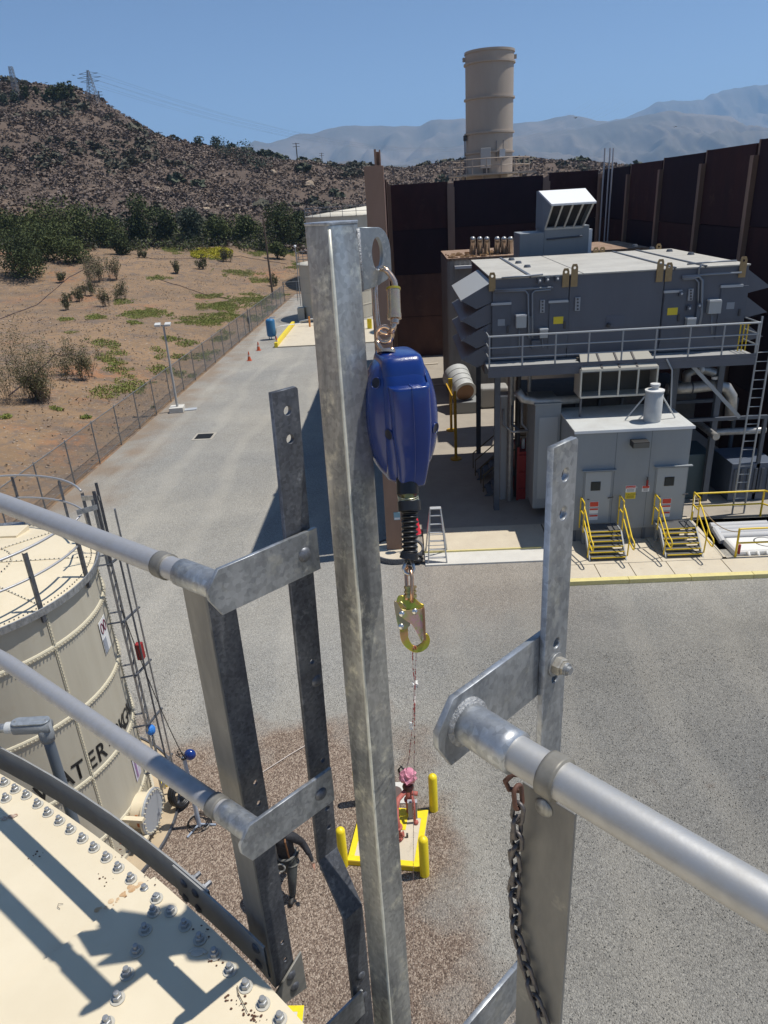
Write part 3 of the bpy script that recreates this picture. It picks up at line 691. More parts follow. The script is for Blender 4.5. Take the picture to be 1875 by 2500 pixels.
# dense undergrowth under the tree line
vs = []
for dx in range(-40, 672, 7):
    g = ground_at(dx*D2S, (533+6*math.sin(dx*.05))*D2S); dist = math.hypot(g.x, g.y); k = 1+.5*math.sin(dx*.13)+.4*math.sin(dx*.31)
    for j in range(4):
        c = (g.x*(1+.03*j)+RNG.normal()*1.2, g.y*(1+.03*j)+RNG.normal(), 0); h_ = (1.0+.55*k+.5*j)
        n = int(60+170*max(0, k-.7)); q = RNG.normal(size=(n, 3)); q /= np.linalg.norm(q, axis=1)[:, None]; q *= RNG.uniform(.5, 1, (n, 1))*np.array([2.4, 2.0, h_]); q[:, 2] = np.abs(q[:, 2]); vs.append(q+np.array([c[0], c[1], th(c[0], c[1])]))
P = np.concatenate(vs); n = len(P); k = RNG.uniform(size=n) < .5
for m_, kk, lb in ((leaf_m, k, 'dark green undergrowth filling the gaps below the tree line'), (scrub_g, ~k, 'dull olive brush mixed into the undergrowth below the tree line')):
    Q = P[kk]; o = fastmesh('undergrowth', leafcloud(Q, np.full((len(Q), 3), .1), len(Q), .20), quads(len(Q)), m_); tag(o, lb, 'undergrowth')
# boulders on the hill: a few that show
for i, (dx, dy, s_) in enumerate([(670,404,1.5),(590,377,1.1),(445,456,.8),(495,452,.8),(340,412,.8)]):
    p = ground_at(dx*D2S, dy*D2S); mb = MB(); mb.sphere((p.x, p.y, p.z+s_*.3), s_, 8, 6, (1.1,1,.7))
    mb.v = [(v[0]+s_*.8*noise.noise(Vector(v)*.9), v[1], v[2]+s_*.7*noise.noise(Vector(v)*.9+Vector((5,0,0)))) for v in mb.v]
    lb = ['pale tan boulder largest on the right part of the ridge','pale boulder among the green bushes on the ridge','low tan rock above the middle trees','low tan rock right of the other one above the trees','small pale rock mid hill left','small pale rock high on the hill','tan rock mid hill below the green bushes','small tan rock right of it below the big boulder','pale rock high on the left slope','pale rock just under the power pylon'][i]
    tag(mb.build('boulder', mat('tan_boulder', (.46,.36,.25), .9, 0, (.36,.27,.19), .8)), lb, 'boulder', 'boulders on the hill')
# hilltop trees
for dx, dy, w_, h_, k, lb in [(10,222,28,24,'bush','dark bush at the left edge of the hilltop'),(32,222,22,26,'bush','dark bush right of the leftmost on the hilltop'),(57,212,20,28,'tree','single round tree on the hilltop by the radio mast'),
    (81,212,9,20,'tall','small thin palm like tree on the hilltop'),(112,215,20,24,'tree','first tree of the dark clump on the hilltop'),(124,216,20,28,'tree','second tree of the dark hilltop clump'),(136,216,18,28,'tall','third tree of the dark hilltop clump'),
    (146,217,16,30,'tall','fourth and tall tree of the dark hilltop clump'),(157,217,18,32,'tall','rightmost pointed tree of the dark hilltop clump'),(98,215,12,14,'bush','low bush left of the dark hilltop clump'),
    (430,314,24,18,'bush','round bush on the ridge left of the bigger one'),(466,318,34,26,'bush','bigger round dark bush on the ridge skyline'),(490,338,60,30,'bush','wide dark green thicket below the ridge bushes'),
    (530,352,70,44,'bush','largest dark green thicket on the mid ridge'),(566,362,50,24,'bush','dark thicket right of the largest one'),(706,352,20,14,'bush','small round ridge bush right of the power pole'),(738,350,22,14,'bush','ridge bush second right of the power pole')]:
    b_ = ground_at(dx*D2S, (dy+3)*D2S, 100, 330); dist = math.hypot(b_.x, b_.y); kk = dist/F*D2S
    plant('hilltop_tree' if k != 'bush' else 'ridge_bush', lb, 'tree' if k != 'bush' else 'bush', b_, w_*kk, h_*kk, leaf_d if k != 'bush' else leaf_b, 420, dist/F*D2S*1.6, k, 'trees and bushes on the ridge', seed=int(dx))
# dry litter and dead stalks on the bank
n = 26000; X = RNG.uniform(-95, -15.9, n*2); Y = RNG.uniform(20, 128, n*2); k = (X < fence_x(Y)-.4) & (fbm(X/3.1+4, Y/3.1, 4) > .02); X, Y = X[k][:n], Y[k][:n]; n = len(X)
P = np.c_[X, Y, terr(X, Y)+RNG.uniform(.0, .10, n)]
o = fastmesh('dry_litter', leafcloud(P, np.full((n, 3), .03), n, .085, flat=.35), quads(n), leafmat('dry_litter_stalks', (.14,.105,.078), (.30,.235,.165), .8)); tag(o, 'dry litter and dead stalks thinly covering the dirt bank', 'litter')
# rubble on the bank
nS = 3200; X = RNG.uniform(-75, -16, nS*2); Y = RNG.uniform(24, 120, nS*2); k = (X < fence_x(Y)-.5) & (fbm(X/6, Y/6) > -.1); X, Y = X[k][:nS], Y[k][:nS]; n = len(X)
rr = .025+.10*RNG.uniform(0, 1, n)**3; V = oc[None]*rr[:, None, None]*RNG.uniform(.6, 1.4, (n, 6, 1)); Z = terr(X, Y)
V = V+np.stack([X, Y, Z+.02], -1)[:, None]
o = fastmesh('bank_rubble', V.reshape(-1, 3), (of[None]+(np.arange(n)*6)[:, None, None]).reshape(-1, 3), mat('pale_rubble', (.42,.35,.28), .9, 0, (.30,.23,.17), 2.0)); tag(o, 'loose pale rubble strewn over the dirt bank', 'rubble')
# drip lines on the bank
for i, pts in enumerate([[(0,690),(80,660),(150,600),(230,560)],[(230,535),(330,560),(420,560),(520,555),(640,575)],[(20,860),(120,770),(190,770)],[(330,600),(450,640),(560,655)]]):
    mb = MB(); P = []
    for a in range(len(pts)-1):
        for t_ in range(6):
            f = t_/6; g = ground_at((pts[a][0]*(1-f)+pts[a+1][0]*f)*D2S, (pts[a][1]*(1-f)+pts[a+1][1]*f)*D2S); P.append(g+Vector((0,0,.05)))
    mb.tube(P, .035, 5); tag(mb.build('irrigation_hose', mat('dark_purple_hose', (.05,.025,.03), .6)), ['dark irrigation hose lying across the left bank','dark irrigation hose running along the upper bank','short dark hose under the big sprawling shrub','dark hose crossing the middle of the bank'][i], 'hose', 'irrigation hoses on the bank')
# ================================================================ COMPOUND WALLS
def hcol(mb, x, y, z0, z1, w_=.32, d_=.32, axisx=True, tf=.025):
    # H section column, flanges across x if axisx
    if axisx:
        mb.box((x-w_/2, y-d_/2, z0), (x+w_/2, y-d_/2+tf, z1)); mb.box((x-w_/2, y+d_/2-tf, z0), (x+w_/2, y+d_/2, z1)); mb.box((x-tf/2, y-d_/2+tf, z0), (x+tf/2, y+d_/2-tf, z1))
    else:
        mb.box((x-d_/2, y-w_/2, z0), (x-d_/2+tf, y+w_/2, z1)); mb.box((x+d_/2-tf, y-w_/2, z0), (x+d_/2, y+w_/2, z1)); mb.box((x-d_/2+tf, y-tf/2, z0), (x+d_/2-tf, y+tf/2, z1))
# left wall, seen end on, with its broad end column
t = thing('sound_wall', 'left side wall of the compound seen from its end, behind the broad brown column', 'wall', (-.62, 38, 0))
for k in range(5):
    y0 = 22.75+k*6.4
    for j in range(4): MB().box((-.72, y0, .05+j*3.02), (-.52, y0+6.1, .03+(j+1)*3.02)).build('wall_panel', panel_m, t)
    mb = MB(); hcol(mb, -.62, y0+6.25, 0, 12.1, .34, .34, False); mb.build('post', brown, t)
t = thing('end_column', 'tall brown end column of the left wall standing on a round concrete footing', 'column', (-.62, 22.3, 0))
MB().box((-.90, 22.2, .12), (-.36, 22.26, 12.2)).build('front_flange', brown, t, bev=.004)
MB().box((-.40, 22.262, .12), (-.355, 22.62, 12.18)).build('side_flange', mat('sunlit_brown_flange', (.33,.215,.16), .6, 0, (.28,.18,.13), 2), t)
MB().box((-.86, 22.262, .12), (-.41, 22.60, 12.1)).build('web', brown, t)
mb = MB(); mb.box((-.60,22.30,12.1),(-.54,22.55,12.62)); mb.box((-.46,22.30,12.1),(-.42,22.55,12.60)); mb.box((-.54,22.42,12.1),(-.46,22.45,12.56)); mb.build('top_stub', brown, t)
mb = MB(); mb.lathe((-.52, 22.25, 0), [(0,.16),(.80,.16),(.84,.12),(.84,-.2)], 40); mb.build('footing', concrete, t, smooth=True)
mb = MB(); mb.lathe((-.52, 22.25, 0), [(.845,.02),(.845,.19),(.90,.19),(.90,.02)], 40); mb.build('footing_ring', galv_d, t, smooth=True)
# signs on the column
p = W(*S(862,1117), y=22.19); t = thing('column_sign', 'small pale blue notice on the brown end column', 'sign', (-.52, 22.19, 3.0))
zz = W(975, 1261, y=22.19); MB().box((-.60,22.175,zz.z-.12),(-.38,22.195,zz.z+.16)).build('board', mat('pale_blue_sign', (.22,.38,.45), .5), t)
MB().box((-.58,22.168,zz.z-.10),(-.40,22.174,zz.z-.03)).build('white_strip', sign_w, t)
# back wall
t = thing('sound_wall', 'dark brown panelled wall across the back of the compound', 'wall', (6.5, 55, 0))
bx = [-.95, 3.75, 10.4, 14.2]; tops = [12.12, 12.16, 12.28]
for k in range(3):
    for j in range(4):
        h = tops[k]/4; MB().box((bx[k]+.22, 55, .02+j*h), (bx[k+1]-.22, 55.2, -.015+(j+1)*h)).build('wall_panel', (panel_l if j < 2 else panel_m) if (j+k) % 2 or j == 0 else panel_n, t)
for k in range(3): MB().box((bx[k]+.25, 55.08, .03), (bx[k+1]-.25, 55.12, tops[k]-.1)).build('backing_sheet', panel_n, t)
for x in bx[1:3]:
    mb = MB(); hcol(mb, x, 54.98, 0, 11.75, .5, .40, True); mb.build('post', brown, t)
    MB().box((x-.2,55.02,11.75),(x+.2,55.18,12.0)).build('post_cap', brown, t)
mb = MB(); hcol(mb, 14.1, 54.9, 0, 12.0, .4, .4, True); mb.build('post', brown, t)
# right wall: runs toward the camera, tops rise slightly
t = thing('sound_wall', 'dark brown panelled wall along the right side of the compound', 'wall', (14.2, 40, 0))
ry_ = [54.4, 48.3, 42.5, 36.8, 31.6, 26.3]; rt = [12.28, 12.36, 12.45, 12.52, 12.63, 12.68]
for k in range(5):
    for j in range(4):
        h = rt[k]/4; MB().box((14.2, ry_[k]-.17, .02+j*h), (14.4, ry_[k+1]+.17, -.015+(j+1)*h)).build('wall_panel', panel_n if (j+k) % 2 else panel_m, t)
for k in range(6):
    mb = MB(); hcol(mb, 14.18, ry_[k], 0, rt[min(k,4)]-.55, .30, .36, False); mb.build('post', brown, t)
    MB().box((14.22, ry_[k]-.13, rt[min(k,4)]-.55), (14.38, ry_[k]+.02, rt[min(k,4)])).build('post_top', brown, t)
for k in range(5): MB().box((14.28, ry_[k+1]+.1, .03), (14.32, ry_[k]-.1, rt[k]-.1)).build('backing_sheet', panel_n, t)
# poles standing in the far right corner
for i, (dx, top) in enumerate([(1302, 320), (1313, 320), (1320, 320)]):
    x = W(*S(dx, 400), y=50).x; z1 = W(*S(dx, top), y=50).z
    mb = MB(); mb.cyl((x, 50, 0), (x, 50, z1), .05, 8); o = mb.build('lightning_pole', mat('pale_pole', (.45,.45,.46), .5, .3), smooth=True)
    tag(o, ['thin pale pole left of the pair in the far wall corner', 'left pole of the close pair before the corner of the wall', 'right pole of the close pair before the corner of the wall'][i], 'pole', 'poles in the compound corner')
# ================================================================ SLABS
c = struct(MB().box((-.34, 23.9, -.2), (14.1, 54.8, .10)).build('compound_floor', conc_in, bev=.01))
c = struct(MB().box((.40, 21.15, -.2), (4.72, 22.05, .06)).build('apron_strip', concrete_l, bev=.01))
c = struct(MB().box((.40, 22.052, -.2), (4.72, 23.898, .10)).build('apron_slab', concrete, bev=.01))
c = struct(MB().box((.40, 22.0, .0), (4.4, 22.06, .115)).build('apron_edge_line', curb_y))

def root_struct(name, loc=(0,0,0)):
    o = bpy.data.objects.new(name, None); COL.objects.link(o); o.location = loc; ORG[o] = Vector(loc); o['kind'] = 'structure'; return o
fs = root_struct('front_slab', (9, 21, 0))
xs = [4.76, 5.85, 6.95, 8.15, 9.9, 11.6, 13.4, 16.0]
for k in range(7): MB().box((xs[k]+.012, 19.72, -.2), (xs[k+1]-.012, 20.62, .12)).build('slab_panel', concrete, fs, bev=.006)
for a, b_ in ((4.76, 8.05), (8.05, 10.0), (14.6, 16.0)): MB().box((a+.012, 20.645, -.2), (b_-.012, 23.88, .12)).build('slab_panel', concrete, fs, bev=.006)
for k in range(6): MB().box((4.76+k*1.9, 19.5, -.2), (4.76+(k+1)*1.9-.01, 19.71, .15)).build('kerb', curb_y, fs, bev=.012)
MB().box((10.0, 20.645, -.9), (14.6, 23.88, -.75)).build('pit_floor', dark2, fs)
mb = MB(); mb.box((10.0,20.645,-.75),(10.12,23.88,.115)); mb.box((10.0,20.645,-.75),(14.6,20.76,.115)); mb.build('pit_wall', concrete, fs)
MB().box((10.13, 21.5, -.1), (14.6, 23.88, .0)).build('pit_slab', mat('pit_slab_concrete', (.20,.19,.175), .8, 0, (.15,.145,.135), 2), fs)

# ================================================================ FENCE
t = thing('chain_link_fence', 'long chain link fence with steel posts between the gravel yard and the dirt bank', 'fence', (-15.2, 55, 0))
fence_m = mat('fence_steel', (.20,.205,.21), .55, .4)
y = 16.0; ysf = []
while y < 92: ysf.append(y); y += 2.95
HF = 2.05
def fz(y): return 0.0
for yy in ysf:
    x = fence_x(yy); mb = MB(); mb.cyl((x, yy, -.1), (x, yy, HF), .034, 8); mb.cyl((x, yy, HF), (x, yy, HF+.06), .04, 8, r2=.012)
    mb.build('post', fence_m, t, smooth=True)
mb = MB(); mb.tube([(fence_x(y_), y_, HF-.03) for y_ in (16, 40, 65, 92)], .024, 8); mb.build('top_rail', fence_m, t, smooth=True)
mb = MB(); mb.tube([(fence_x(y_), y_, .12) for y_ in (16, 40, 65, 92)], .012, 5); mb.build('tension_wire', fence_m, t)
pitch = .085; A0 = np.arange(16-HF, 91.7, pitch); vv = []; 
for sgn in (1, -1):
    ya = A0 if sgn > 0 else A0+HF; yb = ya+sgn*(HF-.1)
    xa, xb = fence_x(ya), fence_x(yb); r_ = .0034
    for (ox, oy) in ((r_, 0), (-r_*.5, r_), (-r_*.5, -r_)):
        vv.append(np.stack([np.c_[xa+ox, ya+oy, np.full_like(ya, .05)], np.c_[xb+ox, yb+oy, np.full_like(ya, HF-.04)]], 1))
V = []; Fq = []
for g in range(2):
    arr = np.stack(vv[g*3:g*3+3], 1)          # (n,3,2,3)
    k0 = sum(len(v) for v in V); n = len(arr); V.append(arr.reshape(-1, 3)); base = k0+np.arange(n)*6
    for j in range(3):
        j2 = (j+1) % 3; Fq.append(np.stack([base+j*2, base+j2*2, base+j2*2+1, base+j*2+1], 1))
ms = fastmesh('wire_mesh', np.concatenate(V), np.concatenate(Fq), fence_m, t)
# return fence at the far end
t = thing('chain_link_fence', 'short chain link fence closing the yard at its far end beside the tanks', 'fence', (-12, 92, 0))
for k in range(4): MB().cyl((-14.6+k*1.6, 92+k*.3, 0), (-14.6+k*1.6, 92+k*.3, HF+.4), .04, 8).build('post', fence_m, t)
MB().tube([(-14.6,92,HF+.35),(-9.8,92.9,HF+.35)], .03, 6).build('top_rail', fence_m, t)
for k in range(9): MB().tube([(-14.6,92,.2+k*.24),(-9.8,92.9,.2+k*.24)], .012, 4).build('wire', fence_m, t)
# gate hardware: box on a fence post
for yy, lb in ((70.5, 'small grey box with cables fixed to the fence near the blue vessel'),):
    x = fence_x(yy)+.12; t = thing('fence_box', lb, 'box', (x, yy, 1)); MB().box((x-.08, yy-.2, .9), (x+.1, yy+.2, 1.5)).build('cabinet', fence_m, t); MB().cyl((x, yy, .0), (x, yy, 2.3), .05, 6).build('pole', fence_m, t)
# ================================================================ light pole, cover, drain, cones, vessel, pad
b0 = W(*S(385,889), z=0)
t = thing('light_pole', 'grey light pole with two floodlights on a concrete block beside the fence', 'light pole', b0)
mb = MB(); mb.obox((b0.x-.42, b0.y-.42, 0), (.84,.1,0), (-.1,.84,0), (0,0,.32)); mb.build('concrete_block', concrete_l, t, bev=.02)
mb = MB(); mb.cyl((b0.x, b0.y, .32), (b0.x+.02, b0.y, 5.2), .075, 10, r2=.055); mb.build('pole', mat('pale_grey_pole', (.40,.40,.39), .5), t, smooth=True)
mb = MB(); mb.bar((b0.x-.3, b0.y, 5.2), (b0.x+.3, b0.y, 5.2), .06, .06); mb.build('crossarm', fence_m, t)
for s_ in (-1, 1):
    mb = MB(); mb.obox((b0.x+s_*.3-.17, b0.y-.15, 5.16), (.34,0,0), (0,.26,.1), (0,-.03,.12)); mb.build('floodlight', mat('pale_lamp', (.60,.60,.58), .4), t, bev=.01)
b1 = W(*S(413,885), z=0); tag(MB().obox((b1.x-.42, b1.y-.3, 0), (.8,.15,0), (-.1,.5,0), (0,0,.05)).build('cover_plate', mat('grey_plate', (.40,.42,.44), .5)), 'flat grey cover plate lying on the gravel beside the light pole base', 'cover plate')
p = W(*S(441,943), z=0); t = thing('storm_drain', 'rectangular drain grate in a concrete frame in the gravel yard', 'drain', p)
MB().box((p.x-.56, p.y-.62, -.1), (p.x+.56, p.y+.62, .02)).build('frame', mat('drain_frame_concrete', (.42,.39,.33), .8, 0, (.36,.33,.28), 3), t, bev=.01)
for k in range(9): MB().box((p.x-.42, p.y-.42+k*.095, .021), (p.x+.42, p.y-.365+k*.095, .035)).build('bar', grate_m, t)
MB().box((p.x-.44, p.y-.45, .0205), (p.x+.44, p.y+.45, .024)).build('grate_bed', ink, t)
def cone(dx, dy, h, m, lb, z=0, xyz=None):
    p = xyz or W(*S(dx, dy), z=z); t = thing('traffic_cone', lb, 'traffic cone', p, 'traffic cones')
    MB().box((p.x-.19, p.y-.19, p.z), (p.x+.19, p.y+.19, p.z+.04)).build('base', m, t, bev=.01)
    MB().lathe((p.x, p.y, p.z+.04), [(.15,0),(.035,h-.04),(0,h-.03)], 14).build('cone_body', m, t, smooth=True)
    MB().lathe((p.x, p.y, p.z+.04), [(.152-.115*.42,h*.42),(.152-.115*.62,h*.62)], 14).build('stripe', mat('cone_stripe', (.55,.45,.40), .5), t, smooth=True)
cone(539, 779, .72, orange_m, 'small traffic cone standing nearest on the open gravel')
cone(559, 757, .72, orange_m, 'small traffic cone behind and right of the nearest one')
cone(599, 749, .9, orange_m, 'orange cone tucked against the end of the yellow kerb by the vessel')
p = W(*S(588,733), z=0); t = thing('blue_vessel', 'upright blue pressure vessel on short legs near the fence', 'pressure vessel', p)
MB().lathe((p.x, p.y, .25), [(0,0),(.30,.02),(.40,.10),(.42,.2),(.42,1.4),(.40,1.5),(.30,1.58),(0,1.62)], 20).build('shell', blue_v, t, smooth='all')
for k in range(3): a = k*2.1+.5; MB().cyl((p.x+.33*math.cos(a), p.y+.33*math.sin(a), 0), (p.x+.33*math.cos(a), p.y+.33*math.sin(a), .35), .04, 6).build('leg', blue_v, t)
MB().tube([(p.x, p.y, 1.85), (p.x, p.y, 1.97), (p.x+.5, p.y, 1.97)], .03, 6).build('pipe', blue_v, t)
mb = MB(); mb.tube([(p.x+.45, p.y-.1, .5), (p.x+.5, p.y-.1, 1.0), (p.x+.9, p.y, 1.15), (p.x+2.6, p.y+1, 1.15)], .035, 8); tag(mb.build('white_hose', white_m, smooth='all'), 'white hose curving from the blue vessel toward the yellow kerb', 'hose')
# pad with yellow kerb
t = root_struct('wash_pad', (-8, 67, 0))
MB().box((-10.85, 61.8, -.2), (-2.0, 74, .10)).build('slab', concrete, t)
k0 = tag(MB().obox((-11.15, 61.9, 0), (.3,0,0), (-.05,11.5,0), (0,0,.42)).build('yellow_kerb', yellow_b, bev=.02), 'long yellow kerb along the left side of the far concrete pad', 'kerb')
mb = MB(); mb.tube([(-10.2,72,.55),(-9.0,72.3,.7),(-7.5,72,.65),(-5,72.2,.7)], .09, 8); tag(mb.build('pad_pipe', mat('pipe_offwhite', (.5,.5,.48), .5), smooth='all'), 'off white pipe lying across the back of the far pad', 'pipe')
p = W(740, 657, y=72); tag(MB().cyl((-9.15,71.5,.1),(-9.15,71.5,1.1),.09,10).build('orange_bollard', mat('orange_paint', (.65,.25,.04), .5)), 'short orange post at the back of the far pad', 'bollard')
# yellow vessel, valves and posts right of the main post in the gap
for i, (dx, dy, hh, m, nm, lb, ct) in enumerate([(797,712,1.0,yellow_b,'yellow_bollard','yellow bollard far off between the galvanised post and the lifeline carabiner','bollard'),(801,712,1.0,yellow_b,'yellow_bollard','yellow bollard right of the other one in the narrow gap','bollard')]):
    p = W(*S(dx, dy), z=0); tag(MB().cyl(p, p+Vector((0,0,hh)), .14, 10).build(nm, m), lb, ct)
p = W(*S(792,682), z=0); t = thing('filter_vessel', 'pale yellow green upright vessel seen in the gap beside the galvanised post', 'vessel', p)
MB().lathe(p, [(0,.0),(.55,.0),(.55,2.2),(.4,2.5),(0,2.6)], 16).build('shell', mat('pale_yellow_green', (.45,.46,.16), .5), t, smooth=True)
MB().cyl(p+Vector((1.1,0,0)), p+Vector((1.1,0,1.5)), .2, 8).build('riser', pipe_ins, t)
# ================================================================ FAR TANKS
def far_tank(cx, cy, r, h, label, steps):
    t = thing('storage_tank', label, 'storage tank', (cx, cy, 0))
    for k in range(steps):
        MB().lathe((cx, cy, 0), [(r, h*k/steps+.03),(r, h*(k+1)/steps-.03)], 48).build('shell_ring', far_cream, t, smooth='all')
        MB().lathe((cx, cy, 0), [(r, h*(k+1)/steps-.04),(r+.03, h*(k+1)/steps-.03),(r+.03, h*(k+1)/steps+.02),(r, h*(k+1)/steps+.035)], 48).build('seam', far_cream, t)
    MB().lathe((cx, cy, h), [(r+.12,-.05),(r+.12,.03),(r*.5,.03+r*.055),(.3,.03+r*.10),(0,.03+r*.11)], 48).build('roof', far_roof, t, smooth='all')
    MB().lathe((cx, cy, h+r*.10), [(.6,0),(.6,.35),(.7,.36),(.4,.5),(0,.55)], 14).build('vent', far_roof, t)
    n = max(14, int(2*math.pi*r/1.9))
    for k in range(n):
        a = 2*math.pi*k/n; q = (cx+(r+.1)*math.cos(a), cy+(r+.1)*math.sin(a)); MB().cyl((*q, h-.1), (*q, h+1.1), .035, 5).build('railing_post', galv_d, t)
    for zz in (.55, 1.08): MB().torus((cx, cy, h+zz), r+.1, .03, (0,0,1), 64, 5).build('railing_rail', galv_d, t)
    return t
far_tank(-6.75, 78.5, 3.85, 5.5, 'smaller far cream tank with a pipe railing half hidden by the galvanised post', 4)
far_tank(-3.6, 112, 9.8, 9.35, 'largest far cream tank with a conical roof and white vent behind the smaller one', 4)
p = W(*S(655,690), z=0); tag(MB().box((-10.9, 76.2, 0), (-10.2, 77.2, 1.3)).build('equipment_cabinet', far_cream), 'low cream cabinet at the left foot of the smaller far tank', 'cabinet')
# utility pole on the bank, others on the ridge
b0 = W(*S(588,625), y=97); z0 = th(b0.x, 97); z1 = W(*S(577,470), y=97).z
t = thing('utility_pole', 'bare dark wooden pole standing on the bank near the far end of the fence', 'pole', (b0.x, 97, z0)); MB().tube([(b0.x, 97, z0-.3), (b0.x-.15, 97, z1)], [.15,.10], 8).build('shaft', wood_m, t)
t = thing('lamp_post', 'thin pale post with a small lamp beside the smaller far tank', 'light pole', (-12.1, 88, 0)); MB().cyl((-12.1,88,0),(-12.1,88,6.6),.06,6).build('shaft', pipe_ins, t); MB().sphere((-12.1,88,6.7),.16,8,6).build('lamp', white_m, t)
def ridge_pole(dx, dyb, dyt, lb, dist=None, arm=True):
    b_ = ground_at(dx*D2S, dyb*D2S, 60, 400); z1 = W(dx*D2S, dyt*D2S, y=b_.y).z
    t = thing('power_pole', lb, 'power pole', b_, 'power poles along the ridge'); MB().tube([b_-Vector((0,0,.5)), (b_.x, b_.y, z1)], [.22,.16], 6).build('shaft', wood_m, t)
    if arm:
        for q in (.3, 1.2): MB().bar((b_.x-1.2, b_.y, z1-q), (b_.x+1.2, b_.y, z1-q), .12, .14).build('crossarm', wood_m, t)
    return Vector((b_.x, b_.y, z1))
pp = [ridge_pole(643,350,308,'wooden power pole standing alone on the skyline left of the brown column'), ridge_pole(696,350,330,'short power pole on the ridge right of the taller one'), ridge_pole(345,298,284,'small power pole on the descending ridge line'), ridge_pole(246,262,248,'tiny power pole on the slope below the pylon'), ridge_pole(143,212,181,'wooden pole behind the dark hilltop trees'), ridge_pole(217,222,196,'wooden pole leaning beside the tall pylon')]
# lattice towers
def lattice(dx, dyb, dyt, wb, wt, lb, cat, arms=None, name='lattice_pylon'):
    b_ = ground_at(dx*D2S, (dyb)*D2S, 150, 330); z1 = W(dx*D2S, dyt*D2S, y=b_.y).z; hgt = z1-b_.z
    t = thing(name, lb, cat, b_); mb = MB(); n = 9; r_ = .055
    def cr(f, i): s_ = (wb*(1-f)+wt*f)/2; return Vector((b_.x+s_*(1 if i in (0,3) else -1), b_.y+s_*(1 if i in (0,1) else -1), b_.z-.5+(hgt+.5)*f))
    for i in range(4): mb.bar(cr(0,i), cr(1,i), .10, .10)
    mb.build('tower_leg', mat('pylon_steel', (.22,.23,.25), .6, .3), t); mb = MB()
    for k in range(n):
        f0, f1 = (k/n)**.8, ((k+1)/n)**.8
        for i in range(4): mb.bar(cr(f0,i), cr(f1,(i+1)%4), r_, r_); mb.bar(cr(f0,(i+1)%4), cr(f1,i), r_, r_); mb.bar(cr(f1,i), cr(f1,(i+1)%4), r_, r_)
    mb.build('tower_bracing', MATS['pylon_steel'], t); tips = []
    for (f, half) in (arms or []):
        c0 = b_+Vector((0,0,hgt*f)); a_ = MB(); 
        for s_ in (-1, 1): a_.bar(c0+Vector((0,0,.5)), c0+Vector((s_*half,0,0)), .1, .1); a_.bar(c0-Vector((0,0,.3)), c0+Vector((s_*half,0,0)), .1, .1)
        a_.build('cross_arm', MATS['pylon_steel'], t); tips.append((c0-Vector((half,0,0)), c0+Vector((half,0,0))))
    return tips, b_
tips, pyb = lattice(203, 222, 151, 3.4, .5, 'lattice power pylon with cross arms on the hilltop', 'pylon', [(.90,3.0),(.78,3.8),(.66,3.0)])
lattice(38, 212, 143, 1.6, .9, 'slim lattice radio mast leaning left on the hilltop', 'radio mast', name='radio_mast')
# power lines toward the right
wire_m = mat('overhead_wire', (.13,.14,.16), .6)
i = 0
for (l, r_) in tips:
    for q in (l, r_):
        end = Vector((150+i*6, 620, q.z+18)); P = []
        for k in range(17):
            f = k/16; v = q.lerp(end, f); v.z -= 30*4*f*(1-f)*.9; P.append(v)
        mb = MB(); mb.tube(P, .02, 3, caps=False); tag(mb.build('power_line', wire_m), ['power line strung from the pylon top arm, outer left','power line strung from the pylon top arm, outer right','power line from the pylon middle arm, left end','power line from the pylon middle arm, right end','power line from the pylon lowest arm, left end','power line from the pylon lowest arm, right end'][i], 'power line', 'power lines across the sky'); i += 1
# ================================================================ STACK
cx_ = (W(1137,300,y=68).x+W(1252,300,y=68).x)/2; rs = (W(1252,300,y=68).x-W(1137,300,y=68).x)/2
t = thing('exhaust_stack', 'tall tan steel exhaust stack with ring stiffeners rising behind the back wall', 'smokestack', (cx_, 68, 0))
stack_m = mat('tan_stack_paint', (.40,.335,.27), .55, 0, (.36,.30,.24), 1.2, 5, .35, .7, (1,1,.2))
zt = W(1195,130,y=68).z
rings = [W(1195, q*D2S, y=68).z for q in (128+10, 209+5, 288, 330)]
zs = [0]+sorted(rings)+[zt]
for k in range(len(zs)-1): MB().lathe((cx_, 68, 0), [(rs, zs[k]+.01),(rs, zs[k+1]-.01)], 64).build('shell_section', stack_m, t, smooth='all')
for z_ in rings: MB().lathe((cx_, 68, 0), [(rs-.01,z_-.09),(rs+.13,z_-.07),(rs+.13,z_+.06),(rs-.01,z_+.08)], 64).build('stiffener_ring', stack_m, t)
MB().lathe((cx_, 68, 0), [(rs,zt-.05),(rs+.07,zt-.05),(rs+.07,zt+.12),(rs-.08,zt+.12),(rs-.08,zt-3)], 64).build('top_rim', stack_m, t)
for a in (0.05, 3.1): MB().box((cx_+(rs+.02)*math.cos(a)-.2, 68-.1, zt-.5), (cx_+(rs+.02)*math.cos(a)+.2, 68.1, zt-.2)).build('lifting_lug', stack_m, t)
zp = W(*S(1060,374), y=65.5).z
pf = mat('tan_platform_steel', (.36,.29,.23), .6)
MB().lathe((cx_, 68, zp), [(rs+.1,-.12),(rs+1.5,-.12),(rs+1.5,.0),(rs+.1,.0)], 40).build('platform', pf, t)
MB().box((cx_-rs-1.0, 65.2, zp-.15), (cx_+rs+1.6, 66.6, zp-.02)).build('platform', pf, t)
for zz in (.55, 1.1):
    MB().torus((cx_, 68, zp+zz), rs+1.45, .035, (0,0,1), 48, 5).build('railing_rail', pf, t)
for k in range(18):
    a = 2*math.pi*k/18; q = (cx_+(rs+1.45)*math.cos(a), 68+(rs+1.45)*math.sin(a)); MB().cyl((*q, zp), (*q, zp+1.1), .04, 5).build('railing_post', pf, t)
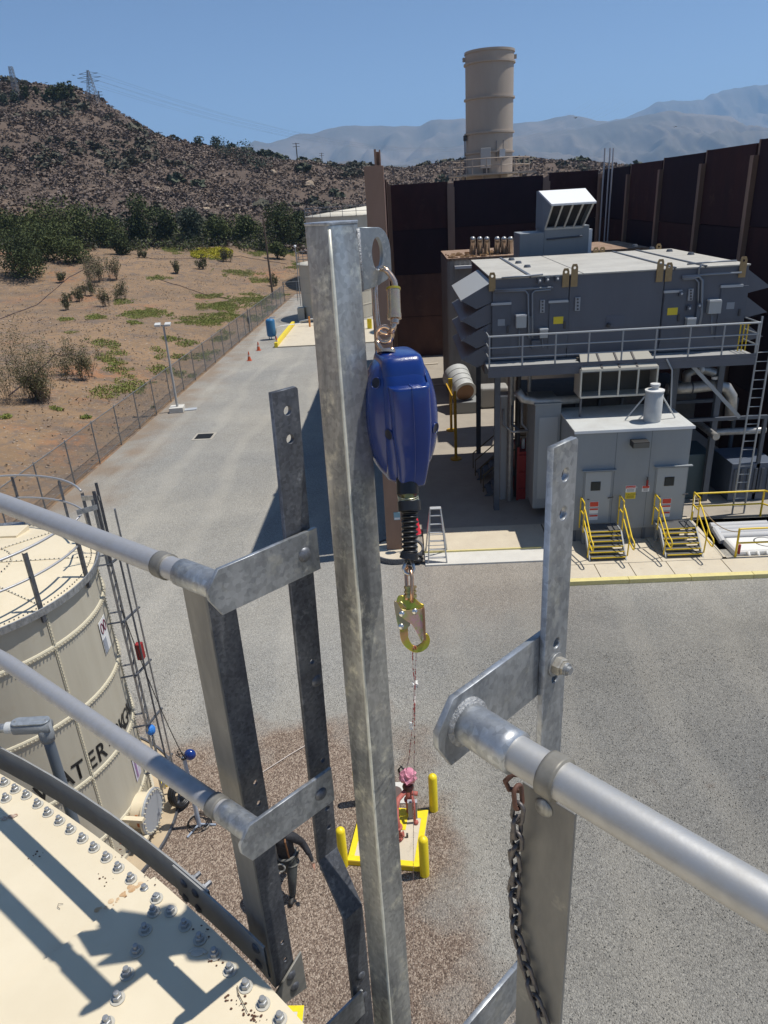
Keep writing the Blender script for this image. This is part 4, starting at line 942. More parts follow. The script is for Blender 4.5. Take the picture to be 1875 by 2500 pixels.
MB().box((cx_-.95, 68-rs-.42, zp+.4), (cx_-.15, 68-rs-.02, zp+1.9)).build('control_cabinet', mat('pale_cabinet', (.42,.40,.37), .5), t, bev=.02)
MB().box((cx_+.6, 68-rs-.30, zp+1.1), (cx_+1.05, 68-rs+.1, zp+1.75)).build('junction_box', mat('pale_box', (.6,.6,.58), .5), t)
MB().box((cx_-.75, 68-rs-.35, zp+.02), (cx_-.25, 68-rs-.05, zp+.38)).build('dark_opening', dark_m, t)
for k, xx in enumerate((cx_-rs-.12,)): MB().cyl((xx, 67.6, 4), (xx, 67.6, zp+3.0), .06, 6).build('conduit', galv_d, t); MB().box((xx-.12,67.4,zp+2.6),(xx+.12,67.7,zp+3.0)).build('beacon', dark_m, t)
for q in (0, .35): MB().cyl((cx_+.35+q*1.6, 68-rs-.06, zp+.9), (cx_+.35+q*1.6, 68-rs-.06, zp+2.4), .03, 5).build('conduit', galv_d, t)
for k in range(4): MB().cyl((cx_+(-1.5+k)*1.6, 66, 0), (cx_+(-1.5+k)*1.6, 66, zp-.15), .12, 6).build('support_leg', pf, t)
# ================================================================ TURBINE ENCLOSURE
EY = 25.0
def en(x, y, yy=EY): return W(1075+x/2.0737, 400+y/2.0737, y=yy)
x0 = en(262, 800).x; x1 = en(1540, 700).x; zb = 5.95; zt0 = 8.66; ED = 7.4
t = thing('turbine_enclosure', 'big blue grey machine enclosure with pale roof raised on a platform above the small building', 'enclosure', (7.2, EY, 6))
divs = [x0, en(650,700).x, en(1130,650).x, x1]
for k in range(3): MB().box((divs[k]+.012, EY, zb), (divs[k+1]-.012, EY+ED, zt0)).build('body_section', encl, t, bev=.01)
cuts = [x0-.03, en(430,552).x, en(640,540).x, en(1110,495).x, en(1255,490).x, x1+.03]
# roof laid as sheets with gaps
rx = [x0-.04, x0+1.25, x0+3.0, x0+6.0, x0+7.0, x1+.04]
for k in range(5): MB().box((rx[k]+.02, EY-.04, zt0+.004), (rx[k+1]-.02, EY+ED+.04, zt0+.05)).build('roof_sheet', encl_roof, t, bev=.006)
for (xa) in (rx[1]+.0, rx[3], rx[4]): MB().box((xa-.05, EY-.05, zt0+.052), (xa+.05, EY+ED+.05, zt0+.085)).build('roof_seam_cover', dark2, t)
for (a, b_) in [(360,488),(395,504),(440,524),(985,418),(1070,432),(1160,444),(1268,460)]:
    p = W(1075+a/2.0737, 400+b_/2.0737, z=zt0+.05); MB().lathe(p, [(0,.09),(.1,.09),(.14,.0)], 10).build('roof_eye', dark2, t)
# lifting lugs
for (a, b_, h_) in [(262,575,.5),(635,548,.5),(678,550,.62),(1112,520,.62),(1158,510,.5),(1535,480,.55)]:
    p = en(a, b_); plate('lifting_lug', [(-.11,-.28),(.11,-.28),(.11,h_-.28),(.07,h_-.18),(-.07,h_-.18),(-.11,h_-.28)], [circ(0,h_-.30,.045,10)], (p.x, EY-.05, zt0-.08), (1,0,0), (0,0,1), .03, tan_lug, t)
for (a, b_) in [(790,424),(823,420),(1110,400)]:
    p = en(a, b_, EY+ED); plate('lifting_lug', [(-.11,-.2),(.11,-.2),(.11,.14),(.06,.22),(-.06,.22),(-.11,.14)], [circ(0,.1,.045,10)], (p.x, EY+ED+.05, zt0+.05), (1,0,0), (0,0,1), .03, tan_lug, t)
# doors
def face_rect(a, b_, c_, d_, name, m, proud, par, yy=EY, bev=.006, label=None):
    p = en(a, b_, yy); q = en(c_, d_, yy); return MB().box((p.x, yy-proud, q.z), (q.x, yy-.001, p.z)).build(name, m, par, bev=bev, label=label)
encl_d = mat('enclosure_door_paint', (.095,.105,.13), .45, 0, (.085,.095,.118), 2)
for (a, b_, c_, d_) in [(262,712,352,960),(552,700,640,930),(1135,650,1215,905),(1422,622,1522,880)]:
    d0 = face_rect(a, b_, c_, d_, 'door', encl_d, .04, t); face_rect(a-6, b_-8, c_+6, b_-1, 'drip_ledge', mat('pale_ledge', (.42,.43,.44), .5), .09, t)
    p = en(c_-12, (b_+d_)/2); MB().box((p.x-.03, EY-.09, p.z-.12), (p.x+.03, EY-.041, p.z+.12)).build('handle', dark_m, d0)
for (a, b_) in [(308,800),(1466,715)]: face_rect(a-18, b_-14, a+18, b_+18, 'door_plate', mat('grey_notice', (.26,.28,.31), .5), .05, t)
for (a, b_) in [(596,790),(1173,745)]: face_rect(a-24, b_-16, a+24, b_+18, 'yellow_notice', sign_y, .05, t)
for (a, b_, c_, d_, nm) in [(505,688,526,752,'switch_strip'),(682,675,704,742,'switch_strip'),(1255,632,1273,690,'switch_strip')]:
    o = face_rect(a, b_, c_, d_, nm, mat('pale_switch', (.33,.34,.36), .5), .07, t)
    for k in range(4): f = (k+.5)/4; p = en((a+c_)/2, b_+(d_-b_)*f); MB().cyl((p.x, EY-.10, p.z), (p.x, EY-.07, p.z), .03, 8).build('switch_knob', dark_m, o)
box_g = mat('grey_junction_box', (.40,.41,.40), .5)
for (a, b_, c_, d_) in [(380,765,430,824),(500,835,538,875),(1352,690,1406,752),(1240,780,1280,820)]:
    face_rect(a, b_, c_, d_, 'junction_box', box_g, .22, t); face_rect(a-2, b_-5, c_+2, b_+1, 'box_lid', mat('pale_lid', (.66,.66,.64), .5), .26, t)
def pipes(pts, r_, name='conduit', m=None, off=.09):
    P = [en(a, b_, EY-off) for a, b_ in pts]; MB().tube(P, r_, 6).build(name, m or mat('blue_grey_conduit', (.22,.24,.27), .4, .3), t, smooth='all')
pipes([(275,640),(440,632),(570,625)], .035); pipes([(275,648),(430,641),(444,660),(446,760),(448,880)], .035); pipes([(560,636),(480,642),(465,655),(466,770),(468,880)], .035)
pipes([(310,578),(400,570),(520,560)], .03); pipes([(1225,570),(1380,558),(1525,550)], .035); pipes([(1225,578),(1310,570),(1326,590),(1322,760),(1310,820)], .05); pipes([(1230,586),(1290,580),(1308,600),(1305,720)], .03)
pipes([(1250,508),(1380,496),(1500,490)], .03); pipes([(1330,500),(1310,530),(1308,560)], .03); pipes([(398,824),(400,940)], .02); pipes([(1374,752),(1374,860)], .02); pipes([(515,875),(520,930)], .02)
for a, b_ in [(500,590),(540,585),(590,580),(1215,655),(1255,728),(1305,715)]:
    p = en(a, b_); MB().box((p.x-.07, EY-.14, p.z-.08), (p.x+.07, EY-.01, p.z+.08)).build('small_fitting', dark2, t); MB().sphere((p.x, EY-.15, p.z), .04, 8, 5).build('gauge', mat('pale_gauge', (.55,.55,.55), .4), t)
face_rect(458, 890, 500, 930, 'small_cabinet', dark2, .18, t); face_rect(1296, 712, 1314, 815, 'riser_box', dark2, .1, t); face_rect(448, 770, 470, 882, 'riser_box', dark2, .1, t)
face_rect(840, 770, 930, 822, 'access_panel', mat('enclosure_panel', (.10,.11,.14), .45), .012, t)
p = en(850, 815); MB().sphere((p.x, EY-.06, p.z), .08, 8, 6).build('valve_knob', dark_m, t)
# weather hoods on the left end: four stacked, open below
nH = 4; hz = (zt0-zb-.05)/nH
for k in range(nH):
    zt_ = zt0-.08-k*hz; o_ = 1.05; y0_, y1_ = EY+.1, EY+ED*.62
    MB().add([(x0,y0_,zt_),(x0,y1_,zt_),(x0-o_,y1_,zt_-.55),(x0-o_,y0_,zt_-.55),(x0,y0_,zt_-.04),(x0,y1_,zt_-.04),(x0-o_,y1_,zt_-.60),(x0-o_,y0_,zt_-.60)], [(0,1,2,3),(7,6,5,4),(0,3,7,4),(2,1,5,6),(3,2,6,7),(1,0,4,5)]).build('weather_hood', mat('pale_hood_paint', (.36,.37,.37), .5), t)
    MB().add([(x0,y0_,zt_),(x0-o_,y0_,zt_-.55),(x0-.52,y0_,zt_-.80),(x0,y0_,zt_-.62)], [(0,1,2,3),(3,2,1,0)]).prism([(x0,y0_,zt_),(x0-o_,y0_,zt_-.55),(x0-.52,y0_,zt_-.86),(x0,y0_,zt_-.66)], (0,-.02,0)).build('hood_side', encl, t)
    MB().box((x0-.06, y0_, zt_-.62), (x0-.002, y1_, zt_-.08)).build('hood_throat', hood_in, t)
for k in range(3):
    zt_ = zt0-.12-k*.82; o_ = .85
    MB().prism([(x1,EY+.1,zt_),(x1+o_,EY+.1,zt_-.62),(x1,EY+.1,zt_-.80)], (0,ED*.6,0)).build('weather_hood', encl, t)
# ---------------- platform under the enclosure
PY = 23.95
t = thing('raised_platform', 'grey steel walkway platform with railing along the front of the raised enclosure', 'platform', (7.2, PY, 5.9))
px0, px1 = x0-.25, x1+.15
MB().box((px0, PY, 5.60), (px1, PY+.05, 5.86)).build('front_beam', encl, t)
MB().box((px0, PY+.06, 5.82), (px1, EY-.01, 5.90)).build('walkway_grating', mat('walkway_grating', (.33,.33,.32), .6), t)
MB().box((px0, EY+.02, 5.5), (px1, EY+ED, 5.93)).build('base_frame', dark2, t)
for y_, h_, r_ in ((PY+.03, 1.07, .032), (PY+.03, .70, .022), (PY+.03, .36, .022)):
    MB().cyl((px0, y_, 5.9+h_), (px1, y_, 5.9+h_), r_, 8).build('railing_rail', mat('railing_grey', (.33,.35,.37), .45, .3), t, smooth=True)
for k in range(9): xx = px0+.04+(px1-px0-.08)*k/8; MB().cyl((xx, PY+.03, 5.86), (xx, PY+.03, 6.97), .03, 8).build('railing_post', MATS['railing_grey'], t)
MB().box((px0, PY-.012, 5.87), (px1, PY-.002, 5.98)).build('toe_board', encl, t)
for xx in (px0+.03, px1-.03):
    for h_ in (1.07, .70, .36): MB().cyl((xx, PY+.03, 5.9+h_), (xx, EY+.2, 5.9+h_), .025, 6).build('railing_rail', MATS['railing_grey'], t)
for xx in (px0+.5, 9.6, px1-.45):
    mb = MB(); hcol(mb, xx, EY+.4, 0.1, 5.5, .2, .2); mb.build('support_leg', dark2, t)
    mb = MB(); hcol(mb, xx, EY+ED-.4, 0.1, 5.5, .2, .2); mb.build('support_leg', dark2, t)
MB().bar((9.7, PY+.3, 5.6), (px1-.1, PY+.3, 3.7), .09, .12).build('brace', MATS['railing_grey'], t)
MB().tube([W(*S(1440,775),y=PY-.05), W(*S(1452,800),y=PY-.05), W(*S(1448,900),y=PY-.05)], .03, 6).build('drain_pipe', MATS['railing_grey'], t)
# yellow gate at the right end of the walkway
for k in range(3): MB().cyl((px1-.5+k*.12, PY+.3, 6.0+.02), (px1-.5+k*.12, PY+.3, 6.95), .02, 6).build('gate_bar', yellow, t)
MB().bar((px1-.55, PY+.3, 6.9), (px1-.2, PY+.3, 6.9), .04, .04).build('gate_bar', yellow, t)
t = thing('access_ladder', 'vertical steel ladder at the right end of the raised platform', 'ladder', (px1+.2, PY+.1, 0))
lx = px1+.06; lg = MATS['railing_grey']
for q in (0, .42): MB().cyl((lx+q, PY+.1, .1), (lx+q, PY+.1, 7.15), .032, 6).build('stringer', lg, t)
for k in range(19): MB().cyl((lx, PY+.1, .4+k*.31), (lx+.42, PY+.1, .4+k*.31), .014, 5).build('rung', lg, t)
# ---------------- machinery below and behind
t = thing('turbine_skid', 'dark machinery block with pipes standing in shade below the enclosure', 'machine', (7, 29, 0))
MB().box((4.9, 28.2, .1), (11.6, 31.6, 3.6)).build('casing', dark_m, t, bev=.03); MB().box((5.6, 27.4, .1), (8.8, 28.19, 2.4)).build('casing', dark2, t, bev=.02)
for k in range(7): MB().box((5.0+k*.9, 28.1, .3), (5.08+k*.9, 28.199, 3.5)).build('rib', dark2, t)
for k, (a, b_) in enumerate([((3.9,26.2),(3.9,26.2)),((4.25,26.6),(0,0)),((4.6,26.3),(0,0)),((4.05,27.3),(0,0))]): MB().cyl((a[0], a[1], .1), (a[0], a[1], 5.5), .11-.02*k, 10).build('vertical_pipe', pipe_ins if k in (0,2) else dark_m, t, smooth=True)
for k in range(5): MB().tube([(3.6+k*.35, 26, 3.9+.1*k), (3.6+k*.35, 26, 3.3), (3.9+k*.3, 25.7, 3.1), (4.6+k*.3, 25.7, 3.1)], .05, 7).build('small_pipe', dark2 if k % 2 else pipe_ins, t, smooth='all')
# right end plant in deep shade
t = thing('auxiliary_skid', 'dark blue grey equipment frame in the shade right of the small building', 'machine', (11.5, 26, 0))
for xx in (10.1, 12.9):
    for y_ in (25.2, 27.6): MB().box((xx, y_, .1), (xx+.12, y_+.12, 3.3)).build('frame_post', dark2, t)
for y_ in (25.2, 27.6): MB().box((10.1, y_, 3.3), (13.02, y_+.12, 3.42)).build('frame_beam', dark2, t)
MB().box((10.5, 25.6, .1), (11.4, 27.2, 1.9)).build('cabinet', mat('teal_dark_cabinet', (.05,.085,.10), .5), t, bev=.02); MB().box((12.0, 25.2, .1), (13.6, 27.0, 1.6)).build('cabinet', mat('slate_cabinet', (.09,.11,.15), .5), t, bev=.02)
for k in range(6): MB().box((12.1+k*.25, 25.15, .4), (12.2+k*.25, 25.199, 1.4)).build('louvre', dark2, t)
for p_, q_ in (((11.3,26,2.6),(13.4,26,2.6)), ((11.0,26.4,2.9),(11.0,24.6,2.9))): MB().cyl(p_, q_, .13, 10).build('pipe', pipe_ins, t, smooth=True)
# ---------------- ducts and elbow pipes right
t = thing('insulated_duct', 'aluminium jacketed pipe with a big elbow turning down right of the roof silencer', 'pipe', (10.5, 26, 4.6))
P = [W(*S(a, b_), y=25.6) for a, b_ in [(1440,840),(1490,838),(1545,832)]]; P += [W(*S(1570,838), y=25.6), W(*S(1580,855), y=25.6), W(*S(1578,905), y=25.6)]
MB().tube(P, .20, 14).build('pipe_run', pipe_ins, t, smooth='all')
for a in (0, 1, 2): MB().torus(P[a]+Vector((.05,0,0)), .205, .025, (1,0,0), 16, 5).build('band', galv_d, t)
MB().cyl(W(*S(1546,818),y=25.5), W(*S(1546,812),y=25.5), .14, 12).build('end_cap', white_m, t)
t = thing('insulated_duct', 'short curved aluminium pipe above and behind the bigger elbow pipe', 'pipe', (9.9, 27, 5))
MB().tube([W(*S(a, b_), y=27.2) for a, b_ in [(1482,830),(1484,808),(1500,800),(1525,800),(1545,806),(1552,820)]], .17, 12).build('pipe_run', pipe_ins, t, smooth='all'); MB().sphere(W(*S(1515,798),y=27), .13, 10, 6).build('end_cap', white_m, t)
t = thing('insulated_duct', 'long pale pipe running left from the intake box below the walkway', 'pipe', (5, 24.6, 4))
MB().tube([W(*S(a, b_), y=24.6) for a, b_ in [(1118,845),(1130,862),(1160,868),(1250,862)]], .15, 12).build('pipe_run', pipe_ins, t, smooth='all')
# ---------------- intake box
IY = 23.75
def ib(dx, dy, yy=IY): return W(*S(dx, dy), y=yy)
t = thing('intake_filter_box', 'open fronted intake box with four screened bays between the enclosure and the roof silencer', 'intake box', ib(1340, 830))
a, b_, c_, d_ = ib(1252,800), ib(1428,785), ib(1405,848), ib(1250,862)
ax, bx_, zt_, zb_ = ib(1255,830).x, ib(1420,815).x, ib(1340,795).z, ib(1330,855).z
cr = mat('cream_frame', (.42,.39,.33), .5)
MB().add([(ax,IY,zt_),(bx_,IY,zt_),(bx_-.1,IY+.85,zt_+.35),(ax+.1,IY+.85,zt_+.35),(ax,IY,zt_-.04),(bx_,IY,zt_-.04),(bx_-.1,IY+.85,zt_+.30),(ax+.1,IY+.85,zt_+.30)], [(0,1,2,3),(7,6,5,4),(0,4,5,1),(1,5,6,2),(2,6,7,3),(3,7,4,0)]).build('roof', mat('pale_dusty_roof', (.34,.325,.28), .7), t)
MB().box((ax, IY+.75, zb_), (bx_, IY+.85, zt_+.25)).build('back_panel', mat('brown_screen', (.10,.085,.065), .8), t)
MB().box((ax, IY, zb_-.04), (bx_, IY+.85, zb_)).build('floor', cr, t)
for k in range(5): xx = ax+(bx_-ax)*k/4; MB().box((xx-.025, IY-.01, zb_), (xx+.025, IY+.05, zt_-.04)).build('frame_bar', mat('cream_bar', (.62,.58,.48), .5), t)
for z_ in (zb_, zt_-.045): MB().box((ax, IY-.015, z_-.03), (bx_, IY+.04, z_+.03)).build('frame_bar', MATS['cream_bar'], t)
for q in (ax-.03, bx_): MB().box((q, IY+.05, zb_), (q+.03, IY+.85, zt_)).build('side_panel', cr, t)
for k in range(1,4): xx = ax+.1+(bx_-ax-.2)*k/4; MB().bar((xx, IY+.02, zt_+.02), (xx, IY+.84, zt_+.36), .06, .03).build('roof_batten', dark_m, t)
MB().cyl((ax+.05, IY+.1, 4.1), (ax+.05, IY+.1, zb_), .04, 6).build('leg', galv_d, t); MB().cyl((bx_-.05, IY+.3, 4.1), (bx_-.05, IY+.3, zb_), .04, 6).build('leg', galv_d, t)
# ---------------- ribbed plenum building far left behind, with mufflers
RY = 41.5
def rb(dx, dy, yy=RY): return W(*S(dx, dy), y=yy)
rx0, rx1 = rb(970, 700).x, 13.5; rz = rb(975, 562).z
t = thing('ribbed_building', 'tall ribbed grey building behind the left end of the raised enclosure', 'building', (rx0, RY, 0))
MB().box((rx0, RY, .1), (rx1, RY+6, rz)).build('wall', mat('ribbed_grey_wall', (.34,.32,.295), .55, 0, (.28,.265,.245), 1.2, 5, .35, .7, (1,1,.2)), t)
k = 0; xx = rx0+.1
while xx < 6.0: MB().box((xx, RY-.06, .1), (xx+.10, RY-.001, rz-.05)).build('rib', MATS['ribbed_grey_wall'], t); xx += .26
k = 0; yy_ = RY+.1
while yy_ < RY+6: MB().box((rx0-.06, yy_, .1), (rx0-.001, yy_+.1, rz-.05)).build('rib', MATS['ribbed_grey_wall'], t); yy_ += .35
MB().box((rx0-.05, RY-.1, rz+.002), (rx1, RY+6.05, rz+.09)).build('roof', mat('rusty_debris_roof', (.34,.24,.17), .8, 0, (.22,.13,.08), 3), t)
MB().box((rx0+.35, RY-.35, rz-.45), (rx0+1.5, RY-.12, rz-.3)).build('white_ledge', white_m, t)
mb = MB()
for k in range(90): a = RNG.uniform(rx0, 5.5); b_ = RNG.uniform(RY, RY+3); mb.obox((a, b_, rz+.09), (RNG.uniform(.05,.3), RNG.uniform(-.1,.1), 0), (0, .05, 0), (0, 0, RNG.uniform(.03,.12)))
mb.build('roof_debris', mat('debris_tan', (.42,.28,.15), .9), t, stuff=True)
for k, dx in enumerate((1022.5, 1037.5, 1052.5, 1074.5, 1089, 1103)):
    a = rb(dx, 556, RY+1); b_ = rb(dx, 521, RY+1)
    tt = thing('relief_vent', ['leftmost','second','third','fourth','fifth','rightmost'][k]+' of the six shiny vent pipes on the roof left of the hood box', 'vent pipe', a, 'vent pipes on the roof')
    MB().tube([(a.x, a.y, rz), (a.x, a.y, b_.z-.05), (a.x-.04, a.y-.12, b_.z+.12), (a.x-.05, a.y-.28, b_.z+.08)], .15, 12).build('pipe', mat('shiny_vent', (.62,.60,.55), .3, .8), tt, smooth='all')
    MB().box((a.x-.22, a.y-.24, a.z+.15), (a.x-.17, a.y-.05, b_.z-.3)).build('dark_bracket', dark_m, tt)
# hood box on top
HY = 34.5
def hb(dx, dy, yy=HY): return W(*S(dx, dy), y=yy)
t = thing('exhaust_hood', 'grey box with a pale sloping hood and four screened bays behind the enclosure roof', 'hood', hb(1220, 540))
a, b_ = hb(1122, 548), hb(1270, 540); zt1 = hb(1122, 500).z; xm = hb(1176, 500).x
MB().box((a.x, HY, a.z-1.0), (xm, HY+1.8, zt1-.1)).build('lower_box', bldg, t, bev=.02); MB().box((xm+.001, HY-.02, a.z-1.0), (b_.x, HY+2.2, hb(1200,490).z)).build('lower_box', bldg, t, bev=.02)
q0, q1 = hb(1177, 500), hb(1258, 487); fz0 = hb(1180, 495).z; fz1 = hb(1190, 440).z; tp = hb(1175, 412).z; xr0 = hb(1171,420).x; xr1 = hb(1275,425).x
mb = MB(); lw = q0.x; rw = q1.x
# leaning front frame: bottom (lw..rw), top wider and forward
fb, ft = HY-.02, HY-.75
def fr(u, v): return Vector((lw+(rw-lw)*u+((xr0+.35-lw)*(1-u)+(xr1-rw)*u)*v, fb+(ft-fb)*v, fz0+(fz1-fz0)*v))
MB().prism([fr(0,0), fr(0,1), (fr(0,1).x-.3, HY+.9, tp), (lw-.1, HY+1.8, tp), (lw-.1, HY+1.8, fz0)], (.04,0,0)).build('side_panel', bldg, t)
MB().prism([fr(1,0), fr(1,1), (fr(1,1).x-.1, HY+.9, tp), (rw, HY+1.8, tp), (rw, HY+1.8, fz0)], (-.04,0,0)).build('side_panel', bldg, t)
MB().add([fr(0,1)+Vector((-.08,-.08,0)), fr(1,1)+Vector((.08,-.08,0)), Vector((fr(1,1).x-.02, HY+.9, tp)), Vector((fr(0,1).x-.34, HY+.9, tp)), fr(0,1)+Vector((-.08,-.08,-.08)), fr(1,1)+Vector((.08,-.08,-.08)), Vector((fr(1,1).x-.02, HY+.9, tp-.08)), Vector((fr(0,1).x-.34, HY+.9, tp-.08))], [(0,1,2,3),(7,6,5,4),(0,4,5,1),(1,5,6,2),(2,6,7,3),(3,7,4,0)]).build('hood_roof', white_m, t)
MB().prism([fr(0,.02)+Vector((0,.5,0)), fr(1,.02)+Vector((0,.5,0)), fr(1,1)+Vector((0,.5,0)), fr(0,1)+Vector((0,.5,0))], (0,.05,0)).build('dark_screen', dark_m, t)
for k in range(5): MB().bar(fr(k/4, 0), fr(k/4, 1), .07, .07, (0,1,0)).build('frame_bar', mat('cream_bar2', (.58,.56,.50), .5), t)
for v in (0, .98): MB().bar(fr(0,v), fr(1,v), .08, .08).build('frame_bar', MATS['cream_bar2'], t)
MB().cyl((xm+.1, HY-.06, hb(1200,500).z-.3), (b_.x-.3, HY-.06, hb(1240,500).z-.2), .04, 6).build('conduit', dark2, t)
MB().box((b_.x, HY, a.z-.2), (b_.x+.15, HY+.3, hb(1270,495).z)).build('side_pipe', white_m, t)
# ================================================================ CONTROL BUILDING
BX0, BX1, BY, BZ = 5.42, 9.18, 22.3, 4.06
t = thing('control_building', 'small grey equipment building with two doors and a pale roof', 'building', (7.3, BY, 0))
MB().box((BX0, BY, .55), (BX1, BY+2.7, BZ)).build('wall', bldg, t, bev=.01)
MB().box((BX0+.1, BY+.06, .12), (BX1-.1, BY+2.6, .549)).build('skid_base', mat('skid_grey', (.20,.21,.22), .6), t)
for k in range(4): MB().box((BX0+.1+k*1.18, BY+.02, .12), (BX0+.22+k*1.18, BY+.059, .548)).build('skid_leg', dark2, t)
MB().box((BX0-.03, BY-.05, BZ+.002), (BX1+.06, BY+2.75, BZ+.06)).build('roof', bldg_roof, t, bev=.01)
MB().box((BX0-.035, BY-.06, BZ-.03), (BX1+.065, BY-.052, BZ+.062)).build('roof_trim', white_m, t)
def bp_(zx, zy, yy=BY): return W(1025+zx/1.9518, 850+zy/1.9518, y=yy)
for (a, b_, c_, d_, wx, wy) in [(790,590,895,815,836,655),(1132,570,1245,800,1186,632)]:
    p, q = bp_(a, b_), bp_(c_, d_); zl = .82
    d0 = MB().box((p.x, BY-.045, zl), (q.x, BY-.001, p.z)).build('door', mat('door_grey', (.36,.38,.385), .45), t, bev=.006)
    MB().box((p.x-.04, BY-.03, zl), (p.x-.005, BY-.002, p.z+.04)).build('door_jamb', bldg, t); MB().box((q.x+.005, BY-.03, zl), (q.x+.04, BY-.002, p.z+.04)).build('door_jamb', bldg, t)
    MB().box((p.x-.12, BY-.13, p.z+.045), (q.x+.14, BY-.002, p.z+.075)).build('drip_ledge', bldg, t)
    c = bp_(wx, wy); MB().box((c.x-.16, BY-.058, c.z-.16), (c.x+.16, BY-.046, c.z+.16)).build('window_gasket', black_m, d0, bev=.004); MB().box((c.x-.13, BY-.064, c.z-.13), (c.x+.13, BY-.059, c.z+.13)).build('window', glass_d, d0)
    MB().cyl((q.x-.08, BY-.10, 1.75), (q.x+.10, BY-.10, 1.78), .018, 6).build('handle', dark_m, d0); MB().cyl((p.x+.09, BY-.09, 1.72), (p.x+.16, BY-.09, 1.72), .018, 6).build('hinge', dark_m, d0)
    for j in range(3):
        zz = 1.62-j*.24; MB().box((c.x-.16, BY-.054, zz-.20), (c.x+.14, BY-.046, zz)).build('notice', sign_w if j != 1 else sign_w, d0)
        MB().box((c.x-.15, BY-.058, zz-(.20 if j == 0 else .07)+(.0 if j else .02)), (c.x+.13, BY-.0545, zz-.01)).build('notice_header', sign_r, d0)
for (a, b_, c_, d_, m, nm) in [(982,655,1027,685,sign_w,'danger_notice'),(980,687,1026,716,sign_y,'caution_notice'),(1060,655,1092,682,sign_w,'notice')]:
    p, q = bp_(a, b_), bp_(c_, d_); o = MB().box((p.x, BY-.012, q.z), (q.x, BY-.002, p.z)).build(nm, m, t)
    if m is sign_w: MB().box((p.x+.01, BY-.016, p.z-(p.z-q.z)*.42), (q.x-.01, BY-.0125, p.z-.01)).build('notice_header', sign_r, o)
    if nm == 'danger_notice': textobj('lettering', 'DANGER', .085, (p.x+.04, BY-.018, p.z-.10), (1,0,0), (0,0,1), sign_w, o, .002)
    if nm == 'caution_notice': textobj('lettering', 'CAUTION', .075, (p.x+.03, BY-.0145, p.z-.10), (1,0,0), (0,0,1), ink, o, .002)
    for j in range(3): MB().box((p.x+.04, BY-.0142, q.z+.03+j*.035), (q.x-.05, BY-.0125, q.z+.042+j*.035)).build('text_line', ink, o)
p = bp_(1080, 640); MB().cyl((p.x, BY-.08, p.z-.1), (p.x, BY-.08, p.z+.12), .035, 8).build('alarm_pull', red_m, t); MB().cyl((p.x, BY-.07, p.z+.12), (p.x, BY-.07, p.z+.22), .025, 8).build('alarm_light', dark_m, t)
p = bp_(1040, 440); mb = MB(); mb.obox((p.x-.26, BY-.36, p.z-.14), (.52,0,0), (0,.36,0), (0,0,.20)); mb.build('wall_lamp', mat('bronze_lamp', (.03,.028,.025), .5), t, bev=.01); MB().box((p.x-.25, BY-.37, p.z-.135), (p.x+.25, BY-.361, p.z+.02)).build('lamp_lens', mat('lamp_lens', (.13,.125,.11), .3), t)
for f in (.36, .66): MB().box((BX0+(BX1-BX0)*f, BY-.004, .6), (BX0+(BX1-BX0)*f+.012, BY-.001, BZ-.05)).build('wall_seam', dark2, t)
t = thing('side_cabinet', 'tall pale grey cabinet attached behind the left side of the small building', 'cabinet', (4.8, 23, 0))
MB().box((4.50, 24.4, .5), (5.40, 26.0, 4.45)).build('body', bldg, t, bev=.015); MB().box((4.46, 24.35, 4.452), (5.40, 26.05, 4.50)).build('roof', mat('dull_grey_roof', (.30,.31,.30), .6), t); MB().box((4.65, 24.38, .9), (5.3, 24.399, 4.0)).build('door', mat('door_grey', (.36,.38,.385)), t); MB().box((4.75,24.5,4.502),(5.2,25.0,4.53)).build('roof_patch', white_m, t)
# roof silencer
c = W(*S(1408,909), z=BZ+.06)
t = thing('roof_silencer', 'pale cylindrical silencer with cap and tripod braces on the small building roof', 'silencer', c)
sil = mat('silencer_paint', (.50,.51,.50), .45, 0, (.44,.45,.44), 5)
MB().lathe(c, [(0,.0),(.27,.0),(.27,.06),(.285,.07),(.285,.98),(.27,1.0)], 28).build('body', sil, t, smooth=True)
MB().lathe(c, [(.27,1.0),(.31,1.01),(.31,1.05),(.10,1.09),(.10,1.17),(.155,1.18),(.155,1.25),(0,1.26)], 28).build('cap', mat('silencer_cap', (.66,.66,.64), .45), t, smooth=True)
for a in (2.9, .25, 1.6): MB().cyl(c+Vector((.29*math.cos(a), .29*math.sin(a), .82)), c+Vector((.85*math.cos(a), .75*math.sin(a), .02)), .025, 6).build('brace', sil, t)
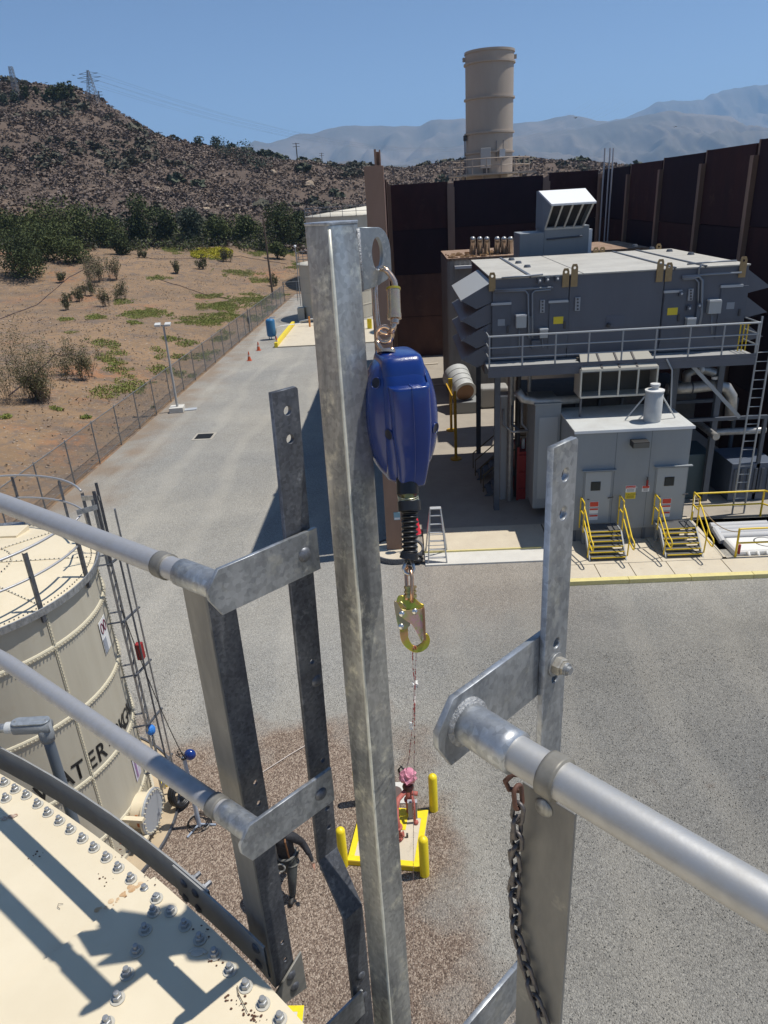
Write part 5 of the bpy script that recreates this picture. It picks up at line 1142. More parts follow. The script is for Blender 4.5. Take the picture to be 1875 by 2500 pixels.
# ================================================================ STAIRS
def stair(xl, label):
    w_ = 1.12; zt_ = .80; t = thing('steel_stair', label, 'stairs', (xl+w_/2, 21.5, .12), 'stairs up to the building doors')
    st = mat('stair_stringer_grey', (.32,.33,.33), .5, .2); gr = mat('dark_tread_grating', (.085,.085,.085), .7)
    yb, yf, yp = 20.82, 21.62, 22.22
    for xx in (xl-.05, xl+w_):
        MB().prism([(xx,yb-.03,.13),(xx,yb+.16,.13),(xx,yf+.05,zt_-.16),(xx,yp,zt_-.16),(xx,yp,zt_+.02),(xx,yf-.05,zt_+.02)], (.045,0,0)).build('stringer', st, t)
    n = 5
    for k in range(n):
        f = (k)/(n-1) if n > 1 else 0; zz = .22+(zt_-.22)*k/n; y_ = yb+.0+(yf-yb)*k/n
        MB().box((xl, y_, zz), (xl+w_-.005, y_+.20, zz+.03)).build('tread', gr, t); MB().box((xl, y_-.022, zz), (xl+w_-.005, y_-.001, zz+.035)).build('nosing', yellow, t)
    MB().box((xl, yf, zt_-.03), (xl+w_-.005, yp, zt_)).build('landing', gr, t); MB().box((xl, yf-.025, zt_-.03), (xl+w_-.005, yf-.001, zt_+.004)).build('nosing', yellow, t)
    for q in (0, w_-.1): MB().box((xl+q, yp-.15, .13), (xl+q+.08, yp-.05, zt_-.17)).build('leg', st, t)
    for xx in (xl-.09, xl+w_+.08):
        top, mid = 1.82, 1.38; r_ = .024
        mb = MB(); mb.tube([(xx,yp-.02,.7),(xx,yp-.02,top)], r_, 8); mb.build('guard_post', yellow, t, smooth=True)
        mb = MB(); mb.tube([(xx,yp-.02,top),(xx,yf+.08,top)], r_, 8); mb.build('guard_rail', yellow, t, smooth=True); mb = MB(); mb.tube([(xx,yp-.02,mid),(xx,yf+.08,mid)], r_, 8); mb.build('guard_rail', yellow, t, smooth=True)
        mb = MB(); mb.tube([(xx,yf+.08,top+.0),(xx,yf+.08,.75)], r_, 8); mb.build('guard_post', yellow, t, smooth=True)
        o_ = xx
        mb = MB(); mb.tube([(o_,yf+.10,1.76),(o_,yf+.04,1.62),(o_,yf-.06,1.62),(o_,yb-.18,1.02),(o_,yb-.42,.98),(o_,yb-.50,.90),(o_,yb-.46,.72),(o_,yb-.36,.70),(o_,yb+.05,.76)], r_, 8); mb.build('hand_rail', yellow, t, smooth='all')
        mb = MB(); mb.tube([(o_,yf+.0,1.22),(o_,yb+.02,.78)], r_, 8); mb.build('mid_rail', yellow, t, smooth=True)
        mb = MB(); mb.tube([(xx,yb+.1,.22),(xx,yb+.02,1.10)], r_, 8); mb.build('guard_post', yellow, t, smooth=True)
    return t
sA = stair(5.80, 'left of the two grey stairs with yellow handrails, before the left building door')
sB = copy_tree(sA, (2.46,0,0), 'right of the two grey stairs with yellow handrails, before the right building door')
# pit railing
t = thing('pit_railing', 'yellow pipe railing around the sunken pit right of the stairs', 'railing', (11, 22, .12))
def yr(p, q): MB().cyl(p, q, .032, 8).build('rail', yellow, t, smooth=True)
for z_ in (1.12, .62):
    yr((10.12,23.7,z_), (12.55,23.7,z_)); yr((12.55,23.7,z_), (13.6,22.2,z_)); yr((10.40,20.72,z_), (14.6,20.72,z_))
for (a, b_) in ((10.12,23.7),(12.55,23.7),(13.6,22.2),(10.40,20.72),(12.4,20.72),(14.5,20.72)): MB().cyl((a,b_,.12), (a,b_,1.13), .036, 8).build('post', yellow, t, smooth=True)
mb = MB(); P = []
for k in range(15): f = k/14; v = Vector((9.40,21.66,1.55)).lerp(Vector((10.40,20.72,1.0)), f) if False else Vector((10.12,23.7,1.1)).lerp(Vector((10.40,20.72,1.02)), f); v.z -= .38*4*f*(1-f); P.append(v)
mb.tube(P, .014, 5); tag(mb.build('chain_barrier', tan_lug), 'tan rope hanging across the open side of the yellow pit railing', 'rope')
mb = MB(); P = [Vector((9.28,21.7,1.35)).lerp(Vector((10.12,23.7,1.08)), k/10)-Vector((0,0,.12*4*(k/10)*(1-k/10))) for k in range(11)]; mb.tube(P, .014, 5); tag(mb.build('rope_barrier', white_m), 'short pale rope between the right stair rail and the yellow pit railing', 'rope')
# white containment tube bags in the pit
t = thing('containment_bag', 'white folded fabric bag lying in the pit by the front yellow railing', 'bag', (11.6, 21.3, -.6))
mb = MB(); mb.box((10.5,20.95,-.3),(13.6,22.0,.22)); o = mb.build('bag_body', mat('white_fabric', (.72,.71,.68), .8), t, bev=.14, seg=3)
for k in range(9): MB().tube([(10.9+k*.3,20.93,.18),(10.9+k*.3,20.80,.05),(10.9+k*.3,20.9,-.1)], .05, 6).build('fold', MATS['white_fabric'], t, smooth='all')
MB().lathe((11.7,21.5,.22), [(.32,0),(.34,.015),(.36,0)], 20).build('ring', ink, t)
t = thing('containment_roll', 'grey white rolled fabric behind the folded white bag in the pit', 'roll', (11, 22.4, 0))
for k in range(4): MB().cyl((10.45,22.25+k*.22,.10+.03*k),(12.4,22.25+k*.22,.10+.03*k), .13, 10).build('roll', mat('grey_fabric', (.50,.50,.50), .8), t, smooth=True)
MB().cyl((10.5,21.9,.05),(10.5,22.6,.2), .12, 10).build('roll', MATS['grey_fabric'], t)
mb = MB(); mb.cyl((10.62,20.98,.1),(10.62,20.98,.42), .045, 8); tag(mb.build('spray_bottle', red_m), 'small red bottle standing on the white bag by the railing post', 'bottle')
# ================================================================ OBJECTS IN THE SHADED YARD
# fan / duct nozzle
c = W(*S(1008,888), z=.1)
t = thing('blower_duct', 'short pale round duct elbow lying on a base near the ribbed building', 'duct', c)
A_ = Vector((-.35,1.3,1.75)); B_ = Vector((.05,-.2,1.15)); c2_ = Vector((c.x-.15, c.y, .1))
for k in range(4):
    f0, f1 = k/4, (k+1)/4-.02; r_ = .78-.045*k; MB().cyl(c2_+A_.lerp(B_, f0), c2_+A_.lerp(B_, f1), r_, 24, r2=r_-.03).build('duct_section', mat('pale_duct', (.46,.47,.46), .5), t, smooth=True)
MB().cyl(c2_+A_.lerp(B_, .98), c2_+A_.lerp(B_, 1.03), .66, 24).build('flange', mat('pale_duct_flange', (.52,.53,.52), .5), t, smooth=True); MB().cyl(c2_+A_.lerp(B_, 1.031), c2_+A_.lerp(B_, 1.04), .50, 24).build('mouth', mat('rusty_brown_mouth', (.20,.105,.05), .7), t)
MB().box((c.x-.9, c.y-.5, .1), (c.x+.6, c.y+1.4, .75)).build('base', mat('base_grey', (.25,.26,.26), .6), t, bev=.03)
MB().box((c.x+.8, c.y+.3, .1), (c.x+2.4, c.y+1.4, 1.3)).build('side_tank', mat('pale_side_tank', (.34,.33,.31), .6), t, bev=.15, seg=3)
# yellow swing posts
for i, (dx, dyb, dyt) in enumerate([(985,992,845),(975,930,822)]):
    b0 = W(*S(dx, dyb), z=.1); z1 = W(*S(dx-7 if i == 0 else dx-3, dyt), y=b0.y).z; t = thing('yellow_post', ['nearer yellow gate post with a round foot in the shaded yard','farther yellow gate post behind the nearer one'][i], 'post', b0, 'yellow gate posts')
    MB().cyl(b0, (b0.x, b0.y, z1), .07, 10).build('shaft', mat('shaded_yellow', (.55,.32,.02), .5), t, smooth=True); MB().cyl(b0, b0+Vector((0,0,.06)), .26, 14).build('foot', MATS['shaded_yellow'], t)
    if i == 1: MB().box((b0.x-.12, b0.y-.05, z1-.3), (b0.x+.10, b0.y+.05, z1+.1)).build('head', yellow, t)
    else: MB().bar((b0.x, b0.y, z1-.5), (b0.x-.2, b0.y+3.0, z1-.4), .06, .06).build('arm', MATS['shaded_yellow'], t)
# red machine, dark stairs
c = W(*S(1142,1078), z=.1)
t = thing('red_skid', 'dark red machine frame standing in shade left of the side cabinet', 'machine', c)
MB().box((c.x-.45, c.y, .1), (c.x+.45, c.y+1.6, 2.1)).build('body', red_m, t, bev=.02)
for q in (-.5, .42): MB().box((c.x+q, c.y-.08, .1), (c.x+q+.08, c.y, 2.3)).build('frame_post', red_m, t)
for z_ in (.5, 1.2, 1.9): MB().box((c.x-.5, c.y-.07, z_), (c.x+.5, c.y-.01, z_+.07)).build('frame_bar', red_m, t)
MB().cyl((c.x-.2,c.y+.4,2.1),(c.x-.2,c.y+.4,2.5),.06,8).build('lamp', sign_w, t)
for i, (dx, dy) in enumerate([(1075,1035),(1095,1070)]):
    c = W(*S(dx, dy), z=.1); t = thing('dark_stair', ['upper dark steel stair in the shade left of the red machine','lower dark steel stair in the shade left of the red machine'][i], 'stairs', c, 'dark stairs in the shade')
    for q in (0, .9): MB().prism([(c.x-.9,c.y+q,.1),(c.x-.7,c.y+q,.1),(c.x+.7,c.y+q,1.3),(c.x+.5,c.y+q,1.4)], (0,.05,0)).build('stringer', dark2, t)
    for k in range(6): MB().box((c.x-.8+k*.24, c.y+.05, .22+k*.2), (c.x-.55+k*.24, c.y+.9, .26+k*.2)).build('tread', dark2, t)
    for q in (0, .93): MB().tube([(c.x-.95,c.y+q,.3),(c.x-.95,c.y+q,1.0),(c.x+.6,c.y+q,2.3),(c.x+1.1,c.y+q,2.3)], .025, 6).build('hand_rail', mat('dull_brass_rail', (.12,.085,.03), .6), t)
# small cabinet stand by the plenum
c = W(*S(1097,900), z=.1); t = thing('grey_stand', 'narrow pale grey cabinet standing under the left end of the platform', 'cabinet', c); MB().box((3.55,26.3,.1),(4.05,26.8,4.3)).build('body', mat('pale_grey_cab', (.34,.35,.35), .5), t, bev=.02); MB().box((3.5,26.25,4.302),(4.1,26.85,4.36)).build('lid', white_m, t)
# tall narrow light strips on the floor left: thin lying boards
for i, (dx, dy, l_) in enumerate([(905,790,1.6),(925,835,2.2)]):
    c = W(*S(dx, dy), z=.1); tag(MB().obox((c.x-.2,c.y,.1),(l_,.15,0),(0,.35,0),(0,0,.06)).build('loose_board', mat('pale_board', (.45,.40,.33), .8)), ['thin pale board lying far back beside the brown column','wider pale board lying in the shade beside the brown column'][i], 'board', 'boards on the shaded floor')
# ================================================================ STEP LADDER, red cone bag, debris by the column
t = thing('step_ladder', 'silver folding step ladder standing open on the pale apron strip', 'ladder', (.79, 21.5, .06))
lm = mat('silver_ladder', (.50,.50,.49), .4, .5); LB = {}
xa, xb_ = .50, 1.12; topz = 1.85; ya, yb_ = 21.25, 22.1; yt = 21.72; tw = .17
for s_, (xx) in ((-1, xa), (1, xb_)):
    xt = .80+s_*tw
    MB().bar((xx, ya, .06), (xt, yt-.04, topz), .035, .06).build('front_rail', lm, t); MB().bar((xx+s_*.06, yb_, .06), (xt, yt+.04, topz), .035, .05).build('rear_rail', lm, t)
for k in range(6):
    f = (k+.6)/6.4; y_ = ya+(yt-.04-ya)*f; hw_ = (.31*(1-f)+tw*f); MB().box((.81-hw_, y_-.03, .06+1.79*f), (.81+hw_, y_+.05, .085+1.79*f)).build('step', mat('pale_step', (.62,.62,.60), .4, .4), t)
for k in range(3):
    f = (k+.6)/4; y_ = yb_+(yt+.04-yb_)*f; hw_ = (.34*(1-f)+tw*f); MB().cyl((.81-hw_, y_, .06+1.79*f), (.81+hw_, y_, .06+1.79*f), .015, 6).build('rear_rung', lm, t)
MB().box((.62, yt-.08, topz), (.99, yt+.10, topz+.04)).build('top_cap', MATS['pale_step'], t, bev=.01)
p = W(*S(908,1188), z=.16)
t = thing('red_cone', 'bright red pink cone hanging above a stand right of the brown column', 'traffic cone', (.12, 22.1, 0)); MB().lathe((.14,22.0,.85), [(.17,0),(.06,.62),(.0,.63)], 14).build('cone_body', red_b, t, smooth=True); MB().cyl((.14,22.0,.06),(.14,22.0,.86),.03,8).build('stand', mat('pale_pole2', (.6,.6,.58), .5), t)
t = thing('blue_pink_tag', 'pink and blue wrapped bundle fixed above the red cone beside the column', 'bundle', (.1,22.1,2.0)); MB().sphere((.10,22.1,2.05),.11,10,8,(1,1,1.3)).build('blue_wrap', mat('wrap_blue', (.05,.09,.35), .5), t); MB().sphere((.08,22.1,2.3),.13,10,8,(1,1,1.2)).build('pink_wrap', mat('wrap_pink', (.55,.15,.28), .5), t); MB().cyl((.1,22.1,.06),(.1,22.1,2.2),.03,6).build('pole', galv_d, t)
t = thing('black_bag', 'black plastic bag slumped at the foot of the step ladder', 'bag', (.05,21.5,.0)); mb = MB(); mb.sphere((.05,21.45,.13), .24, 12, 8, (1.3,.8,.6)); mb.v = [(v[0]+.05*noise.noise(Vector(v)*7), v[1]+.05*noise.noise(Vector(v)*6+Vector((9,0,0))), v[2]+.04*noise.noise(Vector(v)*8)) for v in mb.v]; mb.build('bag_body', black_m, t, smooth='all')
# ================================================================ WATER TANK (second tank, left)
TX, TY, TR, TZ = -7.88, 10.65, 2.25, 5.75
t = thing('water_tank', 'cream bolted water tank with black lettering and a railed roof left of the handrails', 'water tank', (TX, TY, 0))
zs = [.05, .87, 2.25, 3.63, 5.01, TZ]
def cp(a, r, z): a = math.radians(a); return Vector((TX+r*math.cos(a), TY+r*math.sin(a), z))
RAD = math.radians
vs_off = {0: (-27, 18), 1: (-58, -8), 2: (-27, 18), 3: (-27, 18), 4: (-27, 18)}
for k in range(5):
    for j in range(8):
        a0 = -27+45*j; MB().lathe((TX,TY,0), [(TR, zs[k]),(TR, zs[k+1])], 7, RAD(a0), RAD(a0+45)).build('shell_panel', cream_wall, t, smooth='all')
for z_ in zs[1:5]: MB().lathe((TX,TY,z_), [(TR,-.045),(TR+.022,-.04),(TR+.026,.02),(TR+.014,.045),(TR,.05)], 72).build('seam', mat('cream_seam', (.58,.525,.39), .5), t)
MB().lathe((TX,TY,.06), [(TR,-.03),(TR+.05,-.03),(TR+.05,.05),(TR,.05)], 72).build('base_ring', cream_wall, t)
for a in range(-117, 100, 45): MB().add([cp(a-.7,TR,.1),cp(a+.7,TR,.1),cp(a+.7,TR,TZ-.05),cp(a-.7,TR,TZ-.05),cp(a-.7,TR+.014,.1),cp(a+.7,TR+.014,.1),cp(a+.7,TR+.014,TZ-.05),cp(a-.7,TR+.014,TZ-.05)], [(4,5,6,7),(0,4,7,3),(1,2,6,5),(2,3,7,6)]).build('vertical_seam', MATS['cream_seam'], t)
mb = MB()
def nut(mb, p, nrm, r=.012, h=.016, n=6):
    p = Vector(p); mb.cyl(p, p+Vector(nrm)*h, r, n)
for z_ in zs[1:5]:
    for j in range(150):
        a = -130+j*1.6; an = RAD(a); nrm = (math.cos(an), math.sin(an), 0); p = cp(a, TR+.02, z_-.012); mb.cyl(p, p+Vector(nrm)*.025, .011, 5); 
for a in range(-117, 100, 45):
    an = RAD(a); nrm = (math.cos(an), math.sin(an), 0); z_ = .2
    while z_ < TZ-.1: mb.cyl(cp(a, TR+.012, z_), cp(a, TR+.036, z_), .010, 5); z_ += .066
mb.build('shell_bolts', mat('cream_bolt', (.55,.50,.38), .5), t, stuff=True)
# roof
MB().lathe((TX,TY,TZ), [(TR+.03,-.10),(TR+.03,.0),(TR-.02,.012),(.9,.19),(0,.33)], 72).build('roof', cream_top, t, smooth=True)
MB().lathe((TX,TY,TZ), [(TR+.0,-.07),(TR+.085,-.07),(TR+.09,.055),(TR+.075,.06),(TR+.03,.01)], 90).build('eave_rim', galv, t, smooth=True)
def rz_(r): return TZ+.012+(TR-.02-r)*(.178/(TR-.92)) if r > .9 else TZ+.19+(.9-r)*.155
mb = MB()
for j in range(8):
    a = -27+45*j; r = .4
    while r < TR-.1: q = cp(a, r, rz_(r)); mb.cyl(q, q+Vector((0,0,.022)), .011, 5); r += .075
for j in range(60): q = cp(j*6, .9, rz_(.9)); mb.cyl(q, q+Vector((0,0,.022)), .011, 5)
for j in range(26): q = cp(j*14, .35, rz_(.35)); mb.cyl(q, q+Vector((0,0,.022)), .011, 5)
for j in range(190): q = cp(j*1.9, TR-.05, rz_(TR-.05)); mb.cyl(q, q+Vector((0,0,.02)), .010, 5)
mb.build('roof_bolts', galv_d, t, stuff=True)
for j in range(8): MB().bar(cp(-27+45*j+.6, .4, rz_(.4)+.004), cp(-27+45*j+.3, TR-.05, rz_(TR-.05)+.004), .035, .006).build('roof_seam', mat('cream_roof_seam', (.66,.59,.44), .5), t)
MB().torus((TX,TY,rz_(.93)+.0), .93, .010, (0,0,1), 60, 5).build('roof_seam', MATS['cream_roof_seam'], t)
# hatch at the back left
h0 = W(50, 1305, z=TZ+.1); MB().obox((h0.x-1.0, h0.y-.15, TZ+.03), (1.0,.0,0), (0,.5,0), (0,0,.12)).build('hatch', cream_top, t, bev=.01)
# railing: rails with a gap at the ladder
RRr = TR+.06; gap0, gap1 = 2, 32
for z_, r_ in ((.60, .020), (1.07, .022)):
    for (a0, a1) in ((-175, -1), (34, 182)):
        mb = MB(); mb.tube([cp(a0+(a1-a0)*k/40, RRr-.02, TZ+z_) for k in range(41)], r_, 8); mb.build('railing_rail', alum_d, t, smooth='all')
def post(a, h=1.07, lean=0):
    p = cp(a, RRr+.01, TZ-.20); an = RAD(a); n_ = Vector((math.cos(an), math.sin(an), 0)); tg = Vector((-n_.y, n_.x, 0))
    mb = MB(); mb.obox(p-tg*.03, tg*.06, n_*.006, (0,0,h+.16)); mb.obox(p-tg*.03, tg*.006, -n_*.05, (0,0,h+.16)); mb.build('railing_post', galv_d, t)
for a in (-165, -139, -112, -84, -55.5, -29, -1.0, 34, 60, 88, 118, 150): post(a)
# ladder frame up the right side
t2 = thing('tank_ladder', 'grey steel ladder running up the right side of the cream water tank', 'ladder', cp(16, TR+.2, 0))
la = 16; an = RAD(la); n_ = Vector((math.cos(an), math.sin(an), 0)); tg = Vector((-n_.y, n_.x, 0))
base = cp(la, TR+.22, 0); Lt = []
for s_ in (-.2, .2):
    mb = MB(); q = base+tg*s_; mb.obox(q-tg*.004, tg*.008, n_*.045, (0,0,TZ+1.2)); mb.build('stringer', galv, t2)
mb = MB(); q = base+n_*.30; mb.obox(q-tg*.02, tg*.04, n_*.03, (0,0,TZ+.9)); mb.build('climbing_rail', galv, t2)
mb = MB(); mb.cyl(base-tg*.26+n_*.25, base-tg*.26+n_*.25+Vector((0,0,TZ+.2)), .018, 6); mb.build('conduit', galv_d, t2)
for k in range(22): MB().cyl(base-tg*.2+n_*.03+Vector((0,0,.4+k*.28)), base+tg*.2+n_*.03+Vector((0,0,.4+k*.28)), .012, 6).build('rung', galv_d, t2)
for k in range(5):
    for s_ in (-.2, .2): MB().bar(cp(la, TR, .9+k*1.2)+tg*s_, base+tg*s_+Vector((0,0,.9+k*1.2)), .05, .008).build('standoff', galv_d, t2)
    MB().bar(base-tg*.26+Vector((0,0,.9+k*1.2))+n_*.03, base+n_*.32+tg*.24+Vector((0,0,.9+k*1.2)), .04, .03).build('standoff', galv_d, t2)
for s_ in (-.34, .34):
    MB().bar(cp(la, TR-.02, TZ+1.06)+tg*s_, base+tg*s_*.62+n_*.08+Vector((0,0,TZ+1.06)), .012, .09).build('walkthrough_arm', galv, t2)
    MB().obox(base+tg*s_*.62+n_*.05+Vector((0,0,TZ-.1)), tg*.01, n_*.05, (0,0,1.45)).build('walkthrough_bar', galv_d, t2)
tr = thing('gate_loop', 'bent pipe safety gate at the top of the water tank ladder', 'gate', cp(10, TR+.05, TZ)); MB().tube([cp(4,TR-.02,TZ+.95), cp(10,TR+.03,TZ+.97), cp(20,TR+.0,TZ+.9), cp(24,TR,TZ+.5)], .016, 6).build('gate_pipe', alum_d, tr, smooth='all')
p = W(712/2.5424, 1130+915/2.5424, d=14.1); 
zq = 3.55; tag(MB().box((base.x+.15, base.y-.06, zq), (base.x+.27, base.y+.06, zq+.34)).build('red_tag', red_m), 'small red tag fixed to the ladder of the cream water tank', 'tag')
tag(MB().sphere((base.x+.1, base.y-.1, 1.9), .10, 10, 8, (1,1,1.2)).build('blue_glove', mat('bright_blue_cloth', (.03,.20,.62), .6)), 'bright blue cloth tied to the lower part of the tank ladder', 'cloth')
# lettering round the tank
LET = [('F',-74),('I',-68.5),('R',-64.5),('E',-57.5),('W',-46.5),('A',-38.5),('T',-32.2),('E',-25.2),('R',-19.2),('4',-11.6),('2',-6.0),('K',-.6),('G',3.9),('A',9.0),('L',13.6)]
for ch, a in LET:
    an = RAD(a); n_ = Vector((math.cos(an), math.sin(an), 0)); tg = Vector((-n_.y, n_.x, 0))
    o = textobj('letter', ch, .39, cp(a, TR+.012, 2.36), tg, (0,0,1), ink, t, 0.004, .005, align='CENTER')
    # wrap the glyph to the shell
    for v in o.data.vertices:
        w_ = v.co+ORG[t]; d_ = math.hypot(w_.x-TX, w_.y-TY); s_ = (TR+.008)/d_; v.co.x = (w_.x-TX)*s_+TX-ORG[t].x; v.co.y = (w_.y-TY)*s_+TY-ORG[t].y
    tall = 1.0
    for v in o.data.vertices: v.co.z = (v.co.z-2.36)*1.32+2.40
# sign on shell
s0 = thing('tank_sign', 'small white sign with two dark ovals high on the right of the cream tank', 'sign', cp(5, TR+.01, 4.45))
def shellplate(name, a0, a1, z0, z1, off, m, par): MB().lathe((TX,TY,0), [(TR+off,z0),(TR+off+.006,z0),(TR+off+.006,z1),(TR+off,z1)], 3, RAD(a0), RAD(a1)).build(name, m, par)
shellplate('board', 0.2, 8.2, 4.12, 4.78, .01, sign_w, s0)
for a in (2.4, 5.9):
    n_ = Vector((math.cos(RAD(a)), math.sin(RAD(a)), 0)); tg = Vector((-n_.y, n_.x, 0)); c = cp(a, TR+.022, 4.62)
    MB().tube([c+tg*.05*math.cos(x*math.pi/8)+Vector((0,0,.10*math.sin(x*math.pi/8))) for x in range(16)], .010, 4, closed=True).build('oval', mat('dark_red_ring', (.16,.03,.06), .5), s0)
shellplate('text_panel', .6, 4.0, 4.14, 4.42, .018, mat('sign_grey', (.30,.33,.38), .4), s0)
s1 = thing('tank_sign', 'faint white and violet notice low on the right edge of the cream tank', 'sign', cp(0, TR+.01, 1.45)); shellplate('board', -1, 6, 1.15, 1.75, .01, mat('faded_violet_white', (.62,.58,.66), .5), s1); shellplate('stripe', .4, 2.0, 1.2, 1.7, .018, mat('violet', (.30,.18,.34), .5), s1)
# manway near the base
ma = -6.0; an = RAD(ma); n_ = Vector((math.cos(an), math.sin(an), 0)); tg = Vector((-n_.y, n_.x, 0)); mc = cp(ma, TR-.05, .62)
s2 = thing('tank_manway', 'round bolted manway at the foot of the cream tank with a pale cover', 'manway', mc)
MB().lathe(mc, [(.34,0),(.34,.30),(.44,.30),(.44,.335)], 30, ax=n_).build('neck', cream_roof, s2, smooth=True); MB().lathe(mc, [(.44,.337),(.44,.37),(0,.37)], 30, ax=n_).build('cover', mat('manway_cover', (.42,.44,.46), .5, .2), s2)
mb = MB(); 
U_ = n_.orthogonal().normalized(); V_ = n_.cross(U_)
for k in range(26): q = mc+n_*.37+(U_*math.cos(k*2*math.pi/26)+V_*math.sin(k*2*math.pi/26))*.40; mb.cyl(q, q+n_*.04, .016, 6)
mb.build('cover_bolts', cream_wall, s2, stuff=True)
for z_ in (.45, -.02): MB().obox(mc-tg*.50+Vector((0,0,z_-.25)), tg*.10, n_*.42, (0,0,.07)).build('davit_bracket', cream_top, s2)
MB().obox(mc+n_*.20-tg*.36+Vector((0,0,-.06)), tg*.015, n_*.05, (0,0,.3)).build('rust_streak', mat('orange_rust', (.42,.13,.03), .7), s2)
f_ = thing('tank_footing', 'round tan concrete ring footing under the cream water tank', 'footing', (TX, TY, 0)); MB().lathe((TX,TY,0), [(TR-.2,.045),(TR+.52,.045),(TR+.52,-.1)], 72).build('slab', mat('tan_footing', (.50,.40,.27), .8, 0, (.42,.33,.22), 2, 6), f_, smooth=True); MB().lathe((TX,TY,0), [(TR+.525,-.05),(TR+.525,.08),(TR+.565,.08),(TR+.565,-.05)], 72).build('steel_edge', galv_d, f_, smooth=True)
yb = W(*S(372,1697), z=.06); tag(MB().obox((yb.x-.22, yb.y-.05, .05), (.42,.12,0), (-.03,.12,0), (0,0,.07)).build('yellow_block', yellow_b), 'small yellow block on the footing right of the cream water tank', 'block')
# ================================================================ DAVIT STAND, CABLE, HOSE
b0 = W(487, 2016, z=0)
t = thing('davit_mast', 'pale blue portable mast with a dark blue reel on top standing in the brown gravel', 'davit', b0)
tz = zat(b0.x, b0.y, 1850); tp_ = Vector((b0.x-.03, b0.y+.03, tz))
MB().tube([b0, tp_], [.045,.04], 10).build('mast', blue_l, t, smooth=True); MB().sphere(tp_+Vector((.12,.03,.02)), .115, 14, 10, (1,.8,1)).build('reel', blue_s, t, smooth='all')
for k in range(3): a = k*2.1; MB().cyl(b0+Vector((0,0,.05)), b0+Vector((.34*math.cos(a), .34*math.sin(a), .02)), .02, 6).build('foot', blue_l, t)
mb = MB(); P = [Vector((b0.x+.25*math.cos(k*.35)*(1-.004*k), b0.y+.02+.2*math.sin(k*.35), .03+.002*k)) for k in range(60)]; mb.tube(P, .010, 4, caps=False); tag(mb.build('loose_cable', black_m), 'thin black cable coiled on the gravel around the pale blue mast foot', 'cable')
mb = MB(); P = [tp_+Vector((-.05,0,.02))+Vector((-.14*math.cos(k*.8)*.7, .1*math.sin(k*.9), .05*math.sin(k*1.3))) for k in range(26)]; mb.tube(P, .009, 4, caps=False); tag(mb.build('cable_tangle', black_m), 'tangle of dark cable hanging by the top of the pale blue mast', 'cable')
mb = MB(); q0 = cp(la, TR+.25, TZ-1.0); q1 = tp_; P = [q0.lerp(q1, k/16)-Vector((0,0,.35*4*(k/16)*(1-k/16))) for k in range(17)]; mb.tube(P, .009, 4); tag(mb.build('stay_cable', black_m), 'long thin dark cable sagging from the tank ladder down to the blue mast', 'cable')
p = W(*S(391,1729), z=.1); t = thing('hose_coil', 'upright coil of thick black hose on the gravel beside the tank footing', 'hose', p)
for k in range(3): MB().torus((p.x-.02+k*.045, p.y-.03*k, .30), .235-.012*k, .036, (.9,-.5,.35), 28, 8).build('hose_loop', black_m, t, smooth='all')
# thin pale rope on the ground
mb = MB(); a, b_ = W(560*D2S, 1672*D2S, z=.03), W(694*D2S, 1590*D2S, z=.03); mb.tube([a, a.lerp(b_, .5)+Vector((0,.03,0)), b_], .011, 4); tag(mb.build('ground_rope', mat('pale_rope', (.6,.52,.46), .8)), 'thin pale rope lying straight across the gravel above the walking person', 'rope')
# ================================================================ VALVE STATION
t = root_struct('valve_pad', (-.7, 10.05, 0))
padc = [Vector((-1.48,9.55,0)), Vector((-.13,9.36,0)), Vector((.08,10.68,0)), Vector((-1.27,10.86,0))]
MB().prism(padc, (0,0,.11)).build('slab', concrete, t, bev=.006)
def lp(u, v, z): return padc[0].lerp(padc[1], u).lerp(padc[3].lerp(padc[2], u), v)+Vector((0,0,z))
def strip(u0,u1,v0,v1,z=.114,m=yellow_b,name='yellow_border',h=.004): MB().prism([lp(u0,v0,z),lp(u1,v0,z),lp(u1,v1,z),lp(u0,v1,z)], (0,0,h)).build(name, m, t)
strip(0,1,0,.085); strip(0,1,.84,1); strip(0,.085,.086,.839); strip(.915,1,.086,.839)
MB().prism([padc[0]+Vector((-.004,-.004,.0)), padc[1]+Vector((.004,-.004,.0)), padc[1]+Vector((.004,-.008,.0)), padc[0]+Vector((-.004,-.008,.0))], (0,0,.108)).build('yellow_edge', yellow, t)
G4 = 'yellow bollards around the valve pad'
for i, (x_, y_, lb) in enumerate([(.19,10.80,'yellow bollard at the far right corner of the valve pad'),(-.045,9.30,'yellow bollard at the near right corner of the valve pad'),(-1.55,9.55,'yellow bollard at the near left corner of the valve pad'),(-1.33,11.03,'yellow bollard at the far left corner of the pad hidden behind the steel post')]):
    tt = thing('bollard', lb, 'bollard', (x_, y_, 0), G4); MB().lathe((x_, y_, 0), [(.088,0),(.088,.86),(.078,.89),(.05,.92),(0,.935)], 20).build('post_body', yellow_b, tt, smooth='all')
# manhole
c = W(966, 1938, z=0); t = thing('manhole', 'square pale concrete pad with a round dark cover beside the valve pad', 'manhole', c)
MB().box((c.x-.28, c.y-.28, -.05), (c.x+.28, c.y+.30, .03)).build('frame', concrete_l, t, bev=.006); MB().lathe((c.x-.02,c.y+.02,.03), [(.155,-.01),(.155,.012),(0,.012)], 24).build('cover', mat('brown_cover', (.11,.075,.065), .7), t)
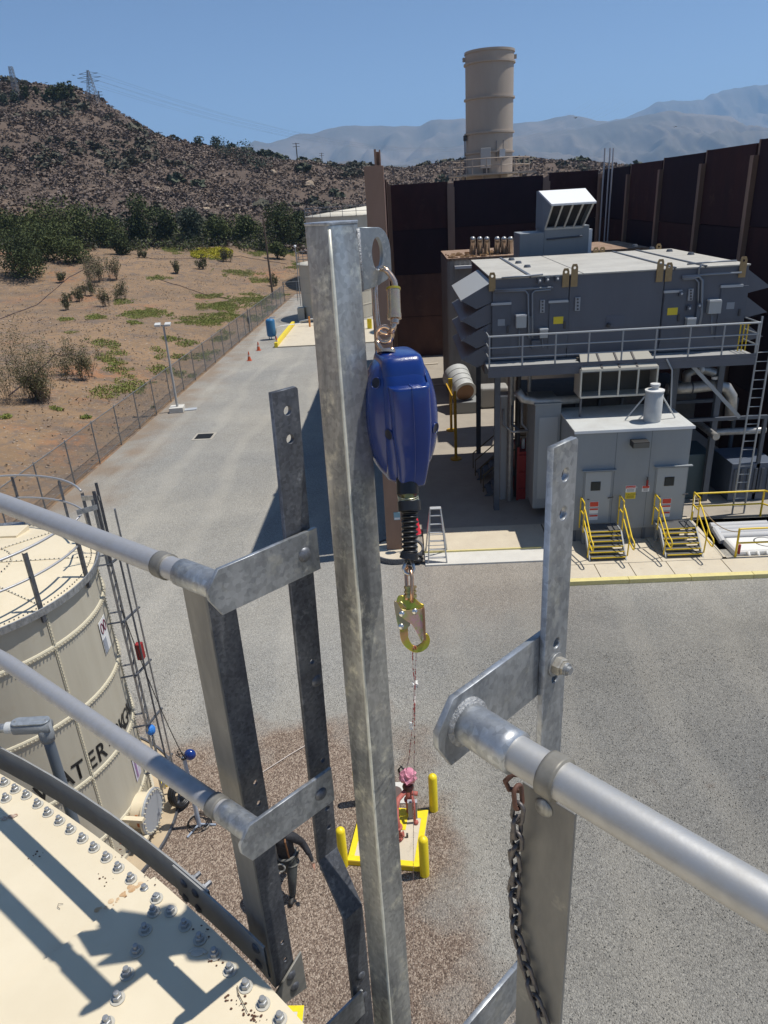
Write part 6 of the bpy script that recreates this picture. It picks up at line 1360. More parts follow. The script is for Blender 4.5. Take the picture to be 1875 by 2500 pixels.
# hydrant / valve assembly
t = thing('fire_valve', 'faded red hydrant pipework rising through the yellow bordered pad', 'valve assembly', (-.45, 10.2, .11))
vr = valve_r
def vt(P, r, n=12, name='pipe'): mb = MB(); mb.tube(P, r, n); mb.build(name, vr, t, smooth='all')
a1, a2 = Vector((-.52,10.0,.11)), Vector((-.30,10.52,.0))
vt([a1, a1+Vector((0,0,.42)), a1+Vector((-.02,.06,.52)), a1+Vector((-.02,.24,.56))], .055)
vt([a1+Vector((-.02,.2,.56)), a1+Vector((.02,.42,.58)), a1+Vector((.16,.60,.60)), a1+Vector((.24,.70,.55))], .050)
vt([Vector((-.30,10.66,.0)), Vector((-.30,10.66,.85))], .06); vt([Vector((-.30,10.66,.62)), Vector((-.12,10.62,.62))], .045)
vt([Vector((-.20,10.38,.11)), Vector((-.20,10.40,.62)), Vector((-.22,10.52,.66))], .028)
for p_ in (a1+Vector((0,0,.03)), a1+Vector((0,0,.30)), Vector((-.30,10.66,.42)), Vector((-.30,10.66,.70))): MB().lathe(p_, [(0,0),(.095,0),(.095,.03),(0,.03)], 14).build('flange', vr, t)
MB().torus(a1+Vector((.0,-.08,.18)), .085, .016, (.2,-1,.1), 20, 6).build('handwheel', vr, t, smooth='all'); MB().cyl(a1+Vector((0,0,.18)), a1+Vector((0,-.09,.18)), .02, 6).build('stem', vr, t)
MB().torus(a1+Vector((.10,.03,.10)), .05, .012, (1,0,.2), 16, 6).build('handwheel', vr, t, smooth='all'); MB().box((a1.x+.15,a1.y+.02,.11),(a1.x+.19,a1.y+.06,.2)).build('valve_stub', dark_m, t)
MB().sphere((-.17,10.36,.14), .05, 10, 6).build('foot_valve', vr, t, smooth='all')
MB().lathe((-.30,10.66,.72), [(0,0),(.10,0),(.115,.06),(.09,.12),(.0,.13)], 14).build('dark_hub', mat('dark_maroon', (.07,.02,.022), .5), t, smooth=True)
tp2 = thing('wrapped_bag', 'pink plastic bag wrapped over the top of the red valve', 'bag', (-.30,10.66,.9)); mb = MB(); mb.sphere((-.29,10.70,1.00), .14, 18, 14, (1.25,1,1.15)); mb.v = [(v[0]+.055*noise.noise(Vector(v)*13), v[1]+.055*noise.noise(Vector(v)*12+Vector((9,0,0))), v[2]+.055*noise.noise(Vector(v)*11+Vector((0,7,0)))) for v in mb.v]; mb.build('bag_body', pink_m, tp2)
mb = MB(); mb.tube([(-.34,10.74,1.10),(-.42,10.80,1.16),(-.47,10.78,1.10),(-.44,10.74,.98)], .022, 6); mb.build('dark_tie', black_m, tp2, smooth='all')
t = thing('valve_box', 'narrow grey blue cabinet standing at the back of the yellow bordered pad', 'cabinet', (-.22,10.5,.11)); MB().box((-.32,10.48,.11), (-.14,10.56,.52)).build('cabinet', mat('grey_blue_cabinet', (.30,.32,.35), .5), t, bev=.006)
MB().box((-.325,10.475,.521), (-.135,10.565,.535)).build('lid', mat('grey_blue_lid', (.36,.38,.41), .5), t)
strip(.55,.72,.60,.838,.1185,yellow_b,'yellow_mark')
# small second pad at bottom
c0, c1 = W(*S(640,2205), z=.1), W(*S(657,2172), z=.1)
t = root_struct('small_valve_pad', (-2.1, 6.8, 0)); MB().box((c1.x-.85, c1.y-.9, 0), (c1.x, c1.y, .10)).build('slab', concrete_l, t, bev=.006)
MB().box((c1.x-.85, c1.y-.09, .1005), (c1.x, c1.y, .105)).build('yellow_border', yellow_b, t); MB().box((c1.x-.09, c1.y-.9, .1005), (c1.x, c1.y-.091, .105)).build('yellow_border', yellow_b, t)
# ================================================================ PERSON walking
def skin(name, verts, edges, radii, m, parent, sub=2, root=0):
    me = bpy.data.meshes.new(name); o_ = ORG.get(parent, Vector()); me.from_pydata([tuple(Vector(v)-o_) for v in verts], edges, [])
    ob = bpy.data.objects.new(name, me); COL.objects.link(ob); ob.parent = parent; ORG[ob] = o_
    md = ob.modifiers.new('skin', 'SKIN'); md.use_smooth_shade = True
    for i, r in enumerate(radii):
        sv = me.skin_vertices[0].data[i]; sv.radius = (r, r) if not isinstance(r, tuple) else r; sv.use_root = (i == root)
    ob.modifiers.new('sub', 'SUBSURF').levels = sub; ob.modifiers['sub'].render_levels = sub
    dg = bpy.context.evaluated_depsgraph_get(); me2 = bpy.data.meshes.new_from_object(ob.evaluated_get(dg)); ob.modifiers.clear(); ob.data = me2
    me2.materials.clear(); me2.materials.append(m); me2.polygons.foreach_set('use_smooth', [True]*len(me2.polygons)); return ob
skin_m = mat('skin', (.42,.22,.15), .6); cloth_b = mat('black_work_jacket', (.014,.014,.017), .8, 0, (.03,.03,.035), 20); trou = mat('dark_grey_trousers', (.045,.05,.05), .85, 0, (.07,.075,.07), 18); boot_m = mat('dark_boots', (.02,.017,.015), .6)
ft = W(712, 2198, z=.02)
bx_, by_ = ft.x, ft.y
tper = thing('person', 'person in black jacket and dark trousers walking on the brown gravel wearing a harness', 'person', (bx_, by_+.15, 0))
def P_(x, y, z): return Vector((bx_+x, by_+y, z))      # walks toward -y (camera), slightly turned
V = [P_(-.02,.18,.96), P_(-.03,.16,1.14), P_(-.04,.13,1.34), P_(-.05,.11,1.47), P_(-.05,.09,1.56), P_(-.05,.06,1.66), P_(-.05,.06,1.74),
     P_(.15,.13,1.43), P_(.29,.20,1.20), P_(.42,.10,1.00), P_(.46,.04,.91),
     P_(-.25,.11,1.43), P_(-.36,.02,1.19), P_(-.34,-.14,.99), P_(-.33,-.20,.91),
     P_(.07,.17,.90), P_(.06,.02,.50), P_(.02,.03,.09), P_(.0,-.14,.045),
     P_(-.12,.19,.90), P_(-.14,.26,.50), P_(-.15,.56,.22), P_(-.16,.52,.09)]
E_ = [(0,1),(1,2),(2,3),(3,4),(4,5),(5,6),(3,7),(7,8),(8,9),(9,10),(3,11),(11,12),(12,13),(13,14),(0,15),(15,16),(16,17),(17,18),(0,19),(19,20),(20,21),(21,22)]
rd = [(.10,.07),(.10,.07),(.10,.065),(.07,.055),.055,.085,.07,.075,.052,.042,.032,.075,.052,.042,.032,.095,.065,.048,.045,.095,.065,.048,.045]
bd_ = skin('body', V, E_, rd, skin_m, tper); bd_.data.materials.append(cloth_b); bd_.data.materials.append(trou)
for pl_ in bd_.data.polygons:
    zc_ = pl_.center.z+ORG[tper].z; pl_.material_index = 2 if zc_ < .95 else (1 if zc_ < 1.53 else 0)
MB().tube([P_(-.02,.18,.90), P_(-.02,.17,1.0), P_(-.03,.16,1.15), P_(-.04,.13,1.32), P_(-.05,.12,1.43), P_(-.05,.11,1.50)], [.175,.168,.165,.19,.175,.085], 20, flat=.66).build('jacket', cloth_b, tper, smooth='all')
J = [3,7,8,9,11,12,13]; mp = {j: i for i, j in enumerate(J)}
skin('sleeves', [V[j] for j in J], [(mp[a], mp[b_]) for a, b_ in E_ if a in mp and b_ in mp], [.085 if j == 3 else rd[j]*1.25 for j in J], cloth_b, tper)
J = [0,15,16,17,19,20,21]; mp = {j: i for i, j in enumerate(J)}
skin('trousers', [V[j] for j in J], [(mp[a], mp[b_]) for a, b_ in E_ if a in mp and b_ in mp], [tuple(np.array(rd[j])*1.5) if isinstance(rd[j], tuple) else rd[j]*1.32 for j in J], trou, tper)
for a, b_ in ((17,18),(21,22)):
    q = V[a]; q2 = V[b_]; skin('boot', [q+Vector((0,0,.06)), q, q2], [(0,1),(1,2)], [.062,.058,.05], boot_m, tper)
# hands with fingers
for wv, hv, s_ in ((9,10,1),(13,14,-1)):
    d_ = (V[hv]-V[wv]).normalized(); side = Vector((1,0,0)); c_ = V[hv]; vv_ = [c_, c_+d_*.07]; ee = [(0,1)]; rr_ = [.030,.032]
    for k in range(4): q = c_+d_*.08+Vector((0,(k-1.5)*.021,0)); i0 = len(vv_); vv_ += [q, q+d_*.035+side*-.006*s_, q+d_*(.062-.006*abs(k-1.3))+side*-.02*s_]; ee += [(1,i0),(i0,i0+1),(i0+1,i0+2)]; rr_ += [.010,.0095,.008]
    i0 = len(vv_); vv_ += [c_+d_*.03+Vector((0,-.04,0)), c_+d_*.06+Vector((0,-.06,0))]; ee += [(0,i0),(i0,i0+1)]; rr_ += [.012,.009]
    skin('hand', vv_, ee, rr_, skin_m, tper, 1)
hd = V[5]
MB().sphere(hd+Vector((0,.035,.05)), .104, 16, 12, (1,1.08,.86)).build('hair', mat('dark_hair', (.03,.02,.015), .7), tper, smooth='all')
for s_ in (-1, 1): MB().sphere(hd+Vector((s_*.032,-.098,.0)), .010, 8, 6).build('eye', ink, tper); MB().sphere(hd+Vector((s_*.10,.01,-.01)), .025, 8, 6, (.4,.8,1.2)).build('ear', skin_m, tper)
MB().sphere(hd+Vector((0,-.105,-.025)), .016, 8, 6, (.8,1.2,1.3)).build('nose', skin_m, tper); MB().box((hd.x-.022, hd.y-.098, hd.z-.065), (hd.x+.022, hd.y-.085, hd.z-.057)).build('mouth', mat('lip', (.3,.1,.08), .5), tper)
hm = mat('harness_grey', (.16,.155,.14), .7); ho = mat('harness_orange', (.22,.10,.04), .7)
for s_ in (-1, 1):
    MB().tube([P_(-.04+s_*.10,.04,1.02), P_(-.04+s_*.10,-.01,1.25), P_(-.05+s_*.09,.00,1.44), P_(-.05+s_*.07,.13,1.52)], .016, 6, flat=.5).build('harness_strap', ho if s_ > 0 else hm, tper)
    MB().torus(V[15 if s_ > 0 else 19]+Vector((0,-.02,-.10)), .118, .016, (0,.1,1), 20, 6).build('leg_strap', hm, tper)
MB().torus(P_(-.02,.17,1.0), .165, .022, (0,0,1), 24, 6).build('belt', hm, tper); MB().torus(P_(-.10,-.02,.86), .075, .018, (0,-1,.2), 20, 7).build('lanyard_loop', mat('grey_webbing', (.30,.29,.26), .8), tper)
# ================================================================ FOREGROUND TANK (the one the camera stands on)
CXY = (-4.082, -3.071); ER = 5.537; EZ = 9.75
slope = .075
def rf(r): return EZ+.002+(ER-r)*slope
def onroof(px, py):
    p = W(px, py, z=EZ+.03)
    for _ in range(6): r = math.hypot(p.x-CXY[0], p.y-CXY[1]); p = W(px, py, z=rf(r))
    return p
def z4(x, y): return (x/2.0737, 1900+y/2.0737)
t = thing('roof_tank', 'cream bolted steel tank roof in the lower left corner on which the camera stands', 'water tank', (CXY[0], CXY[1], EZ))
p = onroof(*z4(790,575)); q = onroof(*z4(515,1240)); sa = math.degrees(math.atan2(p.y-CXY[1], p.x-CXY[0])); sb = math.degrees(math.atan2(q.y-CXY[1], q.x-CXY[0]))
def rp(a, r, z): a = math.radians(a); return Vector((CXY[0]+r*math.cos(a), CXY[1]+r*math.sin(a), z))
def roofpanel(a0, a1, lift, rim):
    n = 40; prof = [(.2, rf(.2)+lift), (2.5, rf(2.5)+lift), (ER-.02, rf(ER-.02)+lift), (rim, rf(rim)+lift-.004), (rim, rf(rim)+lift-.012), (.2, rf(.2)+lift-.010)]
    mb = MB(); mb.lathe((CXY[0], CXY[1], 0), prof, n, math.radians(a0), math.radians(a1))
    m_ = n+1; k = len(prof)
    mb.f.append(tuple(i*m_ for i in range(k))); mb.f.append(tuple(i*m_+n for i in reversed(range(k))))
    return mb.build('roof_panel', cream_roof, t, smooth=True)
NP = 12; st_ = 30.0
for k in range(NP): roofpanel(sa+k*st_-(.0 if k else .0), sa+(k+1)*st_+.6, .006 if k == 0 else (0 if k % 2 else .012), ER)
roofpanel(sa-9, sa+.35, .0165, ER+.008)
mb = MB(); P = [rp(sa+.385, r, rf(r)+.0085) for r in (ER-.012, ER-.5, ER-1.2, 3.0)]; mb.tube(P, .0032, 6, flat=.8); mb.build('seam_sealant', mat('dark_seam_sealant', (.13,.085,.05), .8, 0, (.30,.19,.10), 25, 5), t)
mb = MB(); rmat = mat('rust_bleed', (.45,.27,.13), .8, 0, (.62,.47,.30), 35, 6, .35, .6)
for k in range(26): q = rp(sa+.46+abs(RNG.normal())*.12, ER-.02-abs(RNG.normal())*.07, 0); q.z = rf(math.hypot(q.x-CXY[0], q.y-CXY[1]))+.0073; mb.lathe(q, [(RNG.uniform(.002,.008),0),(0,.0004)], 9)
mb.build('rust_stains', rmat, t, stuff=True)
MB().lathe((CXY[0], CXY[1], 0), [(ER-.02, EZ-.0),(ER-.02,EZ-.10),(ER-.06,EZ-.10),(ER-.06,0)], 96).build('shell', cream_wall, t, smooth=True)
def bigbolt(p, up=1, stub=True, tilt=None):
    a = RNG.uniform(0, 1); mb = MB()
    mb.lathe(p, [(0,0),(.0165,0),(.0165,.0022),(0,.0022)], 18); w_ = mb.build('washer', washer_m, t)
    mb = MB(); prof = [(.0,.0024),(.0112,.0024),(.0112,.012),(.009,.0138),(0,.0138)]; mb.lathe(p, prof, 6); b_ = mb.build('bolt', bolt_m, t, bev=.0008)
    h = .023 if stub else .018; mb = MB(); mb.lathe(p, [(.0,.0138),(.0060,.0138),(.0065,h),(.0052,h+.0012),(0,h+.0012)], 12); s_ = mb.build('stud', bolt_m, t, smooth=True)
BL = [(28,28),(82,62),(138,92),(35,108),(195,137),(247,180),(305,222),(361,266),(422,312),(480,358),(543,408),(603,460),(667,515),(737,573),
      (800,627),(872,693),(943,765),(1018,835),(1093,912),(1170,992),(1250,1075),(1337,1162),(1422,1240),(785,695),(743,787),(700,895),(653,1010),(605,1135),(552,1262)]
for i, (a, b_) in enumerate(BL):
    q = onroof(a/2.0737, 1900+(b_+8)/2.0737); q.z += .007 if i < 14 else .018; bigbolt(q, stub=(i not in (14,15)))
# rust, dirt and paint flakes
def rpt(a, b_): q = onroof(a/2.3704, 2050+b_/2.3704); return q
mb = MB()
for i in range(90):
    a, b_ = [(1340,960),(1400,990),(870,250),(820,360),(1250,740),(1180,560),(600,230),(210,120),(1480,1050),(1500,1045),(700,60)][i % 11]
    a += RNG.normal()*30; b_ += RNG.normal()*22; q = rpt(a, b_); q.z += .008 if a < 900 else .019; r_ = RNG.uniform(.0008, .003); mb.sphere(q, r_, 5, 3, (1.4,1,.4))
mb.build('rust_flecks', mat('rust_fleck', (.10,.045,.025), .9), t, stuff=True)
q = rpt(1150, 680); q.z += .0185; mb = MB(); mb.tube([q+Vector((-.022,0,0)), q+Vector((-.01,.008,.002)), q+Vector((.01,.006,.001)), q+Vector((.022,-.002,0))], .004, 6, flat=.5); mb.sphere(q, .014, 10, 6, (1.2,.8,.2)); mb.build('paint_chip', washer_m, t)
for pts in ([(1380,880),(1385,920),(1440,1035)], [(1385,925),(1415,980)]): mb = MB(); mb.tube([rpt(*x)+Vector((0,0,.022)) for x in pts], .0008, 4); mb.build('dry_twig', bark, t)
mb = MB(); mb.tube([rpt(370,385)+Vector((0,0,.009)), rpt(345,388)+Vector((0,0,.012)), rpt(340,405)+Vector((0,0,.012)), rpt(352,415)+Vector((0,0,.009))], .0007, 4); mb.build('dry_twig', bark, t)
mb = MB(); 
for k in range(5): q = onroof(20+RNG.uniform(-14,26), 2000+RNG.uniform(-6,8)); q.z += .009; mb.sphere(q, .006, 6, 4, (1.6,1,.25))
mb.build('lifted_paint', mat('lifted_paint', (.30,.17,.11), .8, 0, (.6,.5,.4), 60), t)
# ---------------- toe board round the edge
t = thing('toe_board', 'curved grey steel toe board outside the tank roof edge with a bolted splice', 'toe board', rp(50, ER+.05, 9.75))
TRd = ER+.055
def mz(P): return sum(W(a, b_, cyl=(CXY[0], CXY[1], TRd, True)).z for a, b_ in P)/len(P)
zt_ = mz([(0,1820),(236,1963),(453,2127),(617,2291)]); zb_ = mz([(0,1869),(135,1956),(289,2062)])
def ang(px, py): q = W(px, py, cyl=(CXY[0], CXY[1], TRd, True)); return math.degrees(math.atan2(q.y-CXY[1], q.x-CXY[0]))
a_s = ang(474, 2150); a_c = ang(651, 2325)
MB().lathe((CXY[0],CXY[1],0), [(TRd,zb_),(TRd,zt_),(TRd+.005,zt_),(TRd+.005,zb_),(TRd,zb_)], 40, math.radians(a_s-.6), math.radians(a_s+60)).build('board', toe_m, t, smooth=True)
MB().lathe((CXY[0],CXY[1],0), [(TRd-.0062,zb_-.004),(TRd-.0062,zt_-.004),(TRd-.0008,zt_-.004),(TRd-.0008,zb_-.004),(TRd-.0062,zb_-.004)], 20, math.radians(a_c), math.radians(a_s+.9)).build('board', toe_m, t, smooth=True)
for (px, py) in [(449,2157),(477,2181),(453,2192),(485,2218),(625,2315),(632,2353)]:
    q = W(px, py, cyl=(CXY[0], CXY[1], TRd-.0065, True)); nr = (Vector((CXY[0], CXY[1], q.z))-q).normalized(); MB().lathe(q, [(.0145,0),(.0125,.0035),(.007,.006),(0,.007)], 14, ax=nr).build('carriage_bolt', galv_d, t, smooth=True)
for (px, py) in [(466,2150),(492,2172)]:
    q = W(px, py, cyl=(CXY[0], CXY[1], TRd+.006, True)); nr = (q-Vector((CXY[0], CXY[1], q.z))).normalized(); MB().lathe(q, [(0,0),(.012,0),(.012,.010),(.007,.011),(.007,.03),(0,.03)], 6, ax=nr).build('nut', galv_d, t)
# ================================================================ frame directions
UV = math.radians(135.0); U_ = Vector((math.cos(UV), math.sin(UV), 0)); V_ = Vector((math.cos(UV-math.pi/2), math.sin(UV-math.pi/2), 0)); Z_ = Vector((0,0,1))
RC = 4.70; ZT, ZM = 10.78, 10.245
def rail_pt(px, py, z): return W(px, py, z=z)
# ---------------- left handrail
Lend = W(563, 1443, z=ZT); Lst = W(0, 1226, z=ZT); Lmid = W(240, 1318, z=ZT)
def ext(a, b_, d_, drop=0): v = (b_-a).normalized(); return b_+v*d_
def arcpts(A, B, n, extra, sag=0.0):
    # gently curved rail through A (opening end) and B (frame edge), continued with the tank's curvature
    c = Vector((CXY[0], CXY[1], 0)); ra = (Vector((A.x, A.y, 0))-c).length; rb_ = (Vector((B.x, B.y, 0))-c).length
    ta = math.atan2(A.y-c.y, A.x-c.x); tb = math.atan2(B.y-c.y, B.x-c.x); out = []
    for k in range(n+1):
        f = k/n*(1+extra)
        if f <= 1: out.append(A.lerp(B, f)); continue
        a = tb+(tb-ta)*(f-1); r = rb_+(rb_-ra)*0; out.append(Vector((c.x+r*math.cos(a), c.y+r*math.sin(a), A.z+(B.z-A.z)*f)))
    return out
t = thing('left_handrail', 'left double pipe handrail with angle post and bracket arms at the ladder opening', 'handrail', (Lend.x, Lend.y, EZ))
top = arcpts(Lend, Lst, 24, 1.6)
MB().tube([p for p in top], .0225, 20).build('top_rail', alum_d, t, smooth='all')
def along(P, s0, s1, n=6):
    # resample by distance from the start
    L_ = [0]
    for i in range(1, len(P)): L_.append(L_[-1]+(P[i]-P[i-1]).length)
    out = []
    for k in range(n+1):
        s_ = s0+(s1-s0)*k/n; i = 0
        while i < len(L_)-2 and L_[i+1] < s_: i += 1
        f = (s_-L_[i])/(L_[i+1]-L_[i]); out.append(P[i]+(P[i+1]-P[i])*f)
    return out
MB().tube(along(top, .0, .135), .0262, 22).build('weld_stub', galv, t, smooth='all'); MB().tube(along(top, .172, .200), .0260, 22).build('collar', collar_m, t, smooth='all')
Mend = W(640, 2044, z=ZM); Mst = W(0, 1605, z=ZM)
mid = arcpts(Mend, Mst, 24, 1.3)
MB().tube(mid, .0225, 20).build('mid_rail', alum_d, t, smooth='all'); MB().tube(along(mid, .0, .115), .0262, 22).build('weld_stub', galv, t, smooth='all'); MB().tube(along(mid, .125, .150), .0266, 22).build('collar', collar_m, t, smooth='all')
# angle post: corner toward the camera, one leg along the rail, one leg outward
c0 = W(500, 1466, n=(.6,.8,0), c=.702)
lu, lv, th_ = .088, .064, .006
MB().obox((c0.x, c0.y, 9.55), U_*lu, V_*th_, Z_*(10.752-9.55)).build('post_leg', dull_post, t, bev=.0015)
def vface(name, corner, ztop, zbot, length, holes, m, par, thk=.006, dirv=None, off=0):
    dv = dirv or V_; o_ = corner.copy(); o_.z = zbot
    plate(name, [(0,0),(length,0),(length,ztop-zbot),(0,ztop-zbot)], holes, o_, dv, Z_, thk, m, par, .0006)
hz = [zat(c0.x+V_.x*.04, c0.y+V_.y*.04, yy)-9.55 for yy in (1912, 1962, 2302, 2344)]
vface('post_flange', c0+U_*.003+V_*th_, 10.752, 9.55, lv-th_, [circ(.036, h, .0075, 12, .0055) for h in hz], galv_d, t)
# gusset plate at the foot, bolted outside
gz = zat(c0.x, c0.y, 2395)
gp = [(0,0),(.10,0),(.10,.13),(.0,.085)]
g0 = c0-U_*.006+V_*.001; g0.z = gz-.095
plate('foot_gusset', [(-.01,0),(.085,-.02),(.085,.125),(-.01,.055)], [], g0, V_, Z_, .006, mat('dull_plate', (.27,.26,.23), .6, .1, (.22,.215,.195), 20), t, .0006)
for (a, b_) in ((.045,.075),(.05,.025)): MB().lathe(g0+V_*a+Z_*b_-U_*.0032, [(.0145,0),(.012,.0035),(.006,.006),(0,.0065)], 14, ax=-U_).build('carriage_bolt', galv_d, t, smooth=True)
def arm(name, O, L_, hgt, m, par, ex=.052, thk=.008, flip=1):
    h = hgt/2; c = .42*hgt
    pts = [(-ex+c*.55,-h),(-ex,-h+c),(-ex,h-c*.85),(-ex+c*.7,h),(L_,h),(L_,-h)]
    return plate(name, pts, [], O, V_, Z_, thk, m, par, .0008)
R0 = W(1138, 1760, z=ZT-.004)
def reach(px, py, P, s_): return (W(px, py, n=tuple(U_), c=U_.dot(P)+s_)-P).dot(V_)
LA = reach(776, 1345, Lend, -.01); LM = reach(812, 1925, Mend, -.01); RA = reach(1342, 1590, R0, .006)
LB = Lend+V_*(LA-.030)+U_*.0005; LB.z = 0; RB = R0+V_*(RA-.006)-U_*.0035; RB.z = 0
oL = Lend-U_*.010; arm('bracket_arm', oL+Z_*.014, LA, .088, galv, t, .050); arm('bracket_arm', Mend-U_*.010+Z_*.020, LM, .088, galv, t, .056)
for o_, l_ in ((oL+Z_*.014, LA), (Mend-U_*.010+Z_*.018, LM)): MB().lathe(o_+V_*(l_-.034)-U_*.0045, [(.0150,0),(.0125,.0035),(.007,.006),(0,.007)], 16, ax=-U_).build('carriage_bolt', galv_d, t, smooth=True)
# ---------------- ladder bars
def ladbar(t, B, top, z_bend, z_b2, shift, zlow, holes, bolts, wdt=.056, thk=.0095, m=galv_d, name='stringer', lean=0.0):
    # straight upper length with holes, then a dog leg toward the ladder centre
    ln = Vector((lean, 0, 0)); o_ = Vector((B.x, B.y, z_bend))-V_*wdt/2+ln; Zl = (Z_*(top-z_bend)-ln).normalized()
    plate(name, [(0,0),(wdt,0),(wdt,top-z_bend-.004),(wdt-.004,top-z_bend),(0,top-z_bend)], holes, o_, V_, Zl, thk, m, t, .0008)
    o1 = Vector((B.x, B.y, 0))-V_*wdt/2+ln
    a = o1+Z_*z_bend; b_ = o1+shift+Z_*z_b2; c_ = o1+shift+Z_*zlow
    for (p_, q_) in ((b_, a), (c_, b_)):
        MB().obox(p_-U_*thk/2, V_*wdt, U_*thk, q_-p_).build(name, m, t, bev=.0008)
    for (u_, z_) in bolts:
        q = Vector((B.x, B.y, z_))-V_*wdt/2+V_*u_+ln*min(1, (top-z_)/(top-z_bend))+(shift if z_ < z_b2 else Vector()); MB().lathe(q-U_*(thk/2+.0002), [(.0135,0),(.0115,.003),(.006,.0052),(0,.006)], 14, ax=-U_).build('carriage_bolt', m, t, smooth=True)
t = thing('access_ladder', 'galvanised ladder side bars with punched holes rising either side of the steel post', 'ladder', (0, 1.07, EZ))
ztopL = zat(LB.x, LB.y, 950)
def zl(B, py): return zat(B.x, B.y, py)
zbL = zl(LB, 2082)
hl = [(.030, zl(LB, y_)-zbL, .0085) for y_ in (1002, 1071)]+[(.034, zl(LB, y_)-zbL, .006) for y_ in (1615,)]+[(.038, zl(LB, y_)-zbL, .0065) for y_ in (1858, 1977, 2022)]
ladbar(t, LB, ztopL, zbL, zl(LB, 2082)-.13, -U_*.075, 7.0, [circ(a, b_, r_, 14, r_*.95) for a, b_, r_ in hl], [(.040, zl(LB, 1666)), (.030, zbL-.36), (.030, zbL-.44), (.03, zbL-.62)], lean=-.022)
ztopR = zat(RB.x, RB.y, 1078); zbR = zl(RB, 2500)
hr = [(.030, zl(RB, y_)-zbR, .0095) for y_ in (1158, 1252)]+[(.029, zl(RB, y_)-zbR, .0088) for y_ in (1568, 1652)]
ladbar(t, RB, ztopR, zbR, zbR-.13, U_*.075, 7.0, [circ(a, b_, r_, 14, r_*.95) for a, b_, r_ in hr], [], m=galv)
zc = zl(RB, 1618); q = Vector((RB.x, RB.y, zc))+V_*.000-U_*.005
MB().lathe(q, [(0,0),(.0185,0),(.0185,.002),(.0125,.0022)], 18, ax=-U_).build('washer', bolt_m, t, smooth=True)
MB().lathe(q-U_*.002, [(.0142,0),(.0142,.009),(.0125,.011),(.010,.0112),(.0095,.016),(0,.016)], 6, ax=-U_).build('nut', mat('zinc_nut', (.52,.49,.42), .45, .5, (.35,.32,.27), 80), t)
MB().lathe(q-U_*.017, [(.0095,0),(.0095,.004),(.0062,.004),(.0062,.009),(0,.009)], 14, ax=-U_).build('stud', bolt_m, t, smooth=True)
for k in range(9):
    z_ = zbL-1.25-k*.30; MB().cyl(Vector((LB.x,LB.y,z_))-U_*.07, Vector((RB.x,RB.y,z_))+U_*.07, .012, 10).build('rung', galv_d, t, smooth=True)
for B, sg in ((LB,-1),(RB,1)):
    z_ = zbL-.44 if sg < 0 else zbR-.35
    MB().obox(Vector((B.x,B.y,z_-.045))+U_*(.075*sg)*1-V_*.32, V_*.30, U_*.006, Z_*.09).build('standoff_bracket', galv, t, bev=.001)
# ---------------- right handrail
R1_ = W(1243, 1829, z=ZT-.002); R2_ = W(1560, 2018, z=ZT); R3_ = W(1875, 2206, z=ZT)
t = thing('right_handrail', 'right pipe handrail with a thick welded stub and angle post beside the ladder opening', 'handrail', (R1_.x, R1_.y, EZ))
dR = (R3_-R2_).normalized(); Rp = [R0-(R1_-R0).normalized()*.0, R1_, R2_, R3_, R3_+dR*.2+Vector((-.01,-.01,0)), R3_+dR*.5+Vector((-.05,-.05,0)), R3_+dR*1.0+Vector((-.17,-.16,0))]
fine = []
for k in range(len(Rp)-1):
    for j in range(6): fine.append(Rp[k].lerp(Rp[k+1], j/6))
fine.append(Rp[-1])
MB().tube(fine, .0228, 28).build('top_rail', alum, t, smooth='all')
s1_ = (W(1262,1800,z=ZT)-R0).length
MB().tube(along(fine, 0.0, .084), .0275, 28).build('weld_stub', galv, t, smooth='all'); MB().tube(along(fine, -.006, .006, 2), .0335, 24).build('weld_bead', mat('weld_bead_steel', (.44,.45,.46), .6, .4, (.25,.26,.27), 120, bump=.6, bscale=200), t, smooth='all')
MB().tube(along(fine, .128, .149), .0272, 28).build('collar', mat('brown_grey_collar', (.27,.255,.22), .5, .2, (.17,.16,.135), 18), t, smooth='all')
aR = R0+U_*.006; arm('bracket_arm', aR-Z_*.005, RA, .103, galv, t, thk=.009)
# mid rail and lower arm
ZMR = zat(R0.x, R0.y, 2555); Rm0 = Vector((R0.x, R0.y, ZMR)); midR = [Vector((p.x, p.y, ZMR)) for p in fine]
MB().tube(midR, .0228, 24).build('mid_rail', alum, t, smooth='all'); MB().tube([Vector((p.x,p.y,ZMR)) for p in along(fine, 0, .084)], .0275, 24).build('weld_stub', galv, t, smooth='all')
arm('bracket_arm', Rm0+U_*.006, RA, .112, galv, t, thk=.009)
c1 = W(1272, 2000, n=(.6,.8,0), c=.640)
MB().obox((c1.x, c1.y, 9.3), -U_*.078, V_*.006, Z_*(10.70-9.3)).build('post_leg', dull_post, t, bev=.0015)
MB().obox(Vector((c1.x, c1.y, 9.3))+V_*.0062, -U_*.006, V_*.058, Z_*(10.68-9.3)).build('post_flange', dull_post, t, bev=.001)
e_ = Vector((c1.x, c1.y, 10.62))-U_*.034-V_*.0007; zt2 = zat(e_.x, e_.y, 1972); e_.z = zt2
MB().lathe(e_, [(.0135,0),(.0115,.003),(.006,.005),(0,.0058)], 16, ax=-V_).build('carriage_bolt', galv_post, t, smooth=True)
MB().obox(Vector((c1.x, c1.y, zt2-.02))-U_*.052+V_*.008, -U_*.004, V_*.03, Z_*.06).build('rail_clip', galv, t)
